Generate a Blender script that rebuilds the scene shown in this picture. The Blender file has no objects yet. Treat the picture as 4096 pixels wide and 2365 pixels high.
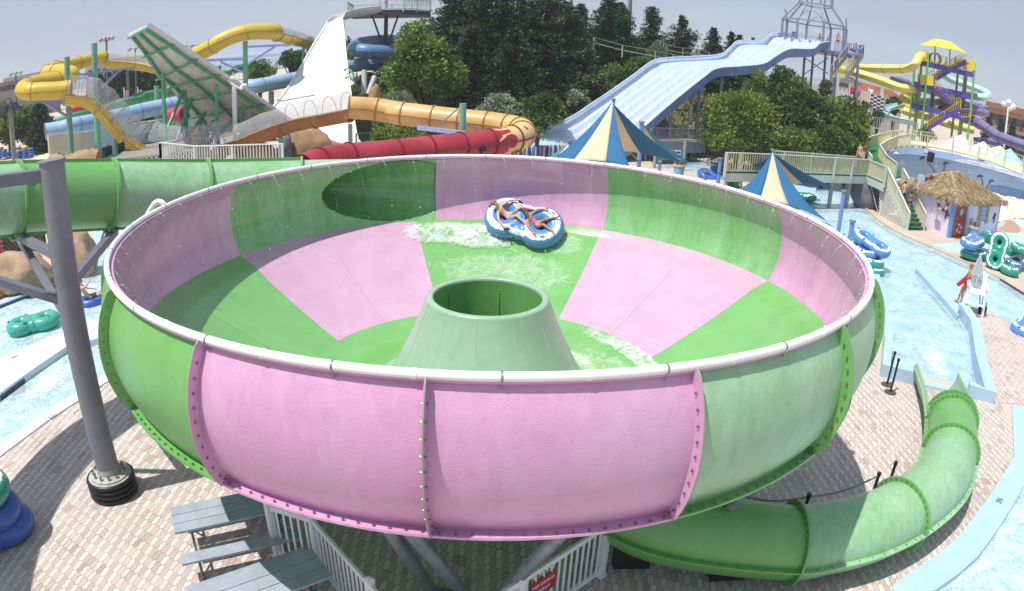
import bpy, bmesh, math, random
import numpy as np
from mathutils import Vector, Matrix
random.seed(7)
rng = np.random.default_rng(7)
S = bpy.context.scene
COL = S.collection
pi = math.pi

# ---------------------------------------------------------------- camera
FPX, PITCH, ROLL, CAMZ = 2865.5, .40692, .03598, 7.7      # focal length in photo pixels, pitch, roll, height
CROPS = {'F': (0, 0, 4096/2522), 'a': (0, 0, .54936), 'b': (700, 0, .54936), 'c': (1500, 0, .54936), 'd': (2400, 0, .54936),
         'e': (3072, 0, .54936), 'g': (3072, 600, .54936), 'h': (0, 600, .54936), 'bl': (0, 1400, .6628), 'br': (3072, 1400, .6628),
         'm': (700, 1600, .5254), 'n': (1600, 1700, .4567), 'k': (1850, 700, .24038), 'q': (3300, 480, .3434), 's': (2100, 400, .27756), 'x': (0, 0, 1)}
cp, sp, cr, sr = math.cos(PITCH), math.sin(PITCH), math.cos(ROLL), math.sin(ROLL)


def ray(c, x, y):
    ox, oy, k = CROPS[c]
    X, Y = ox + x*k - 2048, -(oy + y*k - 1365)
    X, Y = cr*X - sr*Y, sr*X + cr*Y
    r = math.hypot(X, Y) + 1e-9
    th = 2*math.asin(min(1, r/(2*FPX)))
    dx, df, du = math.sin(th)*X/r, math.cos(th), math.sin(th)*Y/r
    return Vector((dx, df*cp + du*sp, -df*sp + du*cp))


def at(c, x, y, D=None, z=None):
    """World point seen at a photo position, at horizontal distance D or at height z."""
    d = ray(c, x, y)
    t = (z - CAMZ)/d.z if z is not None else D/math.hypot(d.x, d.y)
    return Vector((0, 0, CAMZ)) + d*t


def gxy(c, pts, z=0):
    return [tuple(at(c, x, y, z=z)[:2]) for x, y in pts]


cd = bpy.data.cameras.new('camera')
cam = bpy.data.objects.new('camera', cd)
COL.objects.link(cam)
S.camera = cam
cd.type = 'PANO'
cd.panorama_type = 'FISHEYE_EQUISOLID'
cd.sensor_width = 36
cd.fisheye_lens = FPX/4096*36
cd.fisheye_fov = pi
cd.shift_y = (1365 - 1182.5)/2365
cd.clip_end = 6000
Xv, Uv, Fv = Vector((1, 0, 0)), Vector((0, sp, cp)), Vector((0, cp, -sp))
rt, up = cr*Xv + sr*Uv, -sr*Xv + cr*Uv
mw = Matrix((rt, up, -Fv)).transposed().to_4x4()
mw.translation = (0, 0, CAMZ)
cam.matrix_world = mw


# ---------------------------------------------------------------- materials
def lin(v):
    v = v/255
    return v/12.92 if v <= .04045 else ((v + .055)/1.055)**2.4


def C(r, g, b):
    return (lin(r), lin(g), lin(b), 1)


MATS = {}


def nn(nt, typ, **kw):
    n = nt.nodes.new(typ)
    for k, v in kw.items():
        if k in ('i',):
            for a, b in v.items():
                n.inputs[a].default_value = b
        else:
            setattr(n, k, v)
    return n


def newmat(name):
    m = bpy.data.materials.new(name)
    m.use_nodes = True
    nt = m.node_tree
    b = nt.nodes['Principled BSDF']
    MATS[name] = m
    return m, nt, b


def mixc(nt, fac, a, b, mode='MIX'):
    n = nt.nodes.new('ShaderNodeMix')
    n.data_type = 'RGBA'
    n.blend_type = mode
    for sock, v in ((n.inputs[0], fac), (n.inputs[6], a), (n.inputs[7], b)):
        if hasattr(v, 'is_output'):
            nt.links.new(v, sock)
        else:
            sock.default_value = v
    return n.outputs[2]


def math_(nt, op, a, b=0., c=None, clamp=False):
    n = nt.nodes.new('ShaderNodeMath')
    n.operation = op
    n.use_clamp = clamp
    for i, v in enumerate((a, b) if c is None else (a, b, c)):
        if hasattr(v, 'is_output'):
            nt.links.new(v, n.inputs[i])
        else:
            n.inputs[i].default_value = v
    return n.outputs[0]


def noise(nt, scale, detail=3, vec=None, rough=.5, dist=0):
    n = nt.nodes.new('ShaderNodeTexNoise')
    n.inputs['Scale'].default_value = scale
    n.inputs['Detail'].default_value = detail
    n.inputs['Roughness'].default_value = rough
    n.inputs['Distortion'].default_value = dist
    if vec is None:
        vec = nt.nodes.new('ShaderNodeTexCoord').outputs['Object']
    nt.links.new(vec, n.inputs['Vector'])
    return n.outputs['Fac']


def ramp(nt, fac, lo, hi):
    n = nt.nodes.new('ShaderNodeMapRange')
    n.inputs['From Min'].default_value = lo
    n.inputs['From Max'].default_value = hi
    nt.links.new(fac, n.inputs['Value'])
    return n.outputs['Result']


def mapping(nt, scale=(1, 1, 1), rot=(0, 0, 0), src='Object'):
    t = nt.nodes.new('ShaderNodeTexCoord')
    m = nt.nodes.new('ShaderNodeMapping')
    m.inputs['Scale'].default_value = scale
    m.inputs['Rotation'].default_value = rot
    nt.links.new(t.outputs[src], m.inputs['Vector'])
    return m.outputs['Vector']


def bump(nt, b, h, strength=.2, dist=.02):
    n = nt.nodes.new('ShaderNodeBump')
    n.inputs['Strength'].default_value = strength
    n.inputs['Distance'].default_value = dist
    nt.links.new(h, n.inputs['Height'])
    nt.links.new(n.outputs['Normal'], b.inputs['Normal'])


def M(name, col, rough=.5, metal=0., var=.15, scale=2., bmp=0., bscale=30., spec=.5, wear=None, wearcol=None, coat=0.):
    """General painted / weathered surface: base colour with uneven tone, optional patches of wear, fine relief."""
    if name in MATS:
        return MATS[name]
    m, nt, b = newmat(name)
    dark = tuple(v*(1 - var) for v in col[:3]) + (1,)
    light = tuple(min(1, v*(1 + var*.7)) for v in col[:3]) + (1,)
    n = noise(nt, scale, 5)
    out = mixc(nt, ramp(nt, n, .3, .7), dark, light)
    if wear:
        w = noise(nt, scale*2.3, 6, mapping(nt, (1, 1, .5)), .65)
        out = mixc(nt, math_(nt, 'MULTIPLY', ramp(nt, w, .5, .75), wear, clamp=True), out, wearcol or (.55, .55, .5, 1))
    nt.links.new(out, b.inputs['Base Color'])
    b.inputs['Roughness'].default_value = rough
    b.inputs['Metallic'].default_value = metal
    b.inputs['Specular IOR Level'].default_value = spec
    b.inputs['Coat Weight'].default_value = coat
    b.inputs['Coat Roughness'].default_value = .15
    if bmp:
        bump(nt, b, noise(nt, bscale, 4), bmp)
    return m


def fibreglass(name, col, fade=.3, fadecol=(.62, .66, .62, 1), rough=.38, lo=.35, hi=.75, grain=.25, zs=.5, sc=.9, coat=0):
    """Gel-coated fibreglass: chalky faded patches that also paint glare and wet sheen in some uses, hand-laid relief, soft gloss."""
    m, nt, b = newmat(name)
    v = mapping(nt, (1, 1, zs))
    n1 = noise(nt, sc, 6, v, .6, .4)
    n2 = noise(nt, 9, 5, mapping(nt, (1, 1, .35)), .6)
    f = math_(nt, 'ADD', math_(nt, 'MULTIPLY', ramp(nt, n1, lo, hi), .75), math_(nt, 'MULTIPLY', ramp(nt, n2, .4, .8), .25))
    f = math_(nt, 'MULTIPLY', f, fade, clamp=True)
    c1 = mixc(nt, ramp(nt, noise(nt, 2.2, 4), .3, .7), tuple(x*.9 for x in col[:3]) + (1,), col)
    dr = ramp(nt, noise(nt, 6, 5, mapping(nt, (1, 1, .09)), .62), .58, .82)
    sc2 = ramp(nt, noise(nt, 17, 3, mapping(nt, (.5, .5, 1.6)), .7, 2.5), .70, .76)
    o_ = mixc(nt, math_(nt, 'MULTIPLY', dr, .34), mixc(nt, f, c1, fadecol), tuple(x*.62 + .02 for x in col[:3]) + (1,))
    nt.links.new(mixc(nt, math_(nt, 'MULTIPLY', sc2, .3), o_, fadecol), b.inputs['Base Color'])
    nt.links.new(math_(nt, 'ADD', math_(nt, 'MULTIPLY', n2, .25), rough - .1), b.inputs['Roughness'])
    b.inputs['Specular IOR Level'].default_value = .6
    b.inputs['Coat Weight'].default_value = coat
    b.inputs['Coat Roughness'].default_value = .07
    bump(nt, b, math_(nt, 'ADD', noise(nt, 26, 5, mapping(nt, (1, 1, 2.2)), .6, .8), math_(nt, 'MULTIPLY', noise(nt, 4, 3), 1.4)), grain, .012)
    return m


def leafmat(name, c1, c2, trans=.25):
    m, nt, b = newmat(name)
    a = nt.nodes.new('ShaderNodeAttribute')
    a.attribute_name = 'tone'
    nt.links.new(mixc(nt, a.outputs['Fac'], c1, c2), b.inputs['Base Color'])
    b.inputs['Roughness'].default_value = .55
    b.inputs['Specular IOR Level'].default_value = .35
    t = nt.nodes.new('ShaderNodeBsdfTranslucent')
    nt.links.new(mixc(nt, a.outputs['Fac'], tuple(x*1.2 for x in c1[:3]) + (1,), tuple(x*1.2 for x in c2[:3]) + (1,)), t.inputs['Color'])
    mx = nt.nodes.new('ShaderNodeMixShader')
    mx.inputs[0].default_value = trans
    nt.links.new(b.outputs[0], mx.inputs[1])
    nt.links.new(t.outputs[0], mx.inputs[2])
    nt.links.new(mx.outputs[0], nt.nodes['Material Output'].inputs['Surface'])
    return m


def netmat(name, col, cover=.4, cell=.09):
    """Knotted safety net: fine strands with holes between."""
    m, nt, b = newmat(name)
    b.inputs['Base Color'].default_value = col
    b.inputs['Roughness'].default_value = .8
    tr = nt.nodes.new('ShaderNodeBsdfTransparent')
    mx = nt.nodes.new('ShaderNodeMixShader')
    n = noise(nt, 3, 3)
    nt.links.new(math_(nt, 'ADD', cover - .12, math_(nt, 'MULTIPLY', n, .24)), mx.inputs[0])
    nt.links.new(tr.outputs[0], mx.inputs[1])
    nt.links.new(b.outputs[0], mx.inputs[2])
    nt.links.new(mx.outputs[0], nt.nodes['Material Output'].inputs['Surface'])
    return m


def foammat(name, scale=6, lo=.5, hi=.62, stretch=(1, 1, 1), attr='edge', col=(.9, .93, .93, 1), op=.6):
    """White broken water; where there is no foam the sheet is clear."""
    m, nt, b = newmat(name)
    b.inputs['Base Color'].default_value = col
    b.inputs['Roughness'].default_value = .5
    v = mapping(nt, stretch)
    n = noise(nt, scale, 8, v, .7, 1.2)
    a = nt.nodes.new('ShaderNodeAttribute')
    a.attribute_name = attr
    f = math_(nt, 'ADD', n, math_(nt, 'MULTIPLY', math_(nt, 'SUBTRACT', a.outputs['Fac'], 1), .35))
    n.node.inputs['Roughness'].default_value = .72
    tr = nt.nodes.new('ShaderNodeBsdfTransparent')
    mx = nt.nodes.new('ShaderNodeMixShader')
    nt.links.new(math_(nt, 'MULTIPLY', ramp(nt, f, lo, hi), op, clamp=True), mx.inputs[0])
    nt.links.new(tr.outputs[0], mx.inputs[1])
    nt.links.new(b.outputs[0], mx.inputs[2])
    nt.links.new(mx.outputs[0], nt.nodes['Material Output'].inputs['Surface'])
    bump(nt, b, n, .6, .03)
    return m


# ---------------------------------------------------------------- mesh building
def V(p):
    return Vector(p)


class MB:
    def __init__(s):
        s.v, s.f, s.mi, s.attr = [], [], [], {}

    def add(s, vs, fs, mi=0):
        o = len(s.v)
        s.v += [tuple(p) for p in vs]
        s.f += [tuple(i + o for i in f) for f in fs]
        s.mi += [mi]*len(fs)
        return s

    def box(s, c, size, rot=None, mi=0):
        hx, hy, hz = (t/2 for t in size)
        vs = [Vector((x, y, z)) for z in (-hz, hz) for x, y in ((-hx, -hy), (hx, -hy), (hx, hy), (-hx, hy))]
        if rot is not None:
            if not isinstance(rot, Matrix):
                rot = Matrix.Rotation(rot, 3, 'Z')
            vs = [rot @ p for p in vs]
        c = Vector(c)
        return s.add([p + c for p in vs], [(3, 2, 1, 0), (4, 5, 6, 7), (0, 1, 5, 4), (1, 2, 6, 5), (2, 3, 7, 6), (3, 0, 4, 7)], mi)

    def beam(s, p, q, w, h=None, mi=0, upv=(0, 0, 1), ext=0):
        p, q = Vector(p), Vector(q)
        h = h or w
        d = (q - p)
        L = d.length
        if L < 1e-6:
            return s
        d /= L
        u = Vector(upv)
        if abs(d.dot(u)) > .98:
            u = Vector((0, 1, 0)) if abs(d.y) < .9 else Vector((1, 0, 0))
        x = d.cross(u).normalized()
        y = x.cross(d)
        return s.box((p + q)/2, (w, L + ext, h), Matrix((x, d, y)).transposed(), mi)

    def tube(s, path, r, seg=12, mi=0, a0=0, a1=2*pi, caps=True, frames=None, closed=False, upv=(0, 0, 1)):
        """Swept circle (or part of one: angles measured from the right-hand side, 90 degrees is up)."""
        path = [Vector(p) for p in path]
        n = len(path)
        full = abs(a1 - a0 - 2*pi) < 1e-6
        m = seg if full else seg + 1
        vs = []
        for i, p in enumerate(path):
            t = (path[(i + 1) % n] - path[i - 1]) if closed else (path[min(i + 1, n - 1)] - path[max(i - 1, 0)])
            t.normalize()
            u = Vector(upv)
            if abs(t.dot(u)) > .97:
                u = Vector((0, 1, 0)) if abs(t.y) < .9 else Vector((1, 0, 0))
            x = t.cross(u).normalized()
            y = x.cross(t)
            rr = r[i] if hasattr(r, '__len__') else r
            for j in range(m):
                a = a0 + (a1 - a0)*j/seg
                vs.append(p + x*(math.cos(a)*rr) + y*(math.sin(a)*rr))
        fs = []
        for i in range(n if closed else n - 1):
            i2 = (i + 1) % n
            for j in range(m if full else m - 1):
                j2 = (j + 1) % m
                fs.append((i*m + j, i*m + j2, i2*m + j2, i2*m + j))
        if caps and full and not closed:
            fs.append(tuple(range(m))[::-1])
            fs.append(tuple(range((n - 1)*m, n*m)))
        return s.add(vs, fs, mi)

    def rod(s, p, q, r, seg=8, mi=0, r2=None):
        return s.tube([p, q], [r, r if r2 is None else r2], seg, mi)

    def lathe(s, prof, seg=24, c=(0, 0, 0), a0=0, a1=2*pi, mi=0, closed_prof=False):
        full = abs(a1 - a0 - 2*pi) < 1e-6
        m = seg if full else seg + 1
        vs = []
        for r, z in prof:
            for j in range(m):
                a = a0 + (a1 - a0)*j/seg
                vs.append((c[0] + r*math.cos(a), c[1] + r*math.sin(a), c[2] + z))
        fs = []
        k = len(prof)
        for i in range(k if closed_prof else k - 1):
            i2 = (i + 1) % k
            for j in range(m if full else m - 1):
                j2 = (j + 1) % m
                fs.append((i*m + j, i*m + j2, i2*m + j2, i2*m + j))
        return s.add(vs, fs, mi)

    def grid(s, rows, mi=0, wrap=False):
        n, m = len(rows), len(rows[0])
        fs = []
        for i in range(n - 1):
            for j in range(m if wrap else m - 1):
                j2 = (j + 1) % m
                fs.append((i*m + j, i*m + j2, (i + 1)*m + j2, (i + 1)*m + j))
        return s.add([p for r in rows for p in r], fs, mi)

    def ball(s, c, r, seg=12, mi=0, rot=None):
        r = r if hasattr(r, '__len__') else (r, r, r)
        rows = max(4, seg//2)
        vs, fs = [], []
        for i in range(rows + 1):
            th = pi*i/rows
            for j in range(seg):
                ph = 2*pi*j/seg
                p = Vector((r[0]*math.sin(th)*math.cos(ph), r[1]*math.sin(th)*math.sin(ph), r[2]*math.cos(th)))
                if rot is not None:
                    p = rot @ p
                vs.append(p + Vector(c))
        for i in range(rows):
            for j in range(seg):
                j2 = (j + 1) % seg
                fs.append((i*seg + j, (i + 1)*seg + j, (i + 1)*seg + j2, i*seg + j2))
        return s.add(vs, fs, mi)

    def poly(s, pts, mi=0):
        return s.add(pts, [tuple(range(len(pts)))], mi)

    def prism(s, pts, z0, z1, mi=0):
        n = len(pts)
        vs = [(p[0], p[1], z0) for p in pts] + [(p[0], p[1], z1) for p in pts]
        fs = [tuple(range(n))[::-1], tuple(range(n, 2*n))] + [(i, (i + 1) % n, n + (i + 1) % n, n + i) for i in range(n)]
        return s.add(vs, fs, mi)

    def build(s, name, mats, parent=None, smooth=None, world=True, solid=None, bevel=None, offset=0.):
        me = bpy.data.meshes.new(name)
        vs = s.v
        if parent is not None and world:
            o = base_of(parent)
            vs = [(p[0] - o.x, p[1] - o.y, p[2] - o.z) for p in vs]
        me.from_pydata(vs, [], s.f)
        for m in (mats if isinstance(mats, (list, tuple)) else [mats]):
            me.materials.append(m)
        if any(s.mi):
            me.polygons.foreach_set('material_index', s.mi)
        for k, a in s.attr.items():
            at_ = me.attributes.new(k, 'FLOAT', 'POINT')
            at_.data.foreach_set('value', a)
        if smooth is not None:
            me.polygons.foreach_set('use_smooth', [True]*len(me.polygons))
            if smooth < 180:
                me.set_sharp_from_angle(angle=math.radians(smooth))
        me.update()
        ob = bpy.data.objects.new(name, me)
        COL.objects.link(ob)
        if parent is not None:
            ob.parent = parent
        if solid:
            md = ob.modifiers.new('thickness', 'SOLIDIFY')
            md.thickness = solid
            md.offset = offset
        if bevel:
            md = ob.modifiers.new('bevel', 'BEVEL')
            md.width = bevel
            md.segments = 2
            md.limit_method = 'ANGLE'
        return ob


def base_of(o):
    p = Vector((0, 0, 0))
    while o is not None:
        p = p + o.location
        o = o.parent
    return p


def tag(o, label=None, cat=None, group=None, kind=None):
    if label:
        o['label'] = label
    if cat:
        o['category'] = cat
    if group:
        o['group'] = group
    if kind:
        o['kind'] = kind
    return o


def thing(name, label, cat, loc=(0, 0, 0), rz=0, group=None):
    o = bpy.data.objects.new(name, None)
    COL.objects.link(o)
    o.location = loc
    o.rotation_euler = (0, 0, rz)
    o.empty_display_size = .2
    return tag(o, label, cat, group)


def part(name, mb, mat, parent, **kw):
    return mb.build(name, mat, parent, **kw)


def copy_tree(o, parent=None, loc=None, rot=None, label=None, scale=None):
    c = o.copy()
    COL.objects.link(c)
    c.parent = parent
    if loc is not None:
        c.location = loc
    if rot is not None:
        c.rotation_euler = rot if hasattr(rot, '__len__') else (0, 0, rot)
    if scale is not None:
        c.scale = (scale,)*3
    if label:
        c['label'] = label
    for ch in list(o.children):
        copy_tree(ch, c)
    return c


def spline(pts, n=8, closed=False):
    P = [Vector(p) for p in pts]
    out = []
    N = len(P)
    for i in range(N if closed else N - 1):
        if closed:
            p0, p1, p2, p3 = P[i - 1], P[i], P[(i + 1) % N], P[(i + 2) % N]
        else:
            p0, p1, p2, p3 = P[max(i - 1, 0)], P[i], P[i + 1], P[min(i + 2, N - 1)]
        for k in range(n):
            t = k/n
            out.append(.5*((2*p1) + (p2 - p0)*t + (2*p0 - 5*p1 + 4*p2 - p3)*t*t + (3*p1 - p0 - 3*p2 + p3)*t**3))
    if not closed:
        out.append(P[-1].copy())
    return out


def resample(path, step):
    path = [Vector(p) for p in path]
    d = [0]
    for i in range(1, len(path)):
        d.append(d[-1] + (path[i] - path[i - 1]).length)
    n = max(1, round(d[-1]/step))
    out, j = [], 0
    for k in range(n + 1):
        t = d[-1]*k/n
        while j < len(d) - 2 and d[j + 1] < t:
            j += 1
        w = (t - d[j])/max(1e-9, d[j + 1] - d[j])
        out.append(path[j].lerp(path[j + 1], min(1, w)))
    return out


def bake(ob):
    dg = bpy.context.evaluated_depsgraph_get()
    dg.update()
    me = bpy.data.meshes.new_from_object(ob.evaluated_get(dg))
    ob.modifiers.clear()
    ob.data = me
    return ob


def flat2d(name, loops, z0, z1, mat, kind='structure', label=None):
    """Slab with straight sides from outline loops; inner loops become holes."""
    cu = bpy.data.curves.new(name, 'CURVE')
    cu.dimensions = '2D'
    cu.fill_mode = 'BOTH'
    for lp in loops:
        spn = cu.splines.new('POLY')
        spn.points.add(len(lp) - 1)
        for i, p in enumerate(lp):
            spn.points[i].co = (p[0], p[1], 0, 1)
        spn.use_cyclic_u = True
    cu.extrude = (z1 - z0)/2
    tmp = bpy.data.objects.new(name, cu)
    COL.objects.link(tmp)
    dg = bpy.context.evaluated_depsgraph_get()
    me = bpy.data.meshes.new_from_object(tmp.evaluated_get(dg))
    bpy.data.objects.remove(tmp)
    ob = bpy.data.objects.new(name, me)
    COL.objects.link(ob)
    ob.location.z = (z0 + z1)/2
    me.materials.clear()
    me.materials.append(mat)
    return tag(ob, label, None, None, kind)


def band(path, w, z0, z1, mb, side=0, mi=0, closed=False):
    """Kerb with rectangular section along a ground path; side -1/0/1 puts it left of / on / right of the path."""
    P = [Vector((p[0], p[1], 0)) for p in path]
    n = len(P)
    rows = []
    for i, p in enumerate(P):
        t = (P[(i + 1) % n] - P[i - 1]) if closed else (P[min(i + 1, n - 1)] - P[max(i - 1, 0)])
        t.normalize()
        nrm = Vector((t.y, -t.x, 0))
        a, b = p + nrm*(w*(side - 1)/2), p + nrm*(w*(side + 1)/2)
        rows.append([(a.x, a.y, z0), (a.x, a.y, z1), (b.x, b.y, z1), (b.x, b.y, z0)])
    if closed:
        rows.append(rows[0])
    mb.grid(rows, mi, wrap=True)
    if not closed:
        mb.poly(rows[0][::-1], mi)
        mb.poly(rows[-1], mi)
    return mb


def text_part(s, parent, M4, size, mat, name='lettering', extrude=.002, align='CENTER'):
    cu = bpy.data.curves.new(name, 'FONT')
    cu.body = s
    cu.size = size
    cu.align_x = align
    cu.align_y = 'CENTER'
    cu.extrude = extrude
    tmp = bpy.data.objects.new(name, cu)
    COL.objects.link(tmp)
    dg = bpy.context.evaluated_depsgraph_get()
    me = bpy.data.meshes.new_from_object(tmp.evaluated_get(dg))
    bpy.data.objects.remove(tmp)
    o = base_of(parent) if parent is not None else Vector((0, 0, 0))
    me.transform(Matrix.Translation(-o) @ M4)
    me.materials.clear()
    me.materials.append(mat)
    ob = bpy.data.objects.new(name, me)
    COL.objects.link(ob)
    ob.parent = parent
    return ob


def frame(o, x, y):
    """4x4 placement with origin o, x axis and y axis given."""
    x, y = Vector(x).normalized(), Vector(y)
    z = x.cross(y).normalized()
    y = z.cross(x)
    m = Matrix((x, y, z)).transposed().to_4x4()
    m.translation = Vector(o)
    return m
# ---------------------------------------------------------------- light and sky
SUN_T = Vector((-.38, -.25, 1)).normalized()           # towards the sun
sd = bpy.data.lights.new('sun', 'SUN')
sd.energy = 3.7
sd.angle = math.radians(.53)
sd.color = (1, .955, .89)
so = bpy.data.objects.new('sun', sd)
COL.objects.link(so)
so.rotation_euler = SUN_T.to_track_quat('Z', 'Y').to_euler()
w = bpy.data.worlds.new('World')
S.world = w
w.use_nodes = True
nt = w.node_tree
sky = nt.nodes.new('ShaderNodeTexSky')
sky.sky_type = 'NISHITA'
sky.sun_disc = False
sky.sun_elevation = math.asin(SUN_T.z)
sky.sun_rotation = math.atan2(SUN_T.x, SUN_T.y)
sky.altitude = 0
sky.air_density = 1.0
sky.dust_density = .7
sky.ozone_density = 3.0
bg = nt.nodes['Background']
# thin summer cloud veil
tc = nt.nodes.new('ShaderNodeTexCoord')
mp = nt.nodes.new('ShaderNodeMapping')
mp.inputs['Scale'].default_value = (1, 1, 5)
nt.links.new(tc.outputs['Generated'], mp.inputs['Vector'])
cn = noise(nt, 3.2, 6, mp.outputs['Vector'], .55, .3)
hs = nt.nodes.new('ShaderNodeHueSaturation')
hs.inputs['Saturation'].default_value = .95
nt.links.new(sky.outputs[0], hs.inputs['Color'])
cl = mixc(nt, math_(nt, 'ADD', .60, math_(nt, 'MULTIPLY', ramp(nt, cn, .42, .75), .5), clamp=True), hs.outputs[0], (3.75, 4.1, 5.1, 1))
nt.links.new(cl, bg.inputs['Color'])
bg.inputs['Strength'].default_value = .10
S.view_settings.view_transform = 'Standard'
S.view_settings.look = 'None'
S.view_settings.exposure = .37
S.view_settings.gamma = 1
S.view_settings.use_curve_mapping = False
S.cycles.max_bounces = 8
S.cycles.transparent_max_bounces = 16
S.cycles.use_denoising = True
S.cycles.caustics_reflective = False
S.cycles.caustics_refractive = False
S.cycles.sample_clamp_indirect = 6
S.cycles.blur_glossy = .5
# ---------------------------------------------------------------- ground, water, decks
def paver_mat():
    m, nt, b = newmat('pavers')
    v = mapping(nt, (1, 1, 1), (0, 0, -math.radians(66)))
    sx = nt.nodes.new('ShaderNodeSeparateXYZ')
    nt.links.new(v, sx.inputs[0])
    u0, v0 = math_(nt, 'MULTIPLY', sx.outputs[0], 1/.225), math_(nt, 'MULTIPLY', sx.outputs[1], 1/.112)
    w1 = noise(nt, 1.1, 2, v)
    vv = math_(nt, 'ADD', v0, math_(nt, 'MULTIPLY', math_(nt, 'SINE', math_(nt, 'MULTIPLY', u0, 2*pi)), .17))
    uu = math_(nt, 'ADD', u0, math_(nt, 'MULTIPLY', math_(nt, 'SINE', math_(nt, 'MULTIPLY', v0, 2*pi)), .07))
    fu, fv = math_(nt, 'FLOOR', uu), math_(nt, 'FLOOR', vv)
    cx = nt.nodes.new('ShaderNodeCombineXYZ')
    nt.links.new(fu, cx.inputs[0])
    nt.links.new(fv, cx.inputs[1])
    wn = nt.nodes.new('ShaderNodeTexWhiteNoise')
    wn.noise_dimensions = '2D'
    nt.links.new(cx.outputs[0], wn.inputs['Vector'])
    par = math_(nt, 'PINGPONG', math_(nt, 'ADD', math_(nt, 'ADD', fu, fv), 1000), 1)
    pink = mixc(nt, wn.outputs['Value'], C(184, 164, 158), C(200, 182, 175))
    cream = mixc(nt, wn.outputs['Value'], C(198, 192, 184), C(212, 206, 198))
    col = mixc(nt, par, pink, cream)
    # a few odd dark or ochre replacement pavers
    odd = math_(nt, 'GREATER_THAN', wn.outputs['Value'], .965)
    col = mixc(nt, math_(nt, 'MULTIPLY', odd, .6), col, C(150, 124, 104))
    # redder, darker bed towards the pool on the left
    big = noise(nt, .16, 3)
    col = mixc(nt, math_(nt, 'MULTIPLY', ramp(nt, big, .58, .75), .35, clamp=True), col, mixc(nt, par, C(156, 118, 110), C(184, 172, 158)))
    # joints
    eu = math_(nt, 'PINGPONG', math_(nt, 'ADD', uu, 500), .5)
    ev = math_(nt, 'PINGPONG', math_(nt, 'ADD', vv, 500), .5)
    j = math_(nt, 'MINIMUM', math_(nt, 'MULTIPLY', eu, .225), math_(nt, 'MULTIPLY', ev, .112))
    jl = math_(nt, 'LESS_THAN', j, .0075)
    dirt = noise(nt, 1.7, 5)
    col = mixc(nt, math_(nt, 'MULTIPLY', jl, math_(nt, 'ADD', .35, math_(nt, 'MULTIPLY', ramp(nt, dirt, .4, .7), .5))), col, C(104, 94, 86))
    # stains
    st = noise(nt, .55, 6, None, .65)
    col = mixc(nt, math_(nt, 'MULTIPLY', ramp(nt, st, .53, .75), .5, clamp=True), col, C(120, 108, 98))
    nt.links.new(col, b.inputs['Base Color'])
    b.inputs['Roughness'].default_value = .8
    bump(nt, b, math_(nt, 'MULTIPLY', math_(nt, 'MINIMUM', j, .01), 60), .35, .006)
    return m


def water_mat(name, tint, foam=0., rip=5., strength=.25, churn_caustic_scale=2.):
    m, nt, b = newmat(name)
    v = mapping(nt, (1, 1, 1))
    n1, n2 = noise(nt, rip, 4, v, .6, .6), noise(nt, rip*.28, 2, v)
    h = math_(nt, 'ADD', n1, math_(nt, 'MULTIPLY', n2, 1.5))
    gl = nt.nodes.new('ShaderNodeBsdfGlossy')
    gl.inputs['Roughness'].default_value = .06
    tr = nt.nodes.new('ShaderNodeBsdfTransparent')
    tr.inputs['Color'].default_value = tint
    fr = nt.nodes.new('ShaderNodeFresnel')
    fr.inputs['IOR'].default_value = 1.33
    bm = nt.nodes.new('ShaderNodeBump')
    bm.inputs['Strength'].default_value = strength
    bm.inputs['Distance'].default_value = .08
    nt.links.new(h, bm.inputs['Height'])
    nt.links.new(bm.outputs[0], gl.inputs['Normal'])
    nt.links.new(bm.outputs[0], fr.inputs['Normal'])
    mx = nt.nodes.new('ShaderNodeMixShader')
    nt.links.new(fr.outputs[0], mx.inputs[0])
    nt.links.new(tr.outputs[0], mx.inputs[1])
    nt.links.new(gl.outputs[0], mx.inputs[2])
    # thin milky churn, with caustic light lines painted into the water colour
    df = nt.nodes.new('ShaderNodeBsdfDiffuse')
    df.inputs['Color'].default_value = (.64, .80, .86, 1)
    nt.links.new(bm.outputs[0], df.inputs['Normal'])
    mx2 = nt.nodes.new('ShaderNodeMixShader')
    rid = math_(nt, 'ABSOLUTE', math_(nt, 'SUBTRACT', noise(nt, churn_caustic_scale*1.6, 4, v, .55, 1.6), .5))
    caustic_web = math_(nt, 'SUBTRACT', 1, ramp(nt, rid, 0., .06), clamp=True)
    churn = math_(nt, 'ADD', .62, math_(nt, 'MULTIPLY', ramp(nt, noise(nt, churn_caustic_scale, 6, v, .62, .8), .32, .75), .75))
    nt.links.new(math_(nt, 'MULTIPLY', math_(nt, 'ADD', math_(nt, 'MULTIPLY', caustic_web, .5), churn), foam, clamp=True), mx2.inputs[0])
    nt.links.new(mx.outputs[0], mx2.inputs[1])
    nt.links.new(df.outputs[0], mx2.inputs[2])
    nt.links.new(mx2.outputs[0], nt.nodes['Material Output'].inputs['Surface'])
    nt.nodes.remove(b)
    return m


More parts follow.
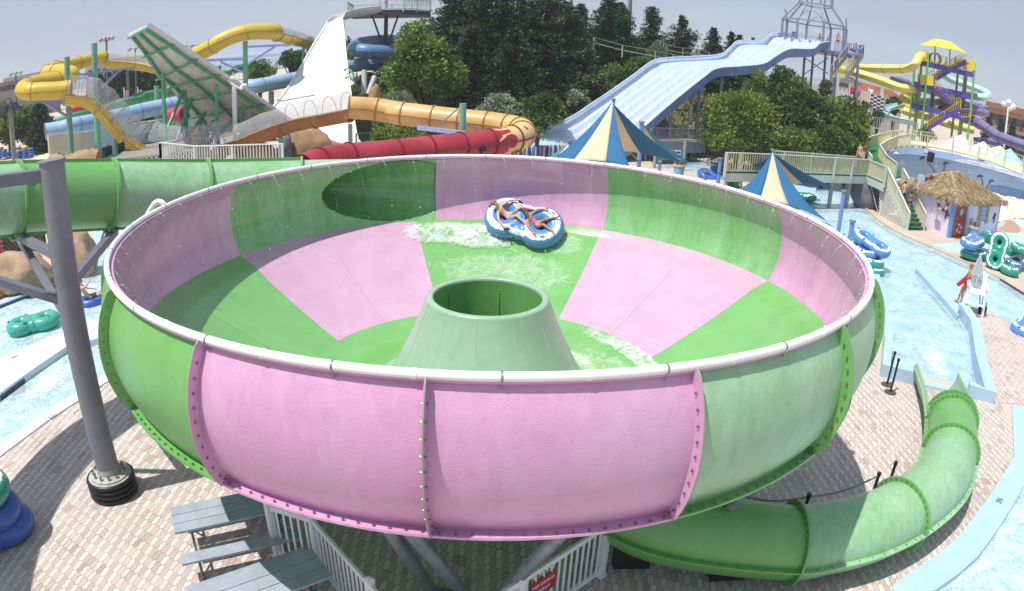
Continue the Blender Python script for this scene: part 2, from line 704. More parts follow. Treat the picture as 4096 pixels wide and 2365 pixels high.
PAVER = paver_mat()
DECK = M('deck_concrete', C(196, 180, 164), .85, var=.12, scale=.8, bmp=.1, bscale=8)
GRASSY = M('ground_far', C(120, 118, 92), .95, var=.25, scale=.05)
POOLFLOOR = M('pool_floor', C(176, 212, 226), .6, var=.06, scale=.35)
KERB = M('pool_kerb_paint', C(170, 200, 222), .6, var=.06, scale=1.2, wear=.25, wearcol=C(205, 215, 215), bmp=.06)
KERBW = M('pool_kerb_pale', C(212, 222, 228), .6, var=.05, scale=1.2, wear=.2, wearcol=C(180, 180, 170), bmp=.06)
TILE = M('dark_tile', C(40, 58, 78), .3, var=.5, scale=9)
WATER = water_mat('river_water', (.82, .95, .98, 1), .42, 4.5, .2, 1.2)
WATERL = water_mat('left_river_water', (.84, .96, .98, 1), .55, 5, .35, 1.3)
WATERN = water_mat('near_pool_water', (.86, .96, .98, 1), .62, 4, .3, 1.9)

# right-hand river and splash pool
bankL = gxy('br', [(715, 115)]) + gxy('g', [(852, 1400), (838, 1100), (812, 905)]) + gxy('x', [(3462, 1065), (3405, 954), (3302, 889), (3180, 845)])
bankL += gxy('d', [(1300, 1300), (1180, 1290), (1000, 1330), (850, 1312), (640, 1250), (470, 1215), (400, 1190)])
farb = gxy('d', [(420, 1168), (640, 1183), (860, 1212), (1130, 1212)]) + gxy('e', [(120, 1235), (340, 1245), (640, 1262), (760, 1300)])
bankR = gxy('q', [(345, 800), (352, 870), (395, 945), (480, 1020), (620, 1148), (780, 1258), (950, 1345), (1180, 1445)]) + gxy('g', [(1200, 705), (1490, 832), (1560, 865), (1690, 930), (1864, 1038)]) + gxy('F', [(2560, 765), (2640, 830)])
bankC = gxy('F', [(2640, 930), (2560, 872)]) + gxy('g', [(1864, 1335), (1640, 1192), (1450, 1132)])
div_w = gxy('g', [(1400, 1092), (1310, 985), (1135, 872)])
div_e = gxy('g', [(1075, 882), (1180, 1000), (1290, 1120), (1372, 1222)])
kerbE = gxy('g', [(1400, 1190), (1470, 1310), (1500, 1456)]) + gxy('br', [(1255, 60), (1313, 240)])
W1 = bankL + farb + bankR + bankC + div_w + div_e + kerbE
# pool at the lower right
edge3 = gxy('br', [(930, 1456), (1040, 1385), (1150, 1290), (1270, 1160), (1380, 1010), (1470, 870), (1545, 750)])
W3 = edge3 + [(14.5, 13.6), (17, 12), (17, 2), (4, 2), (5.6, 5.2)]
# river on the left: upper channel and lower chute
nearL = gxy('bl', [(0, 655), (300, 430), (470, 318), (640, 205)]) + [(-7.6, 18.6), (-6.6, 21.5)]
W2near = gxy('bl', [(0, 610), (300, 398), (470, 285), (625, 178)]) + [(-8.0, 18.4), (-7.0, 21.5)]
W2div = gxy('bl', [(-60, 330), (0, 285), (146, 176), (403, -1)]) + [(-10.2, 18.5), (-9.2, 20.5)]
divtop = gxy('bl', [(-60, 105), (0, 72), (379, -94), (460, -128)]) + [(-10.6, 21)]
farL = gxy('h', [(-200, 1220), (0, 1135), (390, 985), (560, 905)]) + [(-17.0, 24.0), (-19.0, 27.5), (-22, 33)]
W2 = [(-15, 3)] + [(-12.2, 8.2)] + W2near + [(-10, 24), (-14, 33)] + farL[::-1] + [(-30, 16)]

far_pool = gxy('a', [(250, 1215), (520, 1170), (740, 1148), (900, 1140), (900, 1215)])
outer = [(-400, -60), (400, -60), (400, 420), (-400, 420)]
deck = flat2d('pool_deck', [outer, W1, W3, W2, far_pool], -.22, 0, DECK)
# paving of interlocking bricks
pav = [(2.5, -3), (5.4, 3.6)] + gxy('br', [(760, 1456), (880, 1395), (1000, 1328), (1120, 1228), (1230, 1120), (1320, 1000), (1400, 870), (1545, 622)]) + [(13.9, 14.7), (19.5, 14.0)] + gxy('F', [(2620, 905)]) + gxy('g', [(1864, 1345), (1640, 1202), (1470, 1170)])
pav += gxy('g', [(1500, 1280), (1535, 1456)]) + gxy('br', [(1285, 60), (1400, 335), (700, 180), (660, 170), (655, 0)]) + gxy('g', [(826, 1400), (815, 1100), (795, 905)])
pav += gxy('x', [(3440, 1070), (3380, 970), (3260, 905), (3100, 850)]) + [(12, 22.5), (4, 24), (-5, 22.6)] + nearL[::-1] + [(-13.5, 3), (-8, -3)]
paving = flat2d('brick_paving', [pav], 0, .012, PAVER)
# sunken pool floor, water sheets
def sheet(name, poly_, z, mat, kind='structure'):
    return tag(MB().poly([(x, y, z) for x, y in poly_]).build(name, mat), None, None, None, kind)


flo = MB().poly([(-400, -60, -.36), (400, -60, -.36), (400, 420, -.36), (-400, 420, -.36)])
tag(flo.build('pool_floor', POOLFLOOR), kind='structure')


def grown(poly_, g):
    n = len(poly_)
    P = [Vector((p[0], p[1])) for p in poly_]
    ar = sum(P[i].x*P[(i + 1) % n].y - P[(i + 1) % n].x*P[i].y for i in range(n))
    sgn = 1 if ar > 0 else -1
    out = []
    for i in range(n):
        t = (P[(i + 1) % n] - P[i - 1]).normalized()
        out.append((P[i].x + t.y*g*sgn, P[i].y - t.x*g*sgn))
    return out


def flatwater(name, lp, z, mat):
    ob = flat2d(name, [lp], z - .001, z + .001, mat)
    me = ob.data
    bm = bmesh.new()
    bm.from_mesh(me)
    bmesh.ops.delete(bm, geom=[f for f in bm.faces if f.normal.z < .5], context='FACES')
    bm.to_mesh(me)
    bm.free()
    return ob


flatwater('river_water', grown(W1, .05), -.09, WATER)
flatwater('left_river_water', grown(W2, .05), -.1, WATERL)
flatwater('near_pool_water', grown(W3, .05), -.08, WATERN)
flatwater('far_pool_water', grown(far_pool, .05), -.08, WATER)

# kerbs
def kerb(name, path, wid, z1, mat, side, z0=-.2, label=None):
    return tag(band(path, wid, z0, z1, MB(), side).build(name, mat, smooth=30), None, None, None, 'structure')


k1 = gxy('br', [(655, -20), (665, 172)])
kw = MB()
# raised splash pool walls (outside line at ground, about 0.42 m high)
spl = gxy('g', [(826, 1250), (832, 1456)]) + gxy('br', [(672, 160)])
spl2 = gxy('br', [(672, 160), (888, 215)])
spl3 = gxy('br', [(1200, 286), (1358, 330)])
spl4 = gxy('br', [(1358, 330), (1300, 100)]) + gxy('g', [(1530, 1330), (1440, 1190)])
for pth, wd_ in ((spl + spl2[1:], .28), (spl3 + spl4[1:], .4)):
    band(pth, wd_, -.2, .38, kw, -1)
band([spl2[-1], spl3[0]], .3, -.2, .09, kw, -1)
tag(kw.build('splash_pool_kerb', KERB, smooth=30), kind='structure')
kerb('river_kerb', gxy('g', [(826, 1290), (838, 1100), (812, 905)]) + gxy('x', [(3462, 1065), (3405, 954), (3302, 889), (3180, 845)]), .45, .03, KERB, -1)
kerb('pool_kerb', [(4.2, 2)] + gxy('br', [(845, 1456), (930, 1405), (1075, 1310), (1190, 1210), (1305, 1065), (1400, 925), (1545, 685)]) + [(14.3, 14.2), (17, 12.4)], .62, .05, KERB, 0)
kerb('left_pool_kerb', [(-12.9, 6.6)] + nearL, .42, .05, KERBW, -1)
kerb('river_divider', div_e[:1] + div_e[1:], .04, .14, KERB, 0)
dv = flat2d('river_divider', [div_e + div_w], -.2, .13, KERB)
dv2 = flat2d('river_divider', [W2div + divtop[::-1]], -.3, .10, KERBW)
tl = MB()
band(bankR[1:9] + bankR[9:11], .05, -.16, -.005, tl, 0)
band(gxy('g', [(1690, 936), (1864, 1044)]), .05, -.16, -.005, tl, 0)
band(farL[:5], .05, -.2, -.01, tl, 0)
band(W2div[1:3], .05, -.26, .02, tl, 0)
tag(tl.build('waterline_tile', TILE), kind='structure')
kerb('river_kerb', bankR[:10], .16, .02, DECK, 1)
kerb('left_river_kerb', farL, .5, .05, KERB, -1)
# islands and painted decks
isl = flat2d('river_island', [gxy('e', [(175, 1330), (440, 1322), (360, 1350), (345, 1400), (380, 1456), (60, 1456), (40, 1400)])], -.25, .06, KERB)
pd = flat2d('painted_deck', [gxy('q', [(1215, 1456), (1560, 1425), (1990, 1345), (2100, 1310), (2318, 1330), (2700, 1400), (2700, 1800), (1900, 1640)])], -.01, .012, M('painted_deck_blue', C(176, 208, 222), .7, var=.1, scale=.5))
sand = flat2d('painted_deck', [gxy('q', [(1995, 1275), (2080, 1240), (2120, 1155), (2200, 1180), (2260, 1240), (2282, 1290), (2250, 1312), (2140, 1312)])], 0, .02, M('painted_deck_brown', C(178, 142, 118), .8, var=.1))
bl2 = flat2d('painted_deck', [gxy('q', [(2160, 1160), (2318, 1160), (2500, 1220), (2500, 1300), (2300, 1260)])], 0, .016, M('painted_deck_pale', C(200, 220, 226), .7, var=.08))

# terrain to the horizon, sea, hill
GR = MB()
NX, NY = 60, 60
def hillz(x, y):
    def bump_(cx, cy, rx, ry, h):
        return h*math.exp(-((x - cx)/rx)**2 - ((y - cy)/ry)**2)
    z = bump_(-2, 88, 20, 17, 8.5) + bump_(18, 86, 16, 14, 6.5) + bump_(24, 70, 8, 9, 2.4) + bump_(-8, 70, 7, 8, 2.2)
    return z


rows = []
for j in range(91):
    y = 56 + j*.9
    rows.append([(x, y, hillz(x, y) - .55) for x in [-34 + i*.95 for i in range(81)]])
hill = GR.grid(rows).build('hill', M('hill_soil', C(96, 92, 62), .95, var=.35, scale=.4, bmp=.4, bscale=3), smooth=180)
tag(hill, kind='structure')
tag(MB().poly([(-6000, -800, -.7), (6000, -800, -.7), (6000, 6000, -.7), (-6000, 6000, -.7)]).build('ground', GRASSY), kind='structure')
SEA = M('sea', C(108, 132, 150), .35, var=.1, scale=.01)
tag(MB().poly([(-2600, 420, -.3), (-20, 420, -.3), (300, 5800, -.3), (-5800, 5800, -.3)]).build('sea', SEA), kind='structure')
# ---------------------------------------------------------------- the bowl
BC = Vector((-.436, 11.40, 0))
PINK, GREEN = C(200, 144, 186), C(98, 166, 78)
FP = fibreglass('fibreglass_pink', PINK, .60, C(226, 200, 220), .33, lo=.15, hi=.95, grain=.33)  # strong chalky fade also paints sun glare into the pink
FG = fibreglass('fibreglass_green', GREEN, .40, C(170, 206, 164), .34, lo=.2, hi=.9, grain=.3)
FGM = fibreglass('fibreglass_green_chalky', GREEN, .95, C(184, 212, 192), .36, .05, .85, grain=.3)
FGI = fibreglass('fibreglass_green_inside', C(112, 178, 98), .5, C(186, 214, 190), .2, grain=.05, zs=.12, sc=2.6, coat=.5)  # stretched fade also paints streaks of wet sheen into the colour
FPI = fibreglass('fibreglass_pink_inside', C(212, 154, 192), .5, C(226, 200, 220), .2, grain=.05, zs=.12, sc=2.6, coat=.5)  # same painted sheen streaks on the pink inner skin
FGF = fibreglass('fibreglass_green_floor', C(118, 182, 102), .12, C(170, 205, 160), .16, grain=.06, coat=.6)
FPF = fibreglass('fibreglass_pink_floor', C(208, 166, 194), .25, C(230, 205, 222), .18, grain=.06, coat=.6)
FHUB = fibreglass('fibreglass_hub', C(146, 184, 152), .6, C(182, 204, 188), .28, grain=.08)
PVC = M('white_pvc', C(238, 238, 236), .35, var=.04, scale=3)
STEEL = M('stainless', C(150, 148, 142), .35, 1, var=.2, scale=30)
CLAMP = M('pipe_clamp', C(140, 144, 146), .5, .6, var=.2)
bowl = thing('bowl_slide', 'huge round bowl slide of pink and green fibreglass panels with a central drain cone', 'water slide', BC)
A0 = math.radians(20)
SECT = 2*pi/16
wallp = [(6.02, 5.03), (6.10, 4.90), (6.20, 4.70), (6.26, 4.45), (6.275, 4.22), (6.255, 4.0), (6.205, 3.8), (6.135, 3.62), (6.05, 3.47), (6.03, 3.405)]
wp = [(v.x, v.z) for v in spline([Vector((r, 0, z)) for r, z in wallp], 3)]
floorp = [(6.05, 3.47), (5.9, 3.40), (5.6, 3.27), (5.1, 2.95), (4.4, 2.56), (3.8, 2.25), (3.36, 2.04)]
innerp = [(3.36, 2.04), (2.9, 1.90), (2.5, 1.83), (2.15, 1.84)]
hubp = [(2.15, 1.84), (1.92, 1.94), (1.74, 2.14), (1.60, 2.36), (1.45, 2.66), (1.29, 2.98), (1.16, 3.28), (1.07, 3.52), (1.04, 3.60), (.97, 3.615), (.93, 3.60), (.92, 3.56)]
hubin = [(.92, 3.56), (.94, 3.0), (.98, 2.2), (1.0, 1.2)]


def polar(r, a, z):
    return (BC.x + r*math.cos(a), BC.y + r*math.sin(a), z)


# entry tube path (needed for the opening in the wall)
entry_pts = [(-8.6, -.2, 7.6), (-10.0, 2.2, 7.15), (-11.1, 4.6, 6.7), (-11.7, 6.8, 6.3), (-11.8, 8.7, 5.98), (-11.5, 10.5, 5.66), (-10.72, 12.25, 5.33), (-9.2, 14.1, 4.9), (-7.4, 15.6, 4.52), (-5.5, 16.6, 4.33), (-3.6, 16.98, 4.27), (-1.9, 16.86, 4.26), (-.3, 16.7, 4.26)]
ER = .76
entry = resample(spline(entry_pts, 10), .06)
EP = np.array([tuple(p) for p in entry])


def in_entry(p, r=ER):
    d = EP - np.array(p)
    return (d*d).sum(1).min() < r*r


def inside_bowl(p, m=0.):
    r = math.hypot(p[0] - BC.x, p[1] - BC.y)
    z = p[2]
    if z > 5.03 or z < 2:
        return False
    if z >= 3.47:
        zs = [q[1] for q in wp][::-1]
        rs = [q[0] for q in wp][::-1]
        return r < np.interp(z, zs, rs) - m
    return r < np.interp(z, [q[1] for q in floorp][::-1], [q[0] for q in floorp][::-1]) - m


SKIN_T = .012
RESTB = MB()
for k in range(16):
    a = A0 + k*SECT - (math.radians(5.2) if k == 4 else 0)
    SW = SECT + (math.radians(5.2) if k == 4 else -math.radians(5.2) if k == 3 else 0)
    sec = k//2
    pink = sec in (1, 3, 5, 7)
    tunnel = 4 <= k <= 5
    # wall panel: inner skin + outer skin
    na = 56 if tunnel else 10
    prof = spline([Vector((r, 0, z)) for r, z in wallp], 8 if tunnel else 3)
    prof = [(v.x, v.z) for v in prof]
    inner, outer = MB(), MB()
    rows_i = [[polar(r - SKIN_T, a + SW*j/na, z) for j in range(na + 1)] for r, z in prof]
    rows_o = [[polar(r, a + SW*j/na, z) for j in range(na + 1)] for r, z in prof]
    if tunnel:
        for rows_, mb in ((rows_i, inner), (rows_o, outer)):
            mb.grid(rows_)
            mb.f = [f for f in mb.f if not in_entry(np.mean([mb.v[i] for i in f], 0), ER - .005)]
            mb.mi = [0]*len(mb.f)
    else:
        inner.grid(rows_i)
        outer.grid(rows_o)
    wear = {12: FGM, 13: FGM, 14: FP, 10: FP}.get(k)
    om = FP if pink else (FGM if k in (12, 13, 14, 4, 5) else FG)
    pn = part('wall_panel', outer, om, bowl, smooth=180)
    part('inner_skin', inner, FPI if pink else FGI, pn, smooth=180)
    # flange down the left edge of each panel: raised rib with bolts
    fl = MB()
    pr = [(r, z) for r, z in wp] + [(6.03, 3.40)]
    depth = .145
    for side in (-1, 1):
        rib = []
        for i, (r, z) in enumerate(pr):
            t = Vector((pr[min(i + 1, len(pr) - 1)][0] - pr[max(i - 1, 0)][0], pr[min(i + 1, len(pr) - 1)][1] - pr[max(i - 1, 0)][1])).normalized()
            n = Vector((-t.y, t.x))
            if n.x < 0:
                n = -n
            dd = depth*min(1, (5.06 - z)/.10 + .25)
            rib.append(((r, z), (r + n.x*dd, max(3.395, z + n.y*dd))))
        e = side*.007/6
        fl.grid([[polar(p[0][0] - .004, a + e, p[0][1]), polar(p[1][0], a + e, p[1][1])] for p in rib])
        if side == -1:
            fl.grid([[polar(p[1][0], a - .007/6, p[1][1]), polar(p[1][0], a + .007/6, p[1][1])] for p in rib], 1)
    part('flange', fl, [FP if k in (2, 3, 4, 6, 7, 10, 11, 12, 15) else FG, M('cut_edge', C(150, 158, 140), .7)], pn, smooth=40)
    bo = []
    L = resample([Vector((p[0], 0, p[1])) for p in wp[1:]], .155)
    for i, q in enumerate(L[1:]):
        t = Vector((1, 0, 0))
        for side in (-1, 1):
            rr = q.x + .075
            zz = max(3.46, q.z - .012)
            c0 = Vector(polar(rr, a, zz))
            tv = Vector((-math.sin(a), math.cos(a), 0))
            bo.append((c0 + tv*side*.012, c0 + tv*side*.030, .0135, 7))
    # bottom flange of the panel (horizontal ring) with bolts from above
    bf = MB()
    bf.lathe([(6.02, 3.415), (6.155, 3.415), (6.155, 3.385), (6.02, 3.385)], 8, (BC.x, BC.y, 0), a, a + SECT, closed_prof=True)
    part('bottom_flange', bf, FP if pink else FG, pn, smooth=40)
    nb = 15
    for i in range(nb):
        aa = a + SECT*(i + .5)/nb
        p = Vector(polar(6.115, aa, 3.415))
        bo.append((p, p + Vector((0, 0, .025)), .014, 7))
    if 11 <= k <= 13:
        for q in bo:
            part('bolt', MB().rod(*q), STEEL, pn, smooth=40)
    else:
        for q in bo:
            RESTB.rod(*q)

tag(part('bolt', RESTB, STEEL, bowl, smooth=40), kind='stuff')
# floor: ring of panels, inner ring, cone
for k in range(16):
    a = A0 + k*SECT
    pink = (k//2) in (0, 2, 4, 6)
    fp = spline([Vector((r, 0, z)) for r, z in floorp], 3)
    mb = MB().grid([[polar(v.x, a + SECT*j/8, v.z) for j in range(9)] for v in fp])
    if 4 <= k <= 5:
        mb = MB().grid([[polar(v.x, a + SECT*j/40, v.z) for j in range(41)] for v in spline([Vector((r, 0, z)) for r, z in floorp], 10)])
        mb.f = [f for f in mb.f if not in_entry(np.mean([mb.v[i] for i in f], 0), ER - .01)]
        mb.mi = [0]*len(mb.f)
    part('floor_panel', mb, FPF if pink else FGF, bowl, smooth=180)
mb = MB().lathe([(v.x, v.z) for v in spline([Vector((r, 0, z)) for r, z in innerp], 4)], 96, (BC.x, BC.y, 0))
part('inner_floor', mb, FGF, bowl, smooth=180)
# hub cone in six staves with fine gaps
hub = MB()
hp = [(v.x, v.z) for v in spline([Vector((r, 0, z)) for r, z in hubp], 3)]
hub.lathe(hp, 96, (BC.x, BC.y, 0))
hb = part('drain_cone', hub, FHUB, bowl, smooth=60)
part('throat', MB().lathe(hubin, 64, (BC.x, BC.y, 0)), FG, hb, smooth=60)
for i in range(12):
    sm = MB()
    aa = math.radians(-96 + i*30)
    for (r0, z0), (r1, z1) in zip(hp[8:-6], hp[9:-5]):
        sm.beam(polar(r0 + .001, aa, z0), polar(r1 + .001, aa, z1), .008, .006)
    part('seam', sm, M('seam_caulk', C(186, 190, 172), .6), hb)
for i in range(6):
    rb = MB()
    aa = math.radians(20 + i*60)
    rb.box(Vector(polar(.95, aa, 2.6)), (.07, .03, 1.6), Matrix.Rotation(aa, 3, 'Z'))
    part('throat_rib', rb, FG, hb)
# thin panel seams on the floor
for i in range(16):
    sm = MB()
    aa = A0 + i*SECT
    pts = [Vector((r, 0, z + .003)) for r, z in floorp]
    for p, q in zip(pts[1:], pts[2:]):
        sm.beam(polar(p.x, aa, p.z), polar(q.x, aa, q.z), .005, .002)
    part('floor_seam', sm, M('seam_grey', C(150, 165, 145), .6), bowl)
# underside of the bowl, drain pan and legs
mb = MB().lathe([(6.04, 3.386), (5.6, 3.20), (5.1, 2.88), (4.4, 2.49), (3.8, 2.18), (3.36, 1.96), (2.5, 1.76), (1.6, 1.72), (1.3, 1.2), (1.02, 1.1)], 64, (BC.x, BC.y, 0))
part('underside', mb, FG, bowl, smooth=60)
GALV = M('galvanised_steel', C(150, 160, 170), .45, .7, var=.25, scale=6, bmp=.05)
def leg_pair(p, q, r=.1):
    mb = MB().rod(p, q, r, 12)
    mb.box(Vector((q[0], q[1], .03)), (.4, .4, .05))
    return mb
for p, q in [((-1.55, 6.75, 2.55), (-1.0, 7.9, .02)), ((-1.35, 6.75, 2.55), (-.35, 7.7, .02)), ((.9, 6.9, 2.5), (-.35, 7.55, .02)),
             ((3.6, 8.0, 2.6), (3.1, 9.0, .02)), ((-4.6, 9.0, 2.45), (-4.2, 9.8, .02)), ((4.4, 12.6, 2.4), (3.9, 12.3, .02)), ((-4.9, 13, 2.4), (-4.3, 12.6, .02)), ((2.0, 15.8, 2.4), (1.7, 15.3, .02)), ((-2.4, 15.8, 2.4), (-2.0, 15.3, .02))]:
    part('support_leg', leg_pair(p, q), GALV, bowl, smooth=40)
mb = MB().lathe([(1.3, 1.9), (1.3, .9), (1.1, .75), (.0, .75)], 32, (BC.x, BC.y, 0))
part('drain_tank', mb, FG, bowl, smooth=40)
# white water pipe all round the rim, in lengths with couplings
NPIPE = 26
for k in range(NPIPE):
    a = 2*pi*k/NPIPE + .06
    pth = [polar(6.075, a + 2*pi/NPIPE*j/10, 5.075) for j in range(11)]
    pp = part('rim_pipe', MB().tube(pth, .045, 12, caps=False), PVC, bowl, smooth=180)
    part('coupling', MB().tube([polar(6.075, a - .004 + .004*j, 5.075) for j in range(3)], .05, 12), PVC, pp, smooth=50)
    cl = MB()
    aa = a + pi/NPIPE
    cl.tube([polar(6.075, aa - .0016 + .0032*j, 5.075) for j in range(2)], .049, 10)
    cl.rod(polar(6.08, aa, 5.03), polar(6.08, aa, 4.965), .009, 6)
    part('pipe_clamp', cl, CLAMP, pp, smooth=50)
part('rim_lip', MB().lathe([(5.985, 5.035), (6.09, 5.03), (6.09, 5.01), (6.02, 5.0)], 96, (BC.x, BC.y, 0)), FP, bowl, smooth=40)
# feed pipe joining from outside at the left
fpth = spline([at('h', 1075, 470, D=14.6), at('h', 1120, 400, D=14.55), at('h', 1150, 378, D=14.5), at('h', 1180, 385, D=14.45), at('h', 1200, 412, D=14.42)], 6)
part('feed_pipe', MB().tube(fpth, .06, 12), PVC, bowl, smooth=180)

# entry tube: sections with bolted flanges
es = thing('entry_tube', 'long green fibreglass tube curving in from the edge to the back of the bowl', 'water slide', (-9.2, 14.1, 3.4))
SEC = 2.35
lens = np.r_[0, np.cumsum(np.linalg.norm(np.diff(EP, axis=0), axis=1))]
tot = lens[-1]
# joint positions measured from the photo: near the left edge, x~275, x~510, x~740
joints = []
for px_, py_ in ((40, 480), (275, 488), (510, 490), (742, 480)):
    az = math.atan2(*ray('F', px_, py_).xy)
    joints.append(int(np.argmin(abs(np.arctan2(EP[:, 0], EP[:, 1]) - az))))
cuts = [0] + joints + [len(entry) - 1]
emats = [FGM, FG, FGM, FGM, FGM]
for i in range(len(cuts) - 1):
    seg = entry[cuts[i]:cuts[i + 1] + 1]
    o_, i_ = MB(), MB()
    o_.tube(seg, ER, 96, caps=False)
    i_.tube(seg, ER - .02, 96, caps=False)
    if i >= 3:
        for mb in (o_, i_):
            mb.f = [f for f in mb.f if not inside_bowl(np.mean([mb.v[t] for t in f], 0), .0)]
            mb.mi = [0]*len(mb.f)
    sct = part('tube_section', o_, emats[i], es, smooth=180)
    part('inner_skin', i_, FGI, sct, smooth=180)
    if i in (0, 1, 2, 3):
        e0 = cuts[i + 1]
        if i < 4:
            t = (entry[min(e0 + 1, len(entry) - 1)] - entry[e0 - 1]).normalized()
            part('flange', MB().tube([entry[e0] - t*.03, entry[e0] + t*.03], ER + .10, 48), FG, sct, smooth=40)
    for sgn, ang in ((1, pi/2), (1, -pi/2)):
        sid = MB()
        pp = []
        for q in range(0, len(seg), 3):
            t = (seg[min(q + 1, len(seg) - 1)] - seg[max(q - 1, 0)]).normalized()
            x = t.cross(Vector((0, 0, 1))).normalized()
            pp.append(seg[q] + x.cross(t)*math.sin(ang)*(ER + .03))
        pp = [p for p in pp if not inside_bowl(p, -.1)]
        for p, q in zip(pp, pp[1:]):
            sid.beam(p, q, .035, .085, ext=.01)
        if i < 4:
            part('seam_flange', sid, FG, sct)

# exit tube: from under the bowl round to the splash pool
ex_px = [('m', 1900, 960, 1.15), ('n', 2200, 1000, 1.0), ('br', 60, 1160, .78), ('br', 330, 1140, .74), ('br', 620, 1070, .74), ('br', 860, 950, .74), ('br', 1040, 790, .74), ('br', 1105, 610, .72), ('br', 1112, 470, .68), ('br', 1105, 410, .64)]
exc = [at(c, x, y, z=z) for c, x, y, z in ex_px]
exc[0] = Vector((1.2, 9.6, 1.5)); exc[1] = Vector((2.2, 8.75, 1.0))
XR = .62
xpath = resample(spline(exc, 10), .06)
XP = np.array([tuple(p) for p in xpath])
xs = thing('exit_tube', 'fat green fibreglass tube on the paving curving from under the bowl to the splash pool', 'water slide', (exc[4].x, exc[4].y, 0))
xj = []
for px_, py_ in ((1945, 1330), (2240, 1285), (2385, 1130), (2335, 1030)):
    q = ray('F', px_, py_)
    az = math.atan2(q.x, q.y)
    qq = at('F', px_, py_, z=.75)
    xj.append(int(np.argmin(np.hypot(XP[:, 0] - qq.x, XP[:, 1] - qq.y))))
xc = [0] + xj + [len(xpath) - 1]
RESTX = MB()
xm = [FG, FGM, FGM, FG, FGM]
for i in range(len(xc) - 1):
    seg = xpath[xc[i]:xc[i + 1] + 1]
    sct = part('tube_section', MB().tube(seg, XR, 48, caps=False), xm[i], xs, smooth=180)
    part('inner_skin', MB().tube(seg, XR - .02, 40, caps=False), FGI, sct, smooth=180)
    e0 = xc[i + 1]
    t = (xpath[min(e0 + 1, len(xpath) - 1)] - xpath[e0 - 1]).normalized()
    x = t.cross(Vector((0, 0, 1))).normalized()
    y = x.cross(t)
    fl, bo = MB(), []
    ring = []
    for dt, rr in ((-.02, XR - .01), (-.02, XR + .095), (.02, XR + .095), (.02, XR - .01)):
        ring.append([xpath[e0] + t*dt + (x*math.cos(2*pi*j/48) + y*math.sin(2*pi*j/48))*rr for j in range(48)])
    fl.grid(ring, wrap=True)
    for j in range(34):
        aj = 2*pi*j/34
        c0 = xpath[e0] + (x*math.cos(aj) + y*math.sin(aj))*(XR + .05)
        bo.append((c0 - t*.035, c0 + t*.035, .013, 6))
    f_ = part('flange', fl, FG, sct, smooth=40)
    for q in bo:
        if i in (1, 2):
            part('bolt', MB().rod(*q), STEEL, sct, smooth=40)
        else:
            RESTX.rod(*q)
    # horizontal seam flange on both sides
    for sgn in (-1, 1):
        sf = MB()
        pp = []
        for q in range(0, len(seg), 2):
            tt = (seg[min(q + 1, len(seg) - 1)] - seg[max(q - 1, 0)]).normalized()
            xx = tt.cross(Vector((0, 0, 1))).normalized()
            pp.append(seg[q] + xx*sgn*(XR + .04) - Vector((0, 0, .06)))
        for p, q in zip(pp, pp[1:]):
            sf.beam(p, q, .11, .03, ext=.012)
        for p in resample(pp, .27)[:-1]:
            RESTX.rod(p + Vector((0, 0, .01)), p + Vector((0, 0, .03)), .013, 6)
        part('seam_flange', sf, FGM if i in (1, 2) else FG, sct)
    if i in (0, 1, 2):
        for q in (len(seg)//3, 3*len(seg)//4):
            sad = MB()
            p = seg[q]
            sad.prism([(p.x - .3, p.y - .12), (p.x + .3, p.y - .12), (p.x + .3, p.y + .12), (p.x - .3, p.y + .12)], .015, max(.1, p.z - .5))
            part('saddle', sad, M('dark_rubber', C(38, 38, 40), .7), sct)
tag(part('bolt', RESTX, STEEL, xs, smooth=40), kind='stuff')
# open run-out flume over the pool kerb
ro = [xpath[-1] + Vector((0, 0, .0)), at('br', 1082, 300, z=.62), at('br', 1050, 215, z=.56), at('br', 1018, 135, z=.5)]
ro[0] = xpath[xc[4]]
rp = resample(spline(ro, 8), .1)
fm = MB().tube(rp, XR + .05, 24, a0=pi*.93, a1=2*pi*1.035, caps=False)
sct = part('runout_flume', fm, FGM, xs, smooth=180, solid=.03)
# water on its bed
bm_ = MB().tube(rp, XR - .02, 12, a0=pi*1.18, a1=2*pi*.91, caps=False)
part('lip', MB().tube([p + (rp[1] - rp[0]).cross(Vector((0, 0, 1))).normalized()*(XR + .07) for p in rp], .045, 8), FGM, sct, smooth=180)
part('lip', MB().tube([p - (rp[1] - rp[0]).cross(Vector((0, 0, 1))).normalized()*(XR + .07) for p in rp], .045, 8), FGM, sct, smooth=180)
# ---------------------------------------------------------------- people
SKINM = {}


def skinmat(n, col):
    m, nt_, b = newmat('skin_' + n)
    nz = noise(nt_, 14, 3)
    nt_.links.new(mixc(nt_, nz, tuple(v*.85 for v in col[:3]) + (1,), col), b.inputs['Base Color'])
    b.inputs['Roughness'].default_value = .45
    b.inputs['Subsurface Weight'].default_value = .1
    b.inputs['Subsurface Radius'].default_value = (.02, .008, .005)
    SKINM[n] = m


skinmat('fair', C(226, 176, 148))
skinmat('tan', C(196, 138, 104))
skinmat('brown', C(150, 98, 70))
HAIR = {'blond': M('hair_blond', C(150, 108, 62), .5, var=.3, scale=20), 'dark': M('hair_dark', C(42, 30, 26), .45, var=.3, scale=20), 'brown': M('hair_brown', C(84, 56, 38), .5, var=.3, scale=20)}
CLOTH = {k: M('cloth_' + k, c, .8, var=.18, scale=9, bmp=.2, bscale=60) for k, c in dict(red=C(190, 30, 40), grey=C(150, 156, 166), navy=C(40, 44, 80), pink=C(226, 120, 180), purple=C(140, 40, 160), black=C(35, 35, 38), blue=C(50, 90, 190), white=C(225, 225, 225), green=C(40, 110, 80), floral=C(96, 120, 84)).items()}


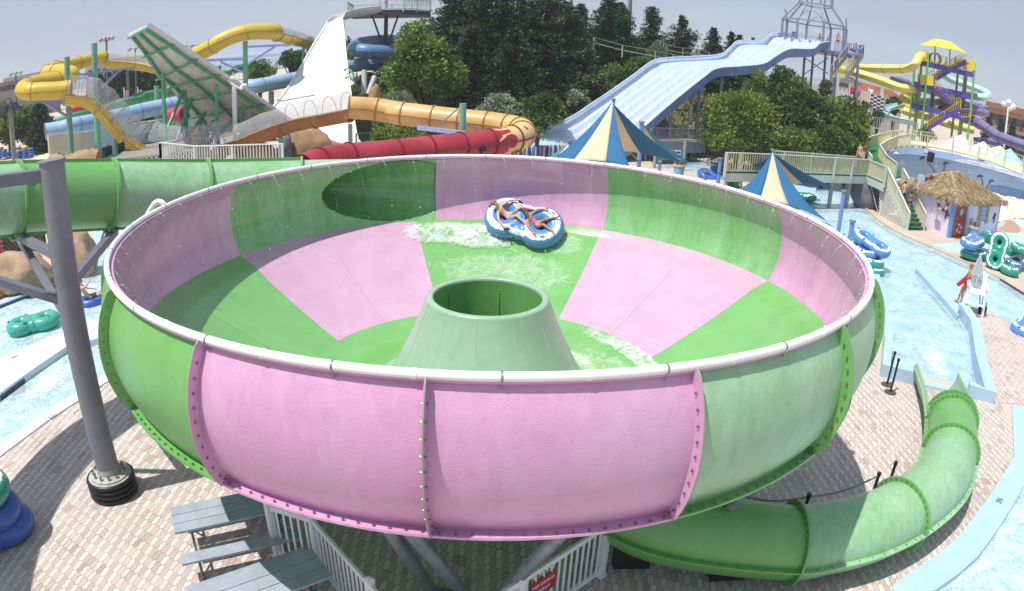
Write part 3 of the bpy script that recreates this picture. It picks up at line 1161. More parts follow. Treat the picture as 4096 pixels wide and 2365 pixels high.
def skin_mesh(nodes, edges, name, mat, parent, sub=1):
    """Grow a smooth limb surface over a skeleton: nodes = {key: (position, radius or (rx, ry))}, first key is the root."""
    keys = list(nodes)
    me = bpy.data.meshes.new(name)
    me.from_pydata([tuple(nodes[k][0]) for k in keys], [(keys.index(a), keys.index(b)) for a, b in edges], [])
    ob = bpy.data.objects.new(name, me)
    COL.objects.link(ob)
    sk = ob.modifiers.new('skin', 'SKIN')
    sk.use_smooth_shade = True
    if not me.skin_vertices:
        me.skin_vertices.new() if hasattr(me.skin_vertices, 'new') else None
    for i, k in enumerate(keys):
        r = nodes[k][1]
        me.skin_vertices[0].data[i].radius = r if hasattr(r, '__len__') else (r, r)
        me.skin_vertices[0].data[i].use_root = (i == 0)
    sb = ob.modifiers.new('sub', 'SUBSURF')
    sb.levels = sb.render_levels = sub
    bake(ob)
    ob.data.materials.clear()
    ob.data.materials.append(mat)
    ob.data.polygons.foreach_set('use_smooth', [True]*len(ob.data.polygons))
    ob.parent = parent
    return ob


def person(label, J, skin='fair', hair='dark', bottom=None, top=None, k=1., loc=(0, 0, 0), rot=None, longhair=False, group=None, suit=False):
    """J: joint positions in metres (local). k scales the limb thickness."""
    root = thing('person', label, 'person', loc, 0, group)
    if rot is not None:
        root.rotation_euler = rot if hasattr(rot, '__len__') else (0, 0, rot)
    J = {a: Vector(b) for a, b in J.items()}
    pel, ch, nk, hd = J['pelvis'], J['chest'], J['neck'], J['head']
    fwd = Vector(J.get('face', (0, 1, 0))).normalized()
    upd = (hd - nk).normalized()
    fwd = (fwd - upd*fwd.dot(upd)).normalized()
    side = fwd.cross(upd)
    N = {'pelvis': (pel, (.125*k, .095*k)), 'waist': (pel.lerp(ch, .5), (.105*k, .082*k)), 'chest': (ch, (.13*k, .095*k)), 'collar': (ch.lerp(nk, .7), (.085*k, .065*k)), 'neck': (nk, .05*k),
         'jaw': (nk.lerp(hd, .55) + fwd*.022*k, (.062*k, .068*k)), 'skull': (hd, (.078*k, .092*k)), 'top': (hd + upd*.075*k, (.055*k, .066*k)),
         'nose': (hd + fwd*.105*k - upd*.03*k, .014*k)}
    E_ = [('pelvis', 'waist'), ('waist', 'chest'), ('chest', 'collar'), ('collar', 'neck'), ('neck', 'jaw'), ('jaw', 'skull'), ('skull', 'top'), ('skull', 'nose')]
    for s in 'LR':
        sh, el, wr = J['sh' + s], J['el' + s], J['wr' + s]
        N['sh' + s] = (sh, .053*k)
        N['ua' + s] = (sh.lerp(el, .5), .045*k)
        N['el' + s] = (el, .037*k)
        N['fa' + s] = (el.lerp(wr, .35), .037*k)
        N['wr' + s] = (wr, .025*k)
        hv = J.get('hand' + s, (wr - el).normalized()*.085*k) if ('hand' + s) not in J else Vector(J['hand' + s])
        palm = wr + Vector(hv)*.75
        N['palm' + s] = (palm, (.036*k, .017*k))
        E_ += [('collar', 'sh' + s), ('sh' + s, 'ua' + s), ('ua' + s, 'el' + s), ('el' + s, 'fa' + s), ('fa' + s, 'wr' + s), ('wr' + s, 'palm' + s)]
        hip, kn, an = J['hip' + s], J['kn' + s], J['an' + s]
        N['hip' + s] = (hip, .082*k)
        N['th' + s] = (hip.lerp(kn, .45), .07*k)
        N['kn' + s] = (kn, .05*k)
        N['ca' + s] = (kn.lerp(an, .35), .05*k)
        N['an' + s] = (an, .034*k)
        ft = Vector(J.get('foot' + s, fwd*.17*k))
        N['ball' + s] = (an + ft*.75 - Vector((0, 0, .02*k)), (.036*k, .024*k))
        N['toe' + s] = (an + ft*1.1 - Vector((0, 0, .022*k)), (.028*k, .014*k))
        E_ += [('pelvis', 'hip' + s), ('hip' + s, 'th' + s), ('th' + s, 'kn' + s), ('kn' + s, 'ca' + s), ('ca' + s, 'an' + s), ('an' + s, 'ball' + s), ('ball' + s, 'toe' + s)]
    body = skin_mesh(N, E_, 'body', SKINM[skin], root)
    # fingers rooted in each palm, joined into the body mesh
    for s in 'LR':
        sh, el, wr = J['sh' + s], J['el' + s], J['wr' + s]
        hv = Vector(J.get('hand' + s, (wr - el).normalized()*.085*k))
        d = hv.normalized()
        sd_ = d.cross(Vector((0, 0, 1)))
        sd_ = sd_.normalized() if sd_.length > .1 else Vector((1, 0, 0))
        dn = sd_.cross(d)
        if dn.z > 0:
            dn = -dn
        F_, FE = {'p': (wr + hv*.55, .02*k)}, []
        for i, (o, L) in enumerate(((-.03, .060), (-.01, .070), (.01, .066), (.028, .052))):
            b0 = wr + hv + sd_*o*k
            F_['a%d' % i] = (b0, .0095*k)
            F_['b%d' % i] = (b0 + (d*L*.55 + dn*L*.3)*k, .0085*k)
            F_['c%d' % i] = (b0 + (d*L*.7 + dn*L*.8)*k, .0075*k)
            FE += [('p', 'a%d' % i), ('a%d' % i, 'b%d' % i), ('b%d' % i, 'c%d' % i)]
        F_['ta'] = (wr + hv*.5 - sd_*.04*k, .0105*k)
        F_['tb'] = (wr + hv*.95 - sd_*.06*k + dn*.02*k, .009*k)
        FE += [('p', 'ta'), ('ta', 'tb')]
        fg = skin_mesh(F_, FE, 'fingers', SKINM[skin], None)
        bm = bmesh.new()
        bm.from_mesh(body.data)
        bm.from_mesh(fg.data)
        bm.to_mesh(body.data)
        bm.free()
        bpy.data.objects.remove(fg)
    body.data.polygons.foreach_set('use_smooth', [True]*len(body.data.polygons))
    # hair, eyes, ears
    hm = MB()
    R3 = Matrix((side, fwd, upd)).transposed()
    hm.ball(hd + upd*.035*k - fwd*.022*k, (.088*k, .098*k, .085*k), 14, rot=R3)
    if longhair:
        hm.ball(hd - fwd*.07*k - upd*.09*k, (.07*k, .04*k, .13*k), 12, rot=R3)
    hb_ = hm.build('hair', HAIR[hair], root, smooth=180, world=False)
    for sgn in (-1, 1):
        MB().ball(hd + fwd*.088*k + side*sgn*.032*k + upd*.004*k, .0105*k, 8).build('eye', CLOTH['black'], root, smooth=180, world=False)
        MB().ball(hd + side*sgn*.085*k - fwd*.005*k - upd*.01*k, (.012*k, .02*k, .03*k), 8, rot=R3).build('ear', SKINM[skin], root, smooth=180, world=False)
    MB().ball(hd + fwd*.083*k - upd*.062*k, (.024*k, .008*k, .007*k), 8, rot=R3).build('mouth', M('lips', C(170, 90, 84), .5), root, smooth=180, world=False)
    if bottom:
        q = {'p': (pel - (ch - pel)*.05, (.142*k, .112*k)), 'w': (pel.lerp(ch, .28), (.118*k, .096*k))}
        e = [('p', 'w')]
        ln = .3 if suit else .85
        for s in 'LR':
            hip, kn = J['hip' + s], J['kn' + s]
            q['h' + s] = (hip, .094*k)
            q['t' + s] = (hip.lerp(kn, .25 if suit else .62), .086*k if suit else .084*k)
            e += [('p', 'h' + s), ('h' + s, 't' + s)]
        skin_mesh(q, e, 'swim_shorts' if not suit else 'swimsuit', CLOTH[bottom], root)
    if top:
        q = {'w': (pel.lerp(ch, .1 if suit and bottom == top else .62), (.122*k, .1*k)), 'm': (pel.lerp(ch, .75), (.125*k, .098*k)), 'c': (ch, (.140*k, .106*k)), 'n': (ch.lerp(nk, .5), (.1*k, .075*k))}
        skin_mesh(q, [('w', 'm'), ('m', 'c'), ('c', 'n')], 'swim_top', CLOTH[top], root)
    return root


def standing(h=1.7, stride=.0, arms='down', bend=0.):
    """Joint set of a standing figure facing +y, feet at z=0."""
    u = h/1.7
    J = dict(pelvis=(0, 0, .93), chest=(0, .03*bend, 1.24), neck=(0, .02 + .05*bend, 1.46), head=(0, .05 + .08*bend, 1.6), face=(0, 1, 0))
    for s, q in (('L', -1), ('R', 1)):
        J['sh' + s] = (q*.18, .01, 1.40)
        J['hip' + s] = (q*.095, 0, .88)
        J['kn' + s] = (q*.10, .03 + q*stride*.5, .48)
        J['an' + s] = (q*.10, -.02 + q*stride, .07)
        J['foot' + s] = (0, .16, -.03)
        if arms == 'down':
            J['el' + s] = (q*.24, -.02, 1.12)
            J['wr' + s] = (q*.23, .06, .88)
        elif arms == 'front':
            J['el' + s] = (q*.24, .05, 1.13)
            J['wr' + s] = (q*.10, .25, 1.10)
    return {a: tuple(t*u for t in b) if a != 'face' else b for a, b in J.items()}


# ---------------------------------------------------------------- inflatable two-person rafts
def raft_mat(name, base):
    m, nt_, b = newmat(name)
    a = nt_.nodes.new('ShaderNodeAttribute')
    a.attribute_name = 'band'
    n = noise(nt_, 12, 5, mapping(nt_, (.6, 1.6, 1)), .65)
    f = math_(nt_, 'ADD', a.outputs['Fac'], math_(nt_, 'MULTIPLY', math_(nt_, 'SUBTRACT', n, .5), .9))
    wm = ramp(nt_, f, .50, .54)
    n2 = noise(nt_, 20, 4, mapping(nt_, (.5, 2, 1)), .6)
    wm = math_(nt_, 'MULTIPLY', wm, ramp(nt_, n2, .33, .37), clamp=True)
    nt_.links.new(mixc(nt_, wm, base, C(232, 236, 238)), b.inputs['Base Color'])
    b.inputs['Roughness'].default_value = .25
    b.inputs['Specular IOR Level'].default_value = .6
    bump(nt_, b, noise(nt_, 7, 2), .08, .02)
    return m


RB, RG = raft_mat('raft_vinyl_blue', C(86, 138, 200)), raft_mat('raft_vinyl_green', C(40, 150, 128))
HNDL = M('raft_handle', C(40, 36, 150), .35)
NETD = M('raft_floor_mesh', C(52, 56, 70), .8)


def raft_mesh():
    mb = MB()
    for sx in (-1, 1):
        mb.tube([(sx*.47 + .36*math.cos(t*2*pi/40), .36*math.sin(t*2*pi/40), 0) for t in range(40)], .245, 20, closed=True)
    for sy in (-1, 1):
        mb.ball((0, sy*.33, 0), (.2, .2, .235), 16)
    mb.ball((0, 0, -.02), (.2, .34, .2), 16)
    ob = mb.build('tube', RB)
    md = ob.modifiers.new('r', 'REMESH')
    md.mode = 'VOXEL'
    md.voxel_size = .028
    sm = ob.modifiers.new('s', 'SMOOTH')
    sm.factor = .5
    sm.iterations = 8
    bake(ob)
    me = ob.data
    n = len(me.vertices)
    co = np.empty(n*3)
    me.vertices.foreach_get('co', co)
    co = co.reshape(-1, 3)
    # distance to the outer outline (0 at rim .. ) : band sits on the outer top shoulder
    d1 = np.hypot(co[:, 0] + .47, co[:, 1])
    d2 = np.hypot(co[:, 0] - .47, co[:, 1])
    d = np.minimum(d1, d2)
    d = np.where((abs(co[:, 0]) < .22), np.maximum(d*0 + .0, .36 + (abs(co[:, 1]) - .33)*1.), d)
    bandv = np.clip(1 - abs(d - .45)/.135, 0, 1)*np.clip((co[:, 2] - .05)/.08, 0, 1)
    at_ = me.attributes.new('band', 'FLOAT', 'POINT')
    at_.data.foreach_set('value', bandv.astype(np.float32))
    me.polygons.foreach_set('use_smooth', [True]*len(me.polygons))
    bpy.data.objects.remove(ob)
    return me


RAFT_ME = raft_mesh()


def mk_mesh(mb, name, mat):
    o = mb.build(name, mat, None, smooth=60)
    me = o.data
    bpy.data.objects.remove(o)
    return me


hmb = MB()
hmb.ball((0, 0, 0), (.085, .045, .014), 12)
hmb.tube([(-.055, 0, .005), (-.045, 0, .04), (0, 0, .055), (.045, 0, .04), (.055, 0, .005)], .011, 8)
HANDLE_ME = mk_mesh(hmb, 'handle', HNDL)
RFLOOR = mk_mesh(MB().lathe([(0, -.08), (.2, -.06)], 20), 'raft_floor', NETD)
RAFT_G = RAFT_ME.copy()
RAFT_G.materials.clear()
RAFT_G.materials.append(RG)
RAFT_B = RAFT_ME.copy()
RAFT_B.materials.clear()
RAFT_B.materials.append(M('raft_plain_blue', C(62, 96, 176), .35, var=.06))
RAFT_P = RAFT_ME.copy()
RAFT_P.materials.clear()
RAFT_P.materials.append(M('raft_plain_green', C(70, 168, 146), .3, var=.06))


def raft(label, loc, rot, green=False, group=None, cat='raft', scale=1.):
    root = thing('double_raft', label, cat, loc, 0, group)
    if isinstance(rot, Matrix):
        root.rotation_euler = rot.to_euler()
    else:
        root.rotation_euler = rot
    root.scale = (scale,)*3
    for nm, me, ox in (('tube', {0: RAFT_ME, 1: RAFT_G, 2: RAFT_P, 3: RAFT_B}[int(green)], 0), ('raft_floor', RFLOOR, -.47), ('raft_floor', RFLOOR, .47)):
        o = bpy.data.objects.new(nm, me)
        COL.objects.link(o)
        o.parent = root
        o.location.x = ox
    for x, y, a in ((-.27, .44, -.45), (.68, .38, -.5), (-.27, -.44, .45), (.68, -.38, .5), (-.95, .1, 1.4)):
        o = bpy.data.objects.new('handle', HANDLE_ME)
        COL.objects.link(o)
        o.parent = root
        o.location = (x, y, .205)
        o.rotation_euler = (0, 0, a)
    return root


# raft in the bowl: plane of the raft leans from the floor up onto the wall
q0 = at('k', 1180, 1120, D=16.0)
ang = math.atan2(q0.y - BC.y, q0.x - BC.x)
rad = Vector((math.cos(ang), math.sin(ang), 0))
tilt = math.radians(42)
nrm = (-rad*math.sin(tilt) + Vector((0, 0, math.cos(tilt)))).normalized()
cen = BC + rad*5.33
cen.z = 3.58
RC = at('k', 1030, 705, D=1.0) - Vector((0, 0, CAMZ))


def onplane(c, x, y, p, n):
    d = ray(c, x, y)
    o = Vector((0, 0, CAMZ))
    return o + d*((p - o).dot(n)/d.dot(n))


pl = onplane('k', 690, 625, cen, nrm)
pr_ = onplane('k', 1340, 812, cen, nrm)
xd = (pr_ - pl).normalized()
yd = nrm.cross(xd)
rcen = (pl + pr_)/2 - nrm*.17 + Vector((0, 0, -.02))
print('RAFT', cen, rcen, (pr_ - pl).length)
RM = Matrix((xd, yd, nrm)).transposed()
rsc = (pr_ - pl).length/.94*.87
rft = raft('blue double raft with white splash print sliding across the back of the bowl', rcen, RM, False, None, 'raft', rsc)
RQ = RM.to_euler()
boyJ = dict(pelvis=(-.42, .0, .10), chest=(-.63, .02, .19), neck=(-.74, .03, .34), head=(-.82, .05, .46), face=(.8, -.3, .35),
            shR=(-.70, .17, .28), elR=(-.52, .36, .34), wrR=(-.34, .46, .30), shL=(-.68, -.13, .28), elL=(-.56, -.33, .32), wrL=(-.36, -.46, .30),
            hipR=(-.36, .10, .11), knR=(-.16, .24, .34), anR=(.16, .32, .27), hipL=(-.36, -.10, .11), knL=(-.16, -.05, .36), anL=(.16, -.19, .27),
            footR=(.14, .03, -.02), footL=(.13, -.06, -.02), handR=(.05, .03, .02), handL=(.05, -.02, .02))
girlJ = dict(pelvis=(.40, .0, .10), chest=(.22, .03, .18), neck=(.12, .05, .31), head=(.05, .08, .42), face=(.75, -.4, .3),
             shR=(.17, .16, .25), elR=(.29, .33, .32), wrR=(.46, .42, .29), shL=(.17, -.09, .25), elL=(.28, -.27, .31), wrL=(.46, -.40, .29),
             hipR=(.45, .08, .11), knR=(.62, .14, .28), anR=(.90, .30, .30), hipL=(.45, -.07, .11), knL=(.60, -.06, .30), anL=(.86, -.16, .28),
             footR=(.04, .03, .11), footL=(.10, -.02, .06), handR=(.05, .02, .02), handL=(.05, -.02, .02))
person('boy in wet board shorts lying back in the rear seat of the blue raft', boyJ, 'fair', 'blond', 'grey', None, .88, rcen, RQ).scale = (.9,)*3
person('girl in a pink two-piece in the front seat of the blue raft', girlJ, 'tan', 'brown', 'pink', 'pink', .78, rcen, RQ, True, suit=True).scale = (.9,)*3

# ---------------------------------------------------------------- foam and spray in the bowl
def floor_z(r):
    return float(np.interp(r, [1.9, 2.15, 2.5, 2.9, 3.36, 3.8, 4.4, 5.1, 5.6, 5.9, 6.05], [1.96, 1.85, 1.84, 1.91, 2.05, 2.26, 2.57, 2.96, 3.28, 3.41, 3.48]))


FOAM = foammat('foam', 3.6, .36, .95, (1, 1, 1), op=.75)
FOAM2 = foammat('foam_dense', 4.5, .33, .70, (1, 1, 1), op=.9)


def foam_patch(name, a0, a1, r0, r1, h=.02, mt=None):
    na, nr = 60, 16
    mb = MB()
    rows_, e = [], []
    for i in range(na + 1):
        a = math.radians(a0 + (a1 - a0)*i/na)
        row = []
        for j in range(nr + 1):
            f = j/nr
            rr = (r0(i/na) if callable(r0) else r0)*(1 - f) + (r1(i/na) if callable(r1) else r1)*f
            row.append(polar(rr, a, floor_z(rr) + h))
            e.append(min(1, 2.2*math.sin(pi*f)*math.sin(pi*i/na)))
        rows_.append(row)
    mb.grid(rows_)
    mb.attr['edge'] = e
    o = mb.build(name, mt or FOAM, None, smooth=180)
    return tag(o, None, None, None, 'stuff')


foam_patch('foam', 64, 112, lambda t: 3.7 + .5*t, lambda t: 5.15 - .2*t)
foam_patch('foam', 92, 116, 5.2, 5.98, .03, FOAM2)
foam_patch('foam', 84, 104, 5.0, 5.9, .05, FOAM2)
foam_patch('foam', 66, 84, 5.0, 5.75)
foam_patch('foam', 160, 235, 1.95, 3.3)
foam_patch('foam', -50, 62, 2.95, 3.40, .02, FOAM2)
foam_patch('foam', -60, 60, 1.95, 3.0)
sp_ = MB()
DROP = M('water_drop', C(236, 242, 244), .15, spec=.8)
rnd = random.Random(5)


def drop(mb, p, r):
    p = Vector(p)
    vs = [p + Vector(v)*r for v in ((1, 0, 0), (0, 1, 0), (-1, 0, 0), (0, -1, 0), (0, 0, 1.3), (0, 0, -1.3))]
    mb.add(vs, [(0, 1, 4), (1, 2, 4), (2, 3, 4), (3, 0, 4), (1, 0, 5), (2, 1, 5), (3, 2, 5), (0, 3, 5)])


for k in range(52):
    a = 2*pi*k/52 + rnd.uniform(-.012, .012)
    v0 = rnd.uniform(.45, 1.1)
    va = rnd.uniform(-.25, .25) - .35
    t = .03
    while True:
        r = 6.0 - v0*t
        z = 5.06 - 4.9*t*t - .1*t
        aa = a + va*t/6
        zf = floor_z(min(6.0, r)) if z < 3.6 else 0
        if z < max(zf, 2.0) or (r > 5.99 and z < 4.4 and t > .3):
            break
        if r < 6.0:
            for _ in range(1):
                drop(sp_, polar(r + rnd.uniform(-.01, .01), aa + rnd.uniform(-.001, .001), z), rnd.uniform(.004, .008) if rnd.random() < .93 else .013)
        t += rnd.uniform(.008, .018) if t < .14 else rnd.uniform(.012, .04)
for _ in range(420):
    a = math.radians(rnd.gauss(88, 9))
    rr = rnd.uniform(3.9, 5.8)
    drop(sp_, polar(rr, a, floor_z(rr) + abs(rnd.gauss(.03, .08))), rnd.uniform(.005, .015))
tag(sp_.build('water_spray', DROP), kind='stuff')

# ---------------------------------------------------------------- grey support column and its braces
COLM = M('column_grey_paint', C(128, 130, 140), .55, .1, var=.1, scale=3, bmp=.08, bscale=60, wear=.2, wearcol=C(160, 160, 165))
COLD = M('column_grey_beam', C(116, 120, 132), .55, .2, var=.12, scale=4)
pb = at('bl', 662, 750, z=.42)
pb.z = 0
PD = pb.to_2d().length
ztop = at('F', 128, 397, D=PD).z
colm = thing('support_column', 'tall grey steel column standing on a black corrugated base beside the bowl', 'column', pb)
mb = MB().rod((pb.x, pb.y, .44), (pb.x, pb.y, ztop), .235, 32)
part('shaft', mb, COLM, colm, smooth=40)
part('cap_plate', MB().rod((pb.x, pb.y, ztop), (pb.x, pb.y, ztop + .03), .262, 32), COLM, colm, smooth=40)
mb = MB().lathe([(.235, .62), (.25, .50), (.36, .475), (.41, .46), (.41, .43), (.46, .42)], 40, (pb.x, pb.y, 0))
fp_ = part('base_plate', mb, M('grout', C(176, 176, 168), .8, var=.25, scale=8, bmp=.3), colm, smooth=40)
bo = MB()
for i in range(12):
    aa = 2*pi*i/12
    bo.rod((pb.x + .33*math.cos(aa), pb.y + .33*math.sin(aa), .46), (pb.x + .33*math.cos(aa), pb.y + .33*math.sin(aa), .56), .026, 8)
tag(part('bolt', bo, STEEL, fp_, smooth=40), kind='stuff')
prf = [(.46, .425)]
for i in range(4):
    z0 = .42 - i*.105
    prf += [(.49, z0 + .005), (.515, z0 - .03), (.515, z0 - .055), (.485, z0 - .085), (.478, z0 - .10)]
prf += [(.48, 0)]
part('corrugated_base', MB().lathe([(v.x, v.z) for v in spline([Vector((r, 0, z)) for r, z in prf], 2)], 40, (pb.x, pb.y, 0)), M('black_rubber', C(34, 32, 34), .4, var=.2), colm, smooth=60)


def col_pt(c, x, y):
    p = at(c, x, y, D=PD)
    return Vector((pb.x, pb.y, p.z))


s1 = entry[joints[0]] - Vector((0, 0, ER + .12))
s2 = entry[joints[1]] - Vector((0, 0, ER + .12))
for (p, q, wd) in ((s1, col_pt('h', 400, 800), .17), (s1 + Vector((0, 0, -.1)), col_pt('h', 460, 1330), .15), (s2, col_pt('h', 560, 985), .17), (at('h', -300, 860, D=PD + 1.2), col_pt('h', 400, 1140), .15),
                   (at('h', -500, 300, D=PD + .4), col_pt('h', 300, 195), .22)):
    d = (q - p)
    q2 = q - d.normalized()*.2
    part('brace', MB().beam(p, q2, wd, wd), COLD, colm, bevel=.012)
for s_, e_ in ((s1, joints[0]), (s2, joints[1])):
    t = (entry[e_ + 1] - entry[e_ - 1]).normalized()
    mb = MB().tube([entry[e_] - t*.1, entry[e_] + t*.1], ER + .14, 24, a0=pi*1.3, a1=pi*1.7, caps=False)
    part('saddle', mb, COLD, colm, smooth=40, solid=.06)
for yy in ((235, 178), (235, 242)):
    mb = MB()
    c0 = col_pt('h', 300, yy[1])
    d = (at('h', -500, 300, D=PD + .4) - c0).normalized()
    mb.box(c0 + d*.34, (.3, .06, .05), Matrix.Rotation(math.atan2(d.y, d.x), 3, 'Z'))
    mb.rod(c0 + d*.36 + Vector((0, 0, -.06)), c0 + d*.36 + Vector((0, 0, .08)), .03, 8)
    part('bolt_bracket', mb, COLD, colm)

# ---------------------------------------------------------------- picnic tables
WOOD = M('weathered_plank', C(158, 166, 180), .8, var=.15, scale=3, bmp=.25, bscale=30, wear=.35, wearcol=C(180, 184, 186))
PIPE = M('table_pipe', C(108, 116, 122), .5, .5, var=.35, scale=12, wear=.3, wearcol=C(120, 84, 60))


def picnic(o, d, label, L=1.95, width=.74):
    d = Vector(d).normalized()
    n = Vector((-d.y, d.x, 0))
    rz = math.atan2(d.y, d.x)
    t = thing('picnic_table', label, 'picnic table', o, rz, 'grey picnic tables beside the white fence')
    for i in range(3):
        part('top_plank', MB().box((L/2, (i - 1)*(width/3), .74), (L, width/3 - .012, .045)), WOOD, t, world=False, bevel=.005)
    for s in (-1, 1):
        part('bench_seat', MB().box((L/2, s*.68, .44), (L, .26, .045)), WOOD, t, world=False, bevel=.005)
    for x in (.28, L - .28):
        mb = MB()
        for s in (-1, 1):
            mb.tube(spline([(x, s*.1, .70), (x, s*.24, .60), (x, s*.62, .06), (x, s*.70, .028), (x, s*.80, .06), (x, s*.74, .20), (x, s*.66, .41)], 4), .021, 8)
        mb.beam((x, -.62, .405), (x, .62, .405), .035, .03)
        mb.beam((x, -.35, .70), (x, .35, .70), .05, .05)
        part('leg_frame', mb, PIPE, t, world=False, smooth=60)
    return t


c1 = at('bl', 1040, 1030, z=.76)
e1 = at('m', 680, 770, z=.76)
d1_ = (e1 - c1)
d1_.z = 0
picnic((c1.x, c1.y, .012), d1_, 'grey picnic table half in sun between the black column base and the fence', 2.05)
c2 = at('m', 1120, 1235, z=.76)
d2_ = at('m', 330, 1456, z=.76) - at('m', 1090, 1190, z=.76)
picnic((c2.x, c2.y, .012), d2_, 'grey picnic table cut by the bottom edge in front of the fence', 2.05)
print('TABLE', c1, e1, c2, d1_, d2_)

# ---------------------------------------------------------------- white vinyl fences
VIN = M('white_vinyl', C(232, 234, 238), .4, var=.04, scale=2)


def vinyl_fence(pts, label, gate=False, h=1.07, z0=.012, group=None, posts=None):
    f = thing('picket_fence', label, 'fence', (pts[0][0], pts[0][1], z0), 0, group)
    for i, p in enumerate(pts):
        p = Vector((p[0], p[1], z0))
        mb = MB().box(p + Vector((0, 0, (h + .06)/2)), (.115, .115, h + .06), .78)
        ps = part('post', mb, VIN, f, bevel=.006)
        if not (posts and i in posts):
            mb = MB().lathe([(.0, h + .13), (.05, h + .11), (.085, h + .085), (.085, h + .06), (.0, h + .055)], 4, (p.x, p.y, z0), pi/4 + .78, 2*pi + pi/4 + .78)
            part('post_cap', mb, VIN, ps)
        part('post_skirt', MB().box(p + Vector((0, 0, .025)), (.17, .17, .05), .78), VIN, ps, bevel=.01)
    for a, b in zip(pts, pts[1:]):
        a, b = Vector((a[0], a[1], z0)), Vector((b[0], b[1], z0))
        d = (b - a).normalized()
        for z, hh in ((.12, .09), (h - .03, .09)):
            part('rail', MB().beam(a + Vector((0, 0, z)), b + Vector((0, 0, z)), .05, hh), VIN, f, bevel=.004)
        mb = MB()
        L = (b - a).length
        n = int(L/.125)
        for k in range(1, n):
            p = a + d*(L*k/n)
            mb.box(p + Vector((0, 0, h/2 + .04)), (.038, .02, h - .16), Matrix((d, Vector((-d.y, d.x, 0)), Vector((0, 0, 1)))).transposed())
        part('picket_panel', mb, VIN, f)
    return f


fA = [at('m', 705, 790, z=1.12), at('m', 1040, 890, z=1.12), at('m', 1478, 1372, z=1.15)]
fA.append(fA[2] + (fA[2] - fA[1]))
print('FENCE A', fA)
vinyl_fence([p.to_2d() for p in fA], 'white picket fence running from under the bowl past the picnic tables', group='white picket fences under the bowl')
b0 = at('n', 1752, 1318, z=.02)
b1 = at('n', 1058, 1330, z=1.15)
b2 = b1 + (b1 - b0)
b2.z = 0
FB = [b0, b1, b2]
print('FENCE B', FB)
fen2 = vinyl_fence([p.to_2d() for p in FB], 'white picket fence below the bowl carrying the red warning sign', group='white picket fences under the bowl', posts=(1,))
part('post_hole', MB().box((b1.x, b1.y, 1.145), (.085, .085, .012), .78), CLOTH['black'], fen2)
# the sign
SIGNR = M('sign_red', C(172, 34, 40), .45, var=.06)
dv_ = (Vector((b0.x, b0.y, 0)) - Vector((b1.x, b1.y, 0))).normalized()
nv_ = Vector((dv_.y, -dv_.x, 0))
s0 = Vector((b1.x, b1.y, 0)) + dv_*.42 + nv_*.045
s0.z = .76
sg = thing('warning_sign', 'small red no diving sign tied to the white fence', 'sign', s0)
Rm = Matrix((dv_, nv_, Vector((0, 0, 1)))).transposed()
part('board', MB().box(s0, (.50, .012, .34), Rm), SIGNR, sg)
WHT = M('letter_white', C(240, 240, 240), .5, var=.02)
text_part('NO DIVING', sg, frame(s0 + nv_*.008 + Vector((0, 0, .05)), dv_, (0, 0, 1)), .088, WHT)
lg = MB()
for i in range(9):
    lg.ball(s0 + dv_*(-.12 + .03*i) + nv_*.009 + Vector((0, 0, -.075 + .012*math.sin(i*1.7))), (.024, .004, .03 + .008*math.sin(i*2.3)), 8, rot=Rm)
part('logo', lg, M('logo_pale', C(196, 214, 236), .5), sg, smooth=60)
lg = MB()
for i in range(8):
    lg.ball(s0 + dv_*(-.105 + .03*i) + nv_*.014 + Vector((0, 0, -.08 + .01*math.sin(i*1.7))), (.011, .003, .016), 8, rot=Rm)
part('logo', lg, M('logo_blue', C(40, 70, 150), .5), sg, smooth=60)
for q in (-.16, .0, .16):
    tie = MB()
    tie.beam(s0 + dv_*q + Vector((0, 0, .15)), s0 + dv_*q + Vector((0, 0, .27)) - nv_*.01, .03, .008)
    part('tie_strap', tie, M('strap_white', C(220, 220, 220), .5), sg)

# ---------------------------------------------------------------- queue stanchions
BLK = M('stanchion_black', C(34, 32, 34), .4, var=.15)
BASEM = M('stanchion_base', C(84, 74, 68), .6, var=.25, scale=8)
BELT = M('belt_grey', C(176, 180, 180), .7)


def stanchion(p, label, h=1.0):
    s = thing('stanchion', label, 'stanchion', (p.x, p.y, .012), 0, 'black queue posts around the exit tube')
    part('base', MB().lathe([(0, 0), (.18, 0), (.175, .02), (.03, .035), (0, .035)], 24, (p.x, p.y, .012)), BASEM, s, smooth=40)
    part('pole', MB().rod((p.x, p.y, .03), (p.x, p.y, h), .032, 12), BLK, s, smooth=40)
    part('head', MB().rod((p.x, p.y, h - .07), (p.x, p.y, h + .01), .042, 12), BLK, s, smooth=40)


g1, g2 = at('br', 718, 210, z=.02), at('br', 738, 256, z=.02)
stanchion(g1, 'black queue post on a round base nearest the splash pool wall')
stanchion(g2, 'black queue post on a round base in front of its twin by the splash pool')
t1, t2, t3 = at('br', 673, 742, z=1.0), at('br', 774, 676, z=1.0), at('br', 250, 870, z=1.0)
stanchion(t1, 'shorter looking black queue post behind the exit tube holding the grey belt')
stanchion(t2, 'black queue post behind the tallest bend of the exit tube, without a belt')
stanchion(t3, 'black queue post beside the bowl where two grey belts meet')
t4 = at('br', -160, 860, z=1.0)
for a_, b_, lb in ((t1, t3, 'grey queue belt stretched between two black posts behind the exit tube'), (t3, t4, 'grey queue belt running under the bowl from a black post')):
    mb = MB()
    P_ = [a_.lerp(b_, i/12) - Vector((0, 0, .06 + .10*math.sin(pi*i/12))) for i in range(13)]
    for p, q in zip(P_, P_[1:]):
        mb.beam(p, q, .008, .05)
    tag(mb.build('queue_belt', BELT), lb, 'belt', 'grey queue belts')

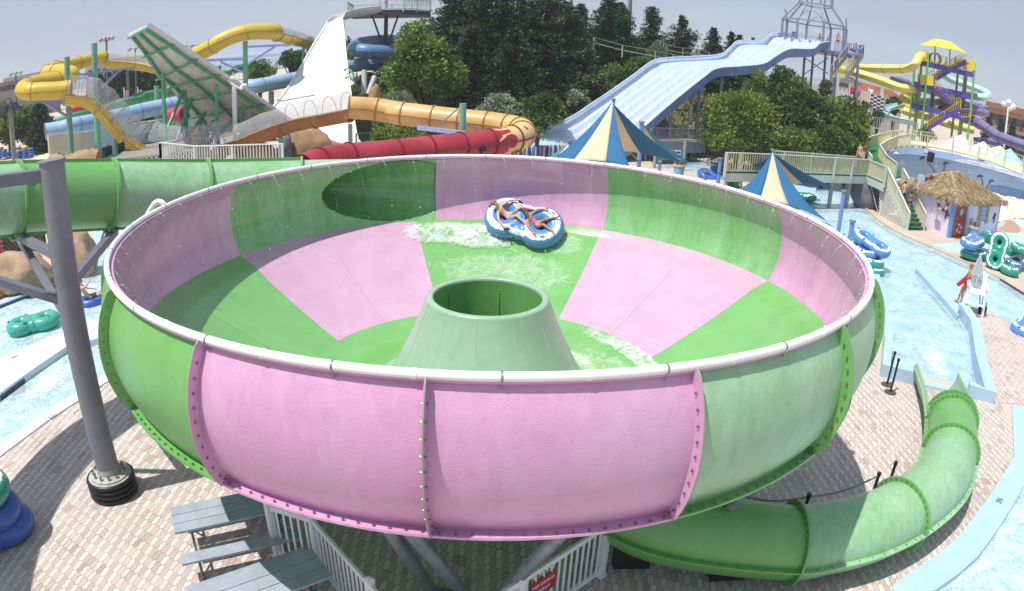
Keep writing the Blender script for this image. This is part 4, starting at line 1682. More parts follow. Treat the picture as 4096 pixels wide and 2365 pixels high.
# rafts stacked at the lower left corner
bx = at('bl', 60, 1010, z=.3)
B0 = at('bl', 30, 1020, z=.4)
for (c_, x_, y_, z_, rot_, gr, lb) in (('bl', -75, 1110, .26, (0, 0, 1.05), 3, 'blue double raft lying on the paving at the lower left'),
                                     ('bl', -165, 1010, .70, (.06, .05, .95), 3, 'blue double raft in the middle of the lower left pile'),
                                     ('bl', -225, 920, 1.12, (.05, -.04, 1.1), True, 'green double raft with white print on top of the lower left pile')):
    p = at(c_, x_, y_, z=z_)
    raft(lb, p, rot_, gr, 'double rafts piled by the picnic tables')

# depth marks on the kerbs, splash where the exit tube meets the pool
INK = M('depth_mark', C(60, 66, 74), .7)
for c_, x, y, dx, dy, z_ in (('br', 1400, 908, 40, -62, .06), ('bl', 318, 400, 60, -45, .056), ('h', 335, 1022, 60, -25, .06), ('bl', 92, 40, 60, -35, .11)):
    p, q = at(c_, x, y, z=z_), at(c_, x + dx, y + dy, z=z_)
    e_ = q - p
    kb = MB().box(p - Vector((0, 0, .004)), (.02, .02, .004)).build('kerb_mark', INK)
    text_part('2\u00bd', kb, frame(p, e_, Vector((-e_.y, e_.x, 0))), .2, INK)
    tag(kb, kind='structure')
for pts_, z_ in (([('br', 900, 40), ('br', 1000, 190), ('br', 1120, 230), ('br', 1090, 60), ('br', 1000, -60), ('br', 880, -60)], -.06), ([('bl', 420, 40), ('bl', 180, 190), ('bl', 40, 330), ('bl', 300, 290), ('bl', 430, 180)], -.07)):
    g_ = [at(c_, x, y, z=z_) for c_, x, y in pts_]
    cc_ = sum(g_, Vector())/len(g_)
    rows_, e = [], []
    ring_ = spline(g_, 8, True)
    for k in range(13):
        rows_.append([cc_.lerp(p, k/12) for p in ring_])
        e += [1.25*(1 - (k/12)**2)]*len(ring_)
    mb = MB().grid(rows_, wrap=True)
    mb.attr['edge'] = e
    tag(mb.build('foam', FOAM2, None, smooth=180), kind='stuff')
# ---------------------------------------------------------------- generic railings, tubes
def picket_rail(name, label, base, h, mat, group=None, cat='railing', post=2.0, pick=.14, panel=None, pw=.10, top=.09, parent=None, low=.1):
    """Picket railing along 3D base points; posts at the corners and about every `post` metres."""
    base = [Vector(p) for p in base]
    f = parent or thing(name, label, cat, base[0], 0, group)
    upz = Vector((0, 0, 1))
    done = set()
    for a, b in zip(base, base[1:]):
        L = (b - a).length
        n = max(1, round(L/post))
        for k in range(n + 1):
            p = a.lerp(b, k/n)
            key = (round(p.x, 2), round(p.y, 2))
            if key not in done:
                done.add(key)
                part('post', MB().beam(p - upz*.25, p + upz*(h + .02), pw), mat, f)
        part('top_rail', MB().beam(a + upz*h, b + upz*h, top + .05, .05), mat, f)
        part('bottom_rail', MB().beam(a + upz*low, b + upz*low, .05, top), mat, f)
        mb = MB()
        m = int(L/pick)
        for k in range(1, m):
            p = a.lerp(b, k/m)
            mb.beam(p + upz*low, p + upz*h, min(pick*.42, .085), .03, upv=(b - a))
        if m > 1:
            part('picket_panel', mb, panel or mat, f)
    return f


def slide_tube(parent, path, r, mat, seg=16, flange=None, step=3., a0=0, a1=2*pi, lipr=.05, fr=.05, side=True, name='tube', skin=.03):
    path = [Vector(p) for p in path]
    full = abs(a1 - a0 - 2*pi) < 1e-6
    o = part(name, MB().tube(path, r, seg, a0=a0, a1=a1, caps=False), mat, parent, smooth=180, solid=None if full else skin)
    if full:
        part('inner_skin', MB().tube(path, r - .025, seg, caps=False), mat, o, smooth=180)
    L = resample(path, step)
    if flange:
        for p, q in zip(L, L[1:]):
            t = (q - p).normalized()
            part('joint_ring', MB().tube([p - t*.035, p + t*.035], r + fr, seg, a0=a0, a1=a1, caps=full), flange, o, smooth=40, solid=None if full else .04)
    if side:
        for sgn in (-1, 1):
            pp = []
            for i, p in enumerate(path):
                t = (path[min(i + 1, len(path) - 1)] - path[max(i - 1, 0)]).normalized()
                x = t.cross(Vector((0, 0, 1)))
                x = x.normalized() if x.length > .05 else Vector((1, 0, 0))
                pp.append(p + x*sgn*(r + .02))
            part('side_seam', MB().tube(pp, .045, 6), flange or mat, o, smooth=180)
    return o


def P3(lst):
    """[(crop, x, y, D)] -> points."""
    return [at(c, x, y, D=D) for c, x, y, D in lst]


CREAM = M('cream_paint', C(222, 216, 178), .6, var=.06, scale=.6, wear=.15, wearcol=C(190, 200, 190))
PALE = M('pale_grey_paint', C(196, 206, 196), .6, var=.08, scale=.8)
STEELG = M('steel_railing', C(150, 156, 166), .4, .4, var=.1)
GREENC = M('green_carpet', C(40, 110, 62), .95, var=.2, scale=2)
BLUEPOST = M('blue_post_paint', C(110, 150, 204), .5, var=.08, wear=.2, wearcol=C(160, 180, 210))
SAILB = M('sail_blue', C(50, 116, 162), .8, var=.08, scale=1.2, bmp=.15, bscale=7)
SAILT = M('sail_teal', C(84, 156, 178), .8, var=.08, scale=1.2)
SAILC = M('sail_beige', C(226, 214, 184), .8, var=.05, scale=1.2, bmp=.15, bscale=7)
for m_ in (SAILB, SAILT, SAILC):
    nt_ = m_.node_tree
    b_ = nt_.nodes['Principled BSDF']
    t_ = nt_.nodes.new('ShaderNodeBsdfTranslucent')
    src = b_.inputs['Base Color'].links[0].from_socket
    nt_.links.new(src, t_.inputs['Color'])
    mx_ = nt_.nodes.new('ShaderNodeMixShader')
    mx_.inputs[0].default_value = .22
    nt_.links.new(b_.outputs[0], mx_.inputs[1])
    nt_.links.new(t_.outputs[0], mx_.inputs[2])
    nt_.links.new(mx_.outputs[0], nt_.nodes['Material Output'].inputs['Surface'])


# ---------------------------------------------------------------- shade sails
def sail_sheet(parent, apex, left, right, stripes, sag=.12, bow=.16, name='sail_panel', n=14, lowbow=0.):
    """Triangular tensioned sheet hung from apex; stripes = [(fraction, material)] fan out from the apex."""
    apex, left, right = Vector(apex), Vector(left), Vector(right)
    c = (left + right)/2
    inward = (apex - c)
    nrm_ = (left - apex).cross(right - apex).normalized()
    f0 = 0
    for f1, mt in stripes:
        rows_ = []
        m = 6
        for i in range(n + 1):
            t = i/n
            row = []
            for j in range(m + 1):
                f = f0 + (f1 - f0)*j/m
                e = left.lerp(right, f)
                e = e + inward*bow*4*f*(1 - f)*.6 + Vector((0, 0, lowbow*4*f*(1 - f)))
                p = apex.lerp(e, t)
                p = p - Vector((0, 0, 1))*sag*(apex - e).length*t*(1 - t)*1.6
                edge = abs(2*f - 1)
                p = p + (c.lerp(apex, .35) - p)*(.16*edge*edge*t*(1 - t)*1.6)
                row.append(p)
            rows_.append(row)
        part(name, MB().grid(rows_), mt, parent, smooth=180, solid=.006)
        f0 = f1
    return parent


def mast(parent, top, r=.075, z0=-.1, mat=None, name='mast', cap=True, base=None):
    top = Vector(top)
    base = base or (top.x, top.y, z0)
    m = part(name, MB().rod(base, top, r, 12), mat or BLUEPOST, parent, smooth=40)
    if cap:
        part('mast_cap', MB().rod(top - Vector((0, 0, .03)), top + Vector((0, 0, .06)), r*1.5, 10), STEELG, m, smooth=40)
    return m


ap = at('s', 1275, 12, D=34)
s1_ = thing('shade_sail', 'largest blue and beige striped shade sail, right behind the rim of the bowl', 'shade sail', (ap.x, ap.y, 0), 0, 'striped tent sails by the river')
mast(s1_, ap + Vector((0, 0, .05)))
sail_sheet(s1_, ap, at('s', 250, 960, D=31.5), at('s', 1520, 985, D=30.5), [(.32, SAILB), (.70, SAILC), (1, SAILB)], sag=.10)
sail_sheet(s1_, ap - Vector((0, 0, .15)), at('s', 1330, 735, D=36.5), at('s', 2350, 948, D=35.5), [(.36, SAILC), (1, SAILB)], sag=.10, bow=.10)
for x, y0, y1, D in ((1640, 860, 985, 37.0), (1945, 890, 1040, 37.6)):
    mast(s1_, at('s', x, y0, D=D), .09, name='corner_post')
part('stay', MB().rod(at('s', 1540, 780, D=36), at('s', 1640, 880, D=36.9), .03, 6), STEELG, s1_)
ap = at('s', 1682, 322, D=39)
s3_ = thing('shade_sail', 'shade sail with teal outer side on a thick blue mast, behind the largest sail', 'shade sail', (ap.x, ap.y, 0), 0, 'striped tent sails by the river')
mast(s3_, ap, .12)
sail_sheet(s3_, ap, at('s', 1560, 720, D=40), at('s', 2380, 905, D=41), [(.6, SAILC), (1, SAILT)], sag=.10, bow=.12)
ap = at('s', 655, 590, D=37)
s4_ = thing('shade_sail', 'small teal and beige shade sail beside the curled foam mats', 'shade sail', (ap.x, ap.y, 0), 0, 'striped tent sails by the river')
mast(s4_, ap, .12)
sail_sheet(s4_, ap, at('s', 230, 890, D=38), at('s', 660, 900, D=36), [(.38, SAILT), (.75, SAILC), (1, SAILT)], sag=.06, bow=.05)
ap = at('e', 34, 1100, D=39)
s2_ = thing('shade_sail', 'blue and beige striped shade sail in front of the cream footbridge', 'shade sail', (ap.x, ap.y, 0), 0, 'striped tent sails by the river')
mast(s2_, ap + Vector((0, 0, .05)))
sail_sheet(s2_, ap, at('d', 960, 1420, D=36), at('g', 430, 520, D=36.5), [(.30, SAILB), (.60, SAILC), (1, SAILB)], sag=.16)
sail_sheet(s2_, ap - Vector((0, 0, .1)), at('e', 165, 1345, D=41), at('e', 545, 1392, D=37.6), [(.30, SAILC), (1, SAILB)], sag=.08, bow=.14)
sail_sheet(s2_, ap - Vector((0, 0, .3)), at('d', 772, 1258, D=40.5), at('d', 1120, 1320, D=41.5), [(1, SAILB)], sag=.16, bow=.10)
p = at('g', 507, 625, z=0)
mast(s2_, (p.x, p.y, at('g', 545, 300, D=p.to_2d().length).z), .11, name='corner_post')
p = at('g', 590, 690, z=.0)
mast(s2_, (p.x, p.y, at('g', 612, 520, D=p.to_2d().length).z), .12, name='corner_post')
part('stay', MB().rod(at('g', 430, 520, D=36.5), at('g', 600, 522, D=36.2), .015, 6), STEELG, s2_)
p = at('d', 858, 1350, z=0)
q = Vector((p.x, p.y, at('d', 872, 1155, D=p.to_2d().length).z))
s5_ = thing('shade_sail', 'narrow pale teal shade sail tied to a tall blue post by the far pool', 'shade sail', (p.x, p.y, 0), 0, 'striped tent sails by the river')
mast(s5_, q, .12, name='corner_post')
sail_sheet(s5_, q, at('d', 600, 1205, D=44.), at('d', 640, 1185, D=46.5), [(1, SAILT)], sag=.07, bow=.02)
p = at('d', 763, 1325, z=0)
mast(s5_, (p.x, p.y, at('d', 768, 1250, D=p.to_2d().length).z), .12, name='corner_post')

# ---------------------------------------------------------------- footbridge and walkway
DZ = 2.1
br_f = [at('d', 1340, 1290, z=DZ), at('e', 90, 1262, z=DZ), at('q', 95, 640, z=DZ), at('q', 300, 648, z=DZ), at('q', 490, 652, z=DZ), at('q', 690, 742, z=DZ)]
br_f[0] = br_f[1] + (br_f[1] - br_f[2])*.9
bridge = thing('footbridge', 'cream timber footbridge with picket railings crossing the river', 'bridge', (br_f[2].x, br_f[2].y, 0))
picket_rail('x', '', br_f, 1.07, PALE, parent=bridge, post=30, pick=.17, panel=CREAM, pw=.13)
br_b = [at('d', 1260, 1098, z=DZ + 1.07), at('e', 120, 1105, z=DZ + 1.07), at('q', 140, 415, z=DZ + 1.07), at('q', 350, 430, z=DZ + 1.07)]
br_b = [p - Vector((0, 0, 1.07)) for p in br_b]
picket_rail('x', '', br_b, 1.07, PALE, parent=bridge, post=2.4, pick=.17, panel=CREAM, pw=.13)
dk = [(p.x, p.y) for p in br_f] + [(at('q', 905, 640, z=DZ).x, at('q', 905, 640, z=DZ).y), tuple(at('q', 840, 540, z=DZ).xy), tuple(at('q', 560, 470, z=DZ).xy)] + [(p.x, p.y) for p in br_b[::-1]]
part('deck', MB().prism(dk, DZ - .08, DZ + .01), GREENC, bridge)
for a, b in zip(br_f, br_f[1:]):
    part('fascia', MB().beam(a - Vector((0, 0, .28)), b - Vector((0, 0, .28)), .08, .46), PALE, bridge)
WOODG = M('grey_timber', C(150, 158, 150), .8, var=.2, scale=3)
for (x, y) in ((560, 955), (595, 985), (630, 1010), (85, 715), (285, 725), (490, 740)):
    p = at('q', x, y, z=0) if x > 500 else at('q', x, y, z=DZ - .5)
    part('trestle_post', MB().beam((p.x, p.y, -.6), (p.x, p.y, DZ - .1), .2), WOODG, bridge)
# stairs to the near bank
ft = [at('q', 955, 1285, z=0), at('q', 1145, 1290, z=0)]
tp = [at('q', 700, 735, z=DZ), at('q', 895, 700, z=DZ)]
sv = (tp[0] - ft[0])
stl = thing('stairs', 'steep green stairs with cream railings leading down beside the thatched hut', 'stairs', (ft[0].x, ft[0].y, 0))
wv = ft[1] - ft[0]
tp[1] = tp[0] + wv
ns = 11
for i in range(ns):
    o = ft[0] + sv*((i + .5)/ns)
    part('tread', MB().beam(o + Vector((0, 0, .06)), o + wv + Vector((0, 0, .06)), .34, .05), GREENC, stl)
for o in (Vector((0, 0, 0)), wv):
    picket_rail('x', '', [ft[0] + o + Vector((0, 0, .05)), tp[0] + o + Vector((0, 0, .05))], 1.0, PALE, parent=stl, post=2.2, pick=.16, panel=CREAM, pw=.12, low=.22)
    part('stringer', MB().beam(ft[0] + o + Vector((0, 0, .02)), tp[0] + o + Vector((0, 0, .02)), .06, .26), PALE, stl)
# stairs at the far end of the bridge
ft2 = at('d', 930, 1372, z=0)
tp2 = br_f[0].copy()
sv2, wv3 = tp2 - ft2, (br_b[0] - br_f[0]).normalized()*1.5
st2 = thing('stairs', 'cream railed stairs descending from the far left end of the footbridge', 'stairs', (ft2.x, ft2.y, 0))
for i in range(12):
    o = ft2 + sv2*((i + .5)/12)
    part('tread', MB().beam(o, o + wv3, .34, .05), GREENC, st2)
for o in (Vector((0, 0, 0)), wv3):
    picket_rail('x', '', [ft2 + o, tp2 + o], 1.0, PALE, parent=st2, post=2.4, pick=.2, panel=CREAM, pw=.12, low=.2)
# lattice skirt under the stairs
LATT = M('white_lattice', C(226, 222, 212), .7, var=.04)


def lattice(parent, a, b, c, d=None, s=.16, name='lattice_panel', mat=None, w=.045):
    """Diagonal lattice clipped to a triangle / quad a-b-c(-d) in a vertical plane."""
    a, b = Vector(a), Vector(b)
    e = (b - a)
    e.z = 0
    L = e.length
    e.normalize()
    up_ = Vector((0, 0, 1))
    poly2 = [((p - a).dot(e), p.z - a.z) for p in [Vector(t) for t in ([a, b, c] if d is None else [a, b, c, d])]]
    H = max(p[1] for p in poly2)
    W0, W1 = min(p[0] for p in poly2), max(p[0] for p in poly2)
    mb = MB()

    def clip(p, q):
        t0, t1 = 0, 1
        n = len(poly2)
        ar = sum(poly2[i][0]*poly2[(i + 1) % n][1] - poly2[(i + 1) % n][0]*poly2[i][1] for i in range(n))
        sg_ = 1 if ar > 0 else -1
        for i in range(n):
            x0, y0 = poly2[i]
            x1, y1 = poly2[(i + 1) % n]
            nx, ny = -(y1 - y0)*sg_, (x1 - x0)*sg_
            d0 = (p[0] - x0)*nx + (p[1] - y0)*ny
            d1 = (q[0] - x0)*nx + (q[1] - y0)*ny
            if d0 < 0 and d1 < 0:
                return None
            if d0*d1 < 0:
                t = d0/(d0 - d1)
                if d0 < 0:
                    t0 = max(t0, t)
                else:
                    t1 = min(t1, t)
        if t0 >= t1:
            return None
        return [(p[0] + (q[0] - p[0])*t, p[1] + (q[1] - p[1])*t) for t in (t0, t1)]
    k = W0 - H
    n_ = e.cross(up_)
    while k < W1 + H:
        for (p, q, off) in (((k, 0), (k + H, H), 0), ((k + H, 0), (k, H), .012)):
            r_ = clip(p, q)
            if r_:
                A, B = (a + e*r_[0][0] + up_*r_[0][1] + n_*off, a + e*r_[1][0] + up_*r_[1][1] + n_*off)
                if (B - A).length > .03:
                    mb.beam(A, B, .01, w, upv=n_.cross(B - A))
        k += s
    return part(name, mb, mat or LATT, parent)


tpd = Vector((tp[0].x, tp[0].y, 0))
lat0 = at('q', 625, 1105, z=0)
back = lat0
lattice(stl, lat0, ft[0], tp[0] - Vector((0, 0, .15)), None, .2)
lattice(stl, lat0, tpd, tp[0] - Vector((0, 0, .15)), at('q', 660, 770, z=DZ - .3), .2)
sgp = at('q', 790, 1058, D=at('q', 790, 1170, z=0).to_2d().length - .06)
e_ = (ft[0] - lat0).normalized()
wsg = thing('warning_sign', 'tiny faded red notice on the white lattice under the stairs', 'sign', sgp)
part('board', MB().box(sgp, (.34, .02, .26), Matrix.Rotation(math.atan2(e_.y, e_.x), 3, 'Z')), SIGNR, wsg)

# curved walkway on top of the mural wall
inn_t = [('q', 838, 503, 48.5), ('q', 720, 415, 56), ('q', 640, 290, 63.5), ('q', 725, 238, 66.5), ('q', 850, 186, 68), ('q', 1000, 160, 68.5), ('q', 1200, 184, 68.5), ('q', 1500, 236, 68.5), ('q', 1800, 312, 68.5), ('q', 2100, 420, 68.5), ('q', 2318, 512, 68.5), ('q', 2560, 630, 68.5)]
out_t = [('q', 548, 432, 51), ('q', 490, 340, 60), ('q', 432, 262, 66.5), ('q', 500, 208, 69.5), ('q', 620, 165, 71), ('q', 780, 130, 72), ('q', 900, 118, 72.5), ('q', 1120, 134, 72.5), ('q', 1500, 200, 72.5), ('q', 1900, 290, 72.5), ('q', 2318, 425, 72.5)]
inn = [p - Vector((0, 0, 1.1)) for p in P3(inn_t)]
out = [p - Vector((0, 0, 1.1)) for p in P3(out_t)]
PANEL = M('cream_panel', C(224, 218, 176), .6, var=.05, scale=.5)
walk = thing('walkway', 'raised walkway with cream picket railings curving along the top of the painted wall', 'walkway', (inn[4].x, inn[4].y, 0))
picket_rail('x', '', inn, 1.1, PALE, parent=walk, post=2.0, pick=.22, panel=CREAM, pw=.12)
picket_rail('x', '', out, 1.1, PALE, parent=walk, post=2.4, pick=.22, panel=CREAM, pw=.12)
for ln in (inn[:6], out[:6]):
    for a, b in zip(ln, ln[1:]):
        part('screen_panel', MB().beam(a + Vector((0, 0, .58)), b + Vector((0, 0, .58)), .012, .86), PANEL, walk)
rows_ = []
for i in range(24):
    t = i/23*10
    k_ = min(9, int(t))
    a = inn[k_].lerp(inn[k_ + 1], t - k_)
    b = out[min(k_, 9)].lerp(out[min(k_ + 1, 10)], t - k_)
    rows_.append([a + Vector((0, 0, .02)), b + Vector((0, 0, .02))])
part('green_deck', MB().grid(rows_[:11]), GREENC, walk, solid=.05)
part('plank_deck', MB().grid(rows_[10:]), CREAM, walk, solid=.05)

# mural wall
MURB = M('mural_blue', C(150, 180, 220), .75, var=.10, scale=.25, bmp=.05)
mural = thing('mural_wall', 'long curved blue wall painted with palms and clouds behind the thatched hut', 'wall', (inn[5].x, inn[5].y, 0))
plan = [Vector((p.x, p.y, 0)) for p in inn[1:]]
topz = [p.z - .12 for p in inn[1:]]
lowz = []
for (c_, x, y), p in zip([('q', 760, 440), ('q', 700, 400), ('q', 735, 430), ('q', 850, 412), ('q', 1000, 402), ('q', 1200, 425), ('q', 1500, 475), ('q', 1800, 540), ('q', 2100, 630), ('q', 2318, 715), ('q', 2560, 800)], plan):
    lowz.append(at(c_, x, y, D=p.length).z)
back_ = [(Vector((0, 0, 0)) + p*(1 + .9/p.length)) for p in plan]
part('upper_band', MB().grid([[Vector((p.x, p.y, t)), Vector((p.x, p.y, l)), Vector((b.x, b.y, l + .02))] for p, b, t, l in zip(plan, back_, topz, lowz)]), MURB, mural, smooth=20)
lower = part('lower_wall', MB().grid([[Vector((b.x, b.y, l + .3)), Vector((b.x, b.y, -.6))] for b, l in zip(back_, lowz)]), M('mural_low', C(168, 196, 228), .75, var=.14, scale=.2), mural, smooth=60)


def wall_hit(c, x, y, off=.04, pl=None):
    d = ray(c, x, y)
    h = Vector((d.x, d.y)).normalized()
    best = None
    P_ = pl or back_
    for a, b in zip(P_, P_[1:]):
        e = (b - a).xy
        den = h.x*e.y - h.y*e.x
        if abs(den) < 1e-9:
            continue
        t = (a.x*e.y - a.y*e.x)/den
        u = (a.x*h.y - a.y*h.x)/den
        if -0.02 <= u <= 1.02 and t > 0:
            best = t
            break
    D = (best or 68) - off
    return at(c, x, y, D=D)


MPALM, MTRUNK, MWHITE, MGRN = M('mural_palm_green', C(50, 118, 108), .8), M('mural_trunk', C(150, 116, 90), .8), M('mural_cloud', C(206, 212, 226), .8), M('mural_sea', C(120, 160, 206), .8)
for cx, cy, bx, by, s in ((1140, 442, 1280, 612, 1.0), (1408, 505, 1382, 604, .95), (1808, 655, 1832, 768, 1.0), (1942, 710, 1880, 800, .8), (1500, 592, 1505, 640, .6)):
    tr = MB()
    prev = None
    P_ = []
    for i in range(8):
        t = i/7
        x = cx + (bx - cx)*t + 12*math.sin(pi*t)*(1 if bx > cx else -.4)
        y = cy + (by - cy)*t
        wd = 5 + 6*t
        P_.append([wall_hit('q', x - wd, y), wall_hit('q', x + wd, y)])
    pm = part('painted_palm', tr.grid(P_), MTRUNK, mural)
    fr_ = MB()
    for k in range(9):
        a = -pi*.12 - pi*.95*k/8 + (.25 if k % 2 else 0)
        L_ = 48*s
        px0, py0 = cx, cy
        for i in range(4):
            t0, t1 = i/4, (i + 1)/4
            def pt(t):
                return (cx + math.cos(a)*L_*t, cy + math.sin(a)*L_*t*.8 + 34*s*t*t)
            w0, w1 = 9*s*math.sin(pi*min(1, t0 + .15)), 9*s*math.sin(pi*min(1, t1 + .12)) if i < 3 else 1
            (x0, y0), (x1, y1) = pt(t0), pt(t1)
            fr_.add([wall_hit('q', x0, y0 - w0, .05), wall_hit('q', x0, y0 + w0, .05), wall_hit('q', x1, y1 + w1, .05), wall_hit('q', x1, y1 - w1, .05)], [(0, 1, 2, 3)])
    part('painted_fronds', fr_, MPALM, pm)
cl_ = MB()
rr_ = random.Random(3)
for cx, cy, s in ((900, 500, 1.1), (1300, 535, .8), (1690, 600, .9), (2130, 730, .7)):
    cl_.add([wall_hit('q', cx + dx*s, cy + dy*s, .045) for dx, dy in ((-55, 22), (-30, -2), (-12, -38), (2, -42), (14, -10), (34, 0), (58, 24))], [tuple(range(7))])
part('painted_clouds', cl_, MWHITE, mural)
cl_ = MB()
for cx, cy, s in ((1180, 362, .9), (830, 380, .7), (2000, 560, 1.0)):
    cl_.add([wall_hit('q', cx + dx*s, cy + dy*s, .045, plan) for dx, dy in ((-55, 22), (-30, -2), (-12, -38), (2, -42), (14, -10), (34, 0), (58, 24))], [tuple(range(7))])
ws = [(1480, 470), (1600, 455), (1750, 480), (1900, 520), (2060, 560), (2200, 610), (2318, 655), (2318, 690), (2150, 640), (1950, 580), (1750, 530), (1600, 498)]
cl_.add([wall_hit('q', x, y, .045, plan) for x, y in ws], [tuple(range(len(ws)))])
part('painted_clouds', cl_, MWHITE, mural)
ws = [(1890, 830), (1930, 770), (2050, 765), (2180, 800), (2318, 830), (2560, 900), (2560, 1010), (2318, 930), (2050, 880)]
part('painted_sea', MB().add([wall_hit('q', x, y, .042) for x, y in ws], [tuple(range(len(ws)))]), MGRN, mural)

# white cobbled bank below the mural
cb = []
rr_ = random.Random(9)
tops = [(1560, 700), (1700, 760), (1850, 830), (1950, 850), (2080, 880), (2200, 905), (2318, 930), (2500, 1000)]
bots = [(1700, 1260), (1800, 1240), (1900, 1220), (2000, 1200), (2080, 1180), (2200, 1150), (2318, 1160), (2500, 1220)]
bankr = []
for i in range(57):
    t = i/56*7
    k_ = min(6, int(t))
    f = t - k_
    tx, ty = tops[k_][0]*(1 - f) + tops[k_ + 1][0]*f, tops[k_][1]*(1 - f) + tops[k_ + 1][1]*f
    bx_, by_ = bots[k_][0]*(1 - f) + bots[k_ + 1][0]*f, bots[k_][1]*(1 - f) + bots[k_ + 1][1]*f
    A = wall_hit('q', tx, ty, .1)
    B = at('q', bx_, by_, z=.02)
    bankr.append([A.lerp(B, j/26) + Vector((0, 0, rr_.uniform(-.07, .10))) for j in range(27)])
STONE = M('white_cobbles', C(214, 206, 194), .9, var=.25, scale=2.5, bmp=1., bscale=5)
tag(MB().grid(bankr).build('cobbled_bank', STONE), kind='structure')

# ---------------------------------------------------------------- thatched hut
HA = at('q', 1432, 1372, z=0)
HB = at('q', 1985, 1330, z=.0)
ux = (HB - HA)
ux.z = 0
WL = 6.6
ux.normalize()
uy = Vector((-ux.y, ux.x, 0))
DL = 4.0
hz = at('q', 1470, 870, D=HA.to_2d().length).z
hut = thing('thatched_hut', 'lilac hut with a shaggy straw roof and a red door beside the river', 'hut', HA)
HUTM = M('hut_lilac', C(224, 212, 232), .75, var=.05, scale=1.2, wear=.15, wearcol=C(196, 186, 200))
HBL = M('hut_trim_blue', C(116, 164, 222), .6, var=.06)
RUxy = Matrix((ux, uy, Vector((0, 0, 1)))).transposed()


def hp_(u, v, z):
    return HA + ux*u + uy*v + Vector((0, 0, z))


hut_len = (HB - HA).length
part('wall', MB().box(hp_(hut_len/2, DL/2, hz/2 - .1), (hut_len, DL, hz - .2), RUxy), HUTM, hut)
part('corner_trim', MB().box(hp_(.08, -.012, hz/2), (.22, .03, hz), RUxy), HBL, hut)
part('corner_trim', MB().box(hp_(-.012, .08, hz/2), (.03, .12, hz), RUxy), HBL, hut)
part('corner_trim', MB().box(hp_(hut_len - .06, -.012, hz/2), (.12, .03, hz), RUxy), HBL, hut)
THATCH = M('thatch', C(172, 152, 118), .95, var=.4, scale=3, bmp=.6, bscale=18)
eo = .36
ez = hz - .28
apex_ = at('q', 1560, 598, D=(HA + ux*hut_len*.5 + uy*DL*.5).to_2d().length)
apz = apex_.z
rcor = [hp_(-eo, -eo, ez), hp_(hut_len + eo, -eo, ez), hp_(hut_len + eo, DL + eo, ez), hp_(-eo, DL + eo, ez)]
rid = [hp_(hut_len*.38, DL*.5, 0), hp_(hut_len*.55, DL*.5, 0)]
for r_ in rid:
    r_.z = apz
rf = MB()
rf.add(rcor + rid, [(0, 1, 5, 4), (1, 2, 5), (2, 3, 4, 5), (3, 0, 4), (3, 2, 1, 0)])
roof = part('roof', rf, THATCH, hut)
# straw blades laid over the roof and hanging from the eaves
rr_ = np.random.default_rng(4)
st_v, st_f, st_m = [], [], []


def straw(p, d, L, w_):
    s_ = Vector((rr_.normal(), rr_.normal(), rr_.normal()*.3)).normalized()
    s_ = (s_ - d*s_.dot(d)).normalized()*w_
    o = len(st_v)
    st_v.extend([tuple(p - s_), tuple(p + s_), tuple(p + d*L + s_*.4), tuple(p + d*L - s_*.4)])
    st_f.append((o, o + 1, o + 2, o + 3))
    st_m.append(int(rr_.integers(0, 3)))


for tri in ((0, 1, 5), (0, 5, 4), (1, 2, 5), (3, 0, 4), (2, 3, 4), (2, 4, 5)):
    allp = rcor + rid
    A, B, Cc = (allp[i] for i in tri)
    n_ = (B - A).cross(Cc - A)
    ar = n_.length/2
    n_.normalize()
    if n_.z < 0:
        n_ = -n_
    down = (Vector((0, 0, -1)) + n_*n_.z).normalized()
    for _ in range(int(ar*85)):
        r1, r2 = rr_.random(), rr_.random()
        if r1 + r2 > 1:
            r1, r2 = 1 - r1, 1 - r2
        p = A + (B - A)*r1 + (Cc - A)*r2 + n_*.03
        d = (down + n_*abs(rr_.normal()*.10) + Vector((rr_.normal(), rr_.normal(), 0))*.16).normalized()
        straw(p, d, rr_.uniform(.25, .55), .016)
for i in range(4):
    A, B = rcor[i], rcor[(i + 1) % 4]
    for _ in range(int((B - A).length*90)):
        p = A.lerp(B, rr_.random()) + Vector((0, 0, rr_.uniform(0, .12)))
        c0 = hp_(hut_len/2, DL/2, p.z)
        o_ = (p - c0)
        o_.z = 0
        d = (Vector((0, 0, -1)) + o_.normalized()*.35 + Vector((rr_.normal(), rr_.normal(), 0))*.2).normalized()
        straw(p, d, rr_.uniform(.15, .38), .016)
stw = MB()
stw.v, stw.f, stw.mi = st_v, st_f, st_m
part('straw', stw, [M('straw_light', C(190, 170, 134), .9), M('straw_mid', C(162, 140, 104), .9), M('straw_dark', C(122, 104, 78), .9)], roof)
# door with round window and ring, window with shutters, rings and parrots
def wallpt(c, x, y, v=-.02):
    """Point of the hut's front wall seen at a photo position."""
    return onplane(c, x, y, HA + uy*v, -uy)


def wallpt_l(c, x, y, v=-.02):
    return onplane(c, x, y, HA + ux*v, -ux)


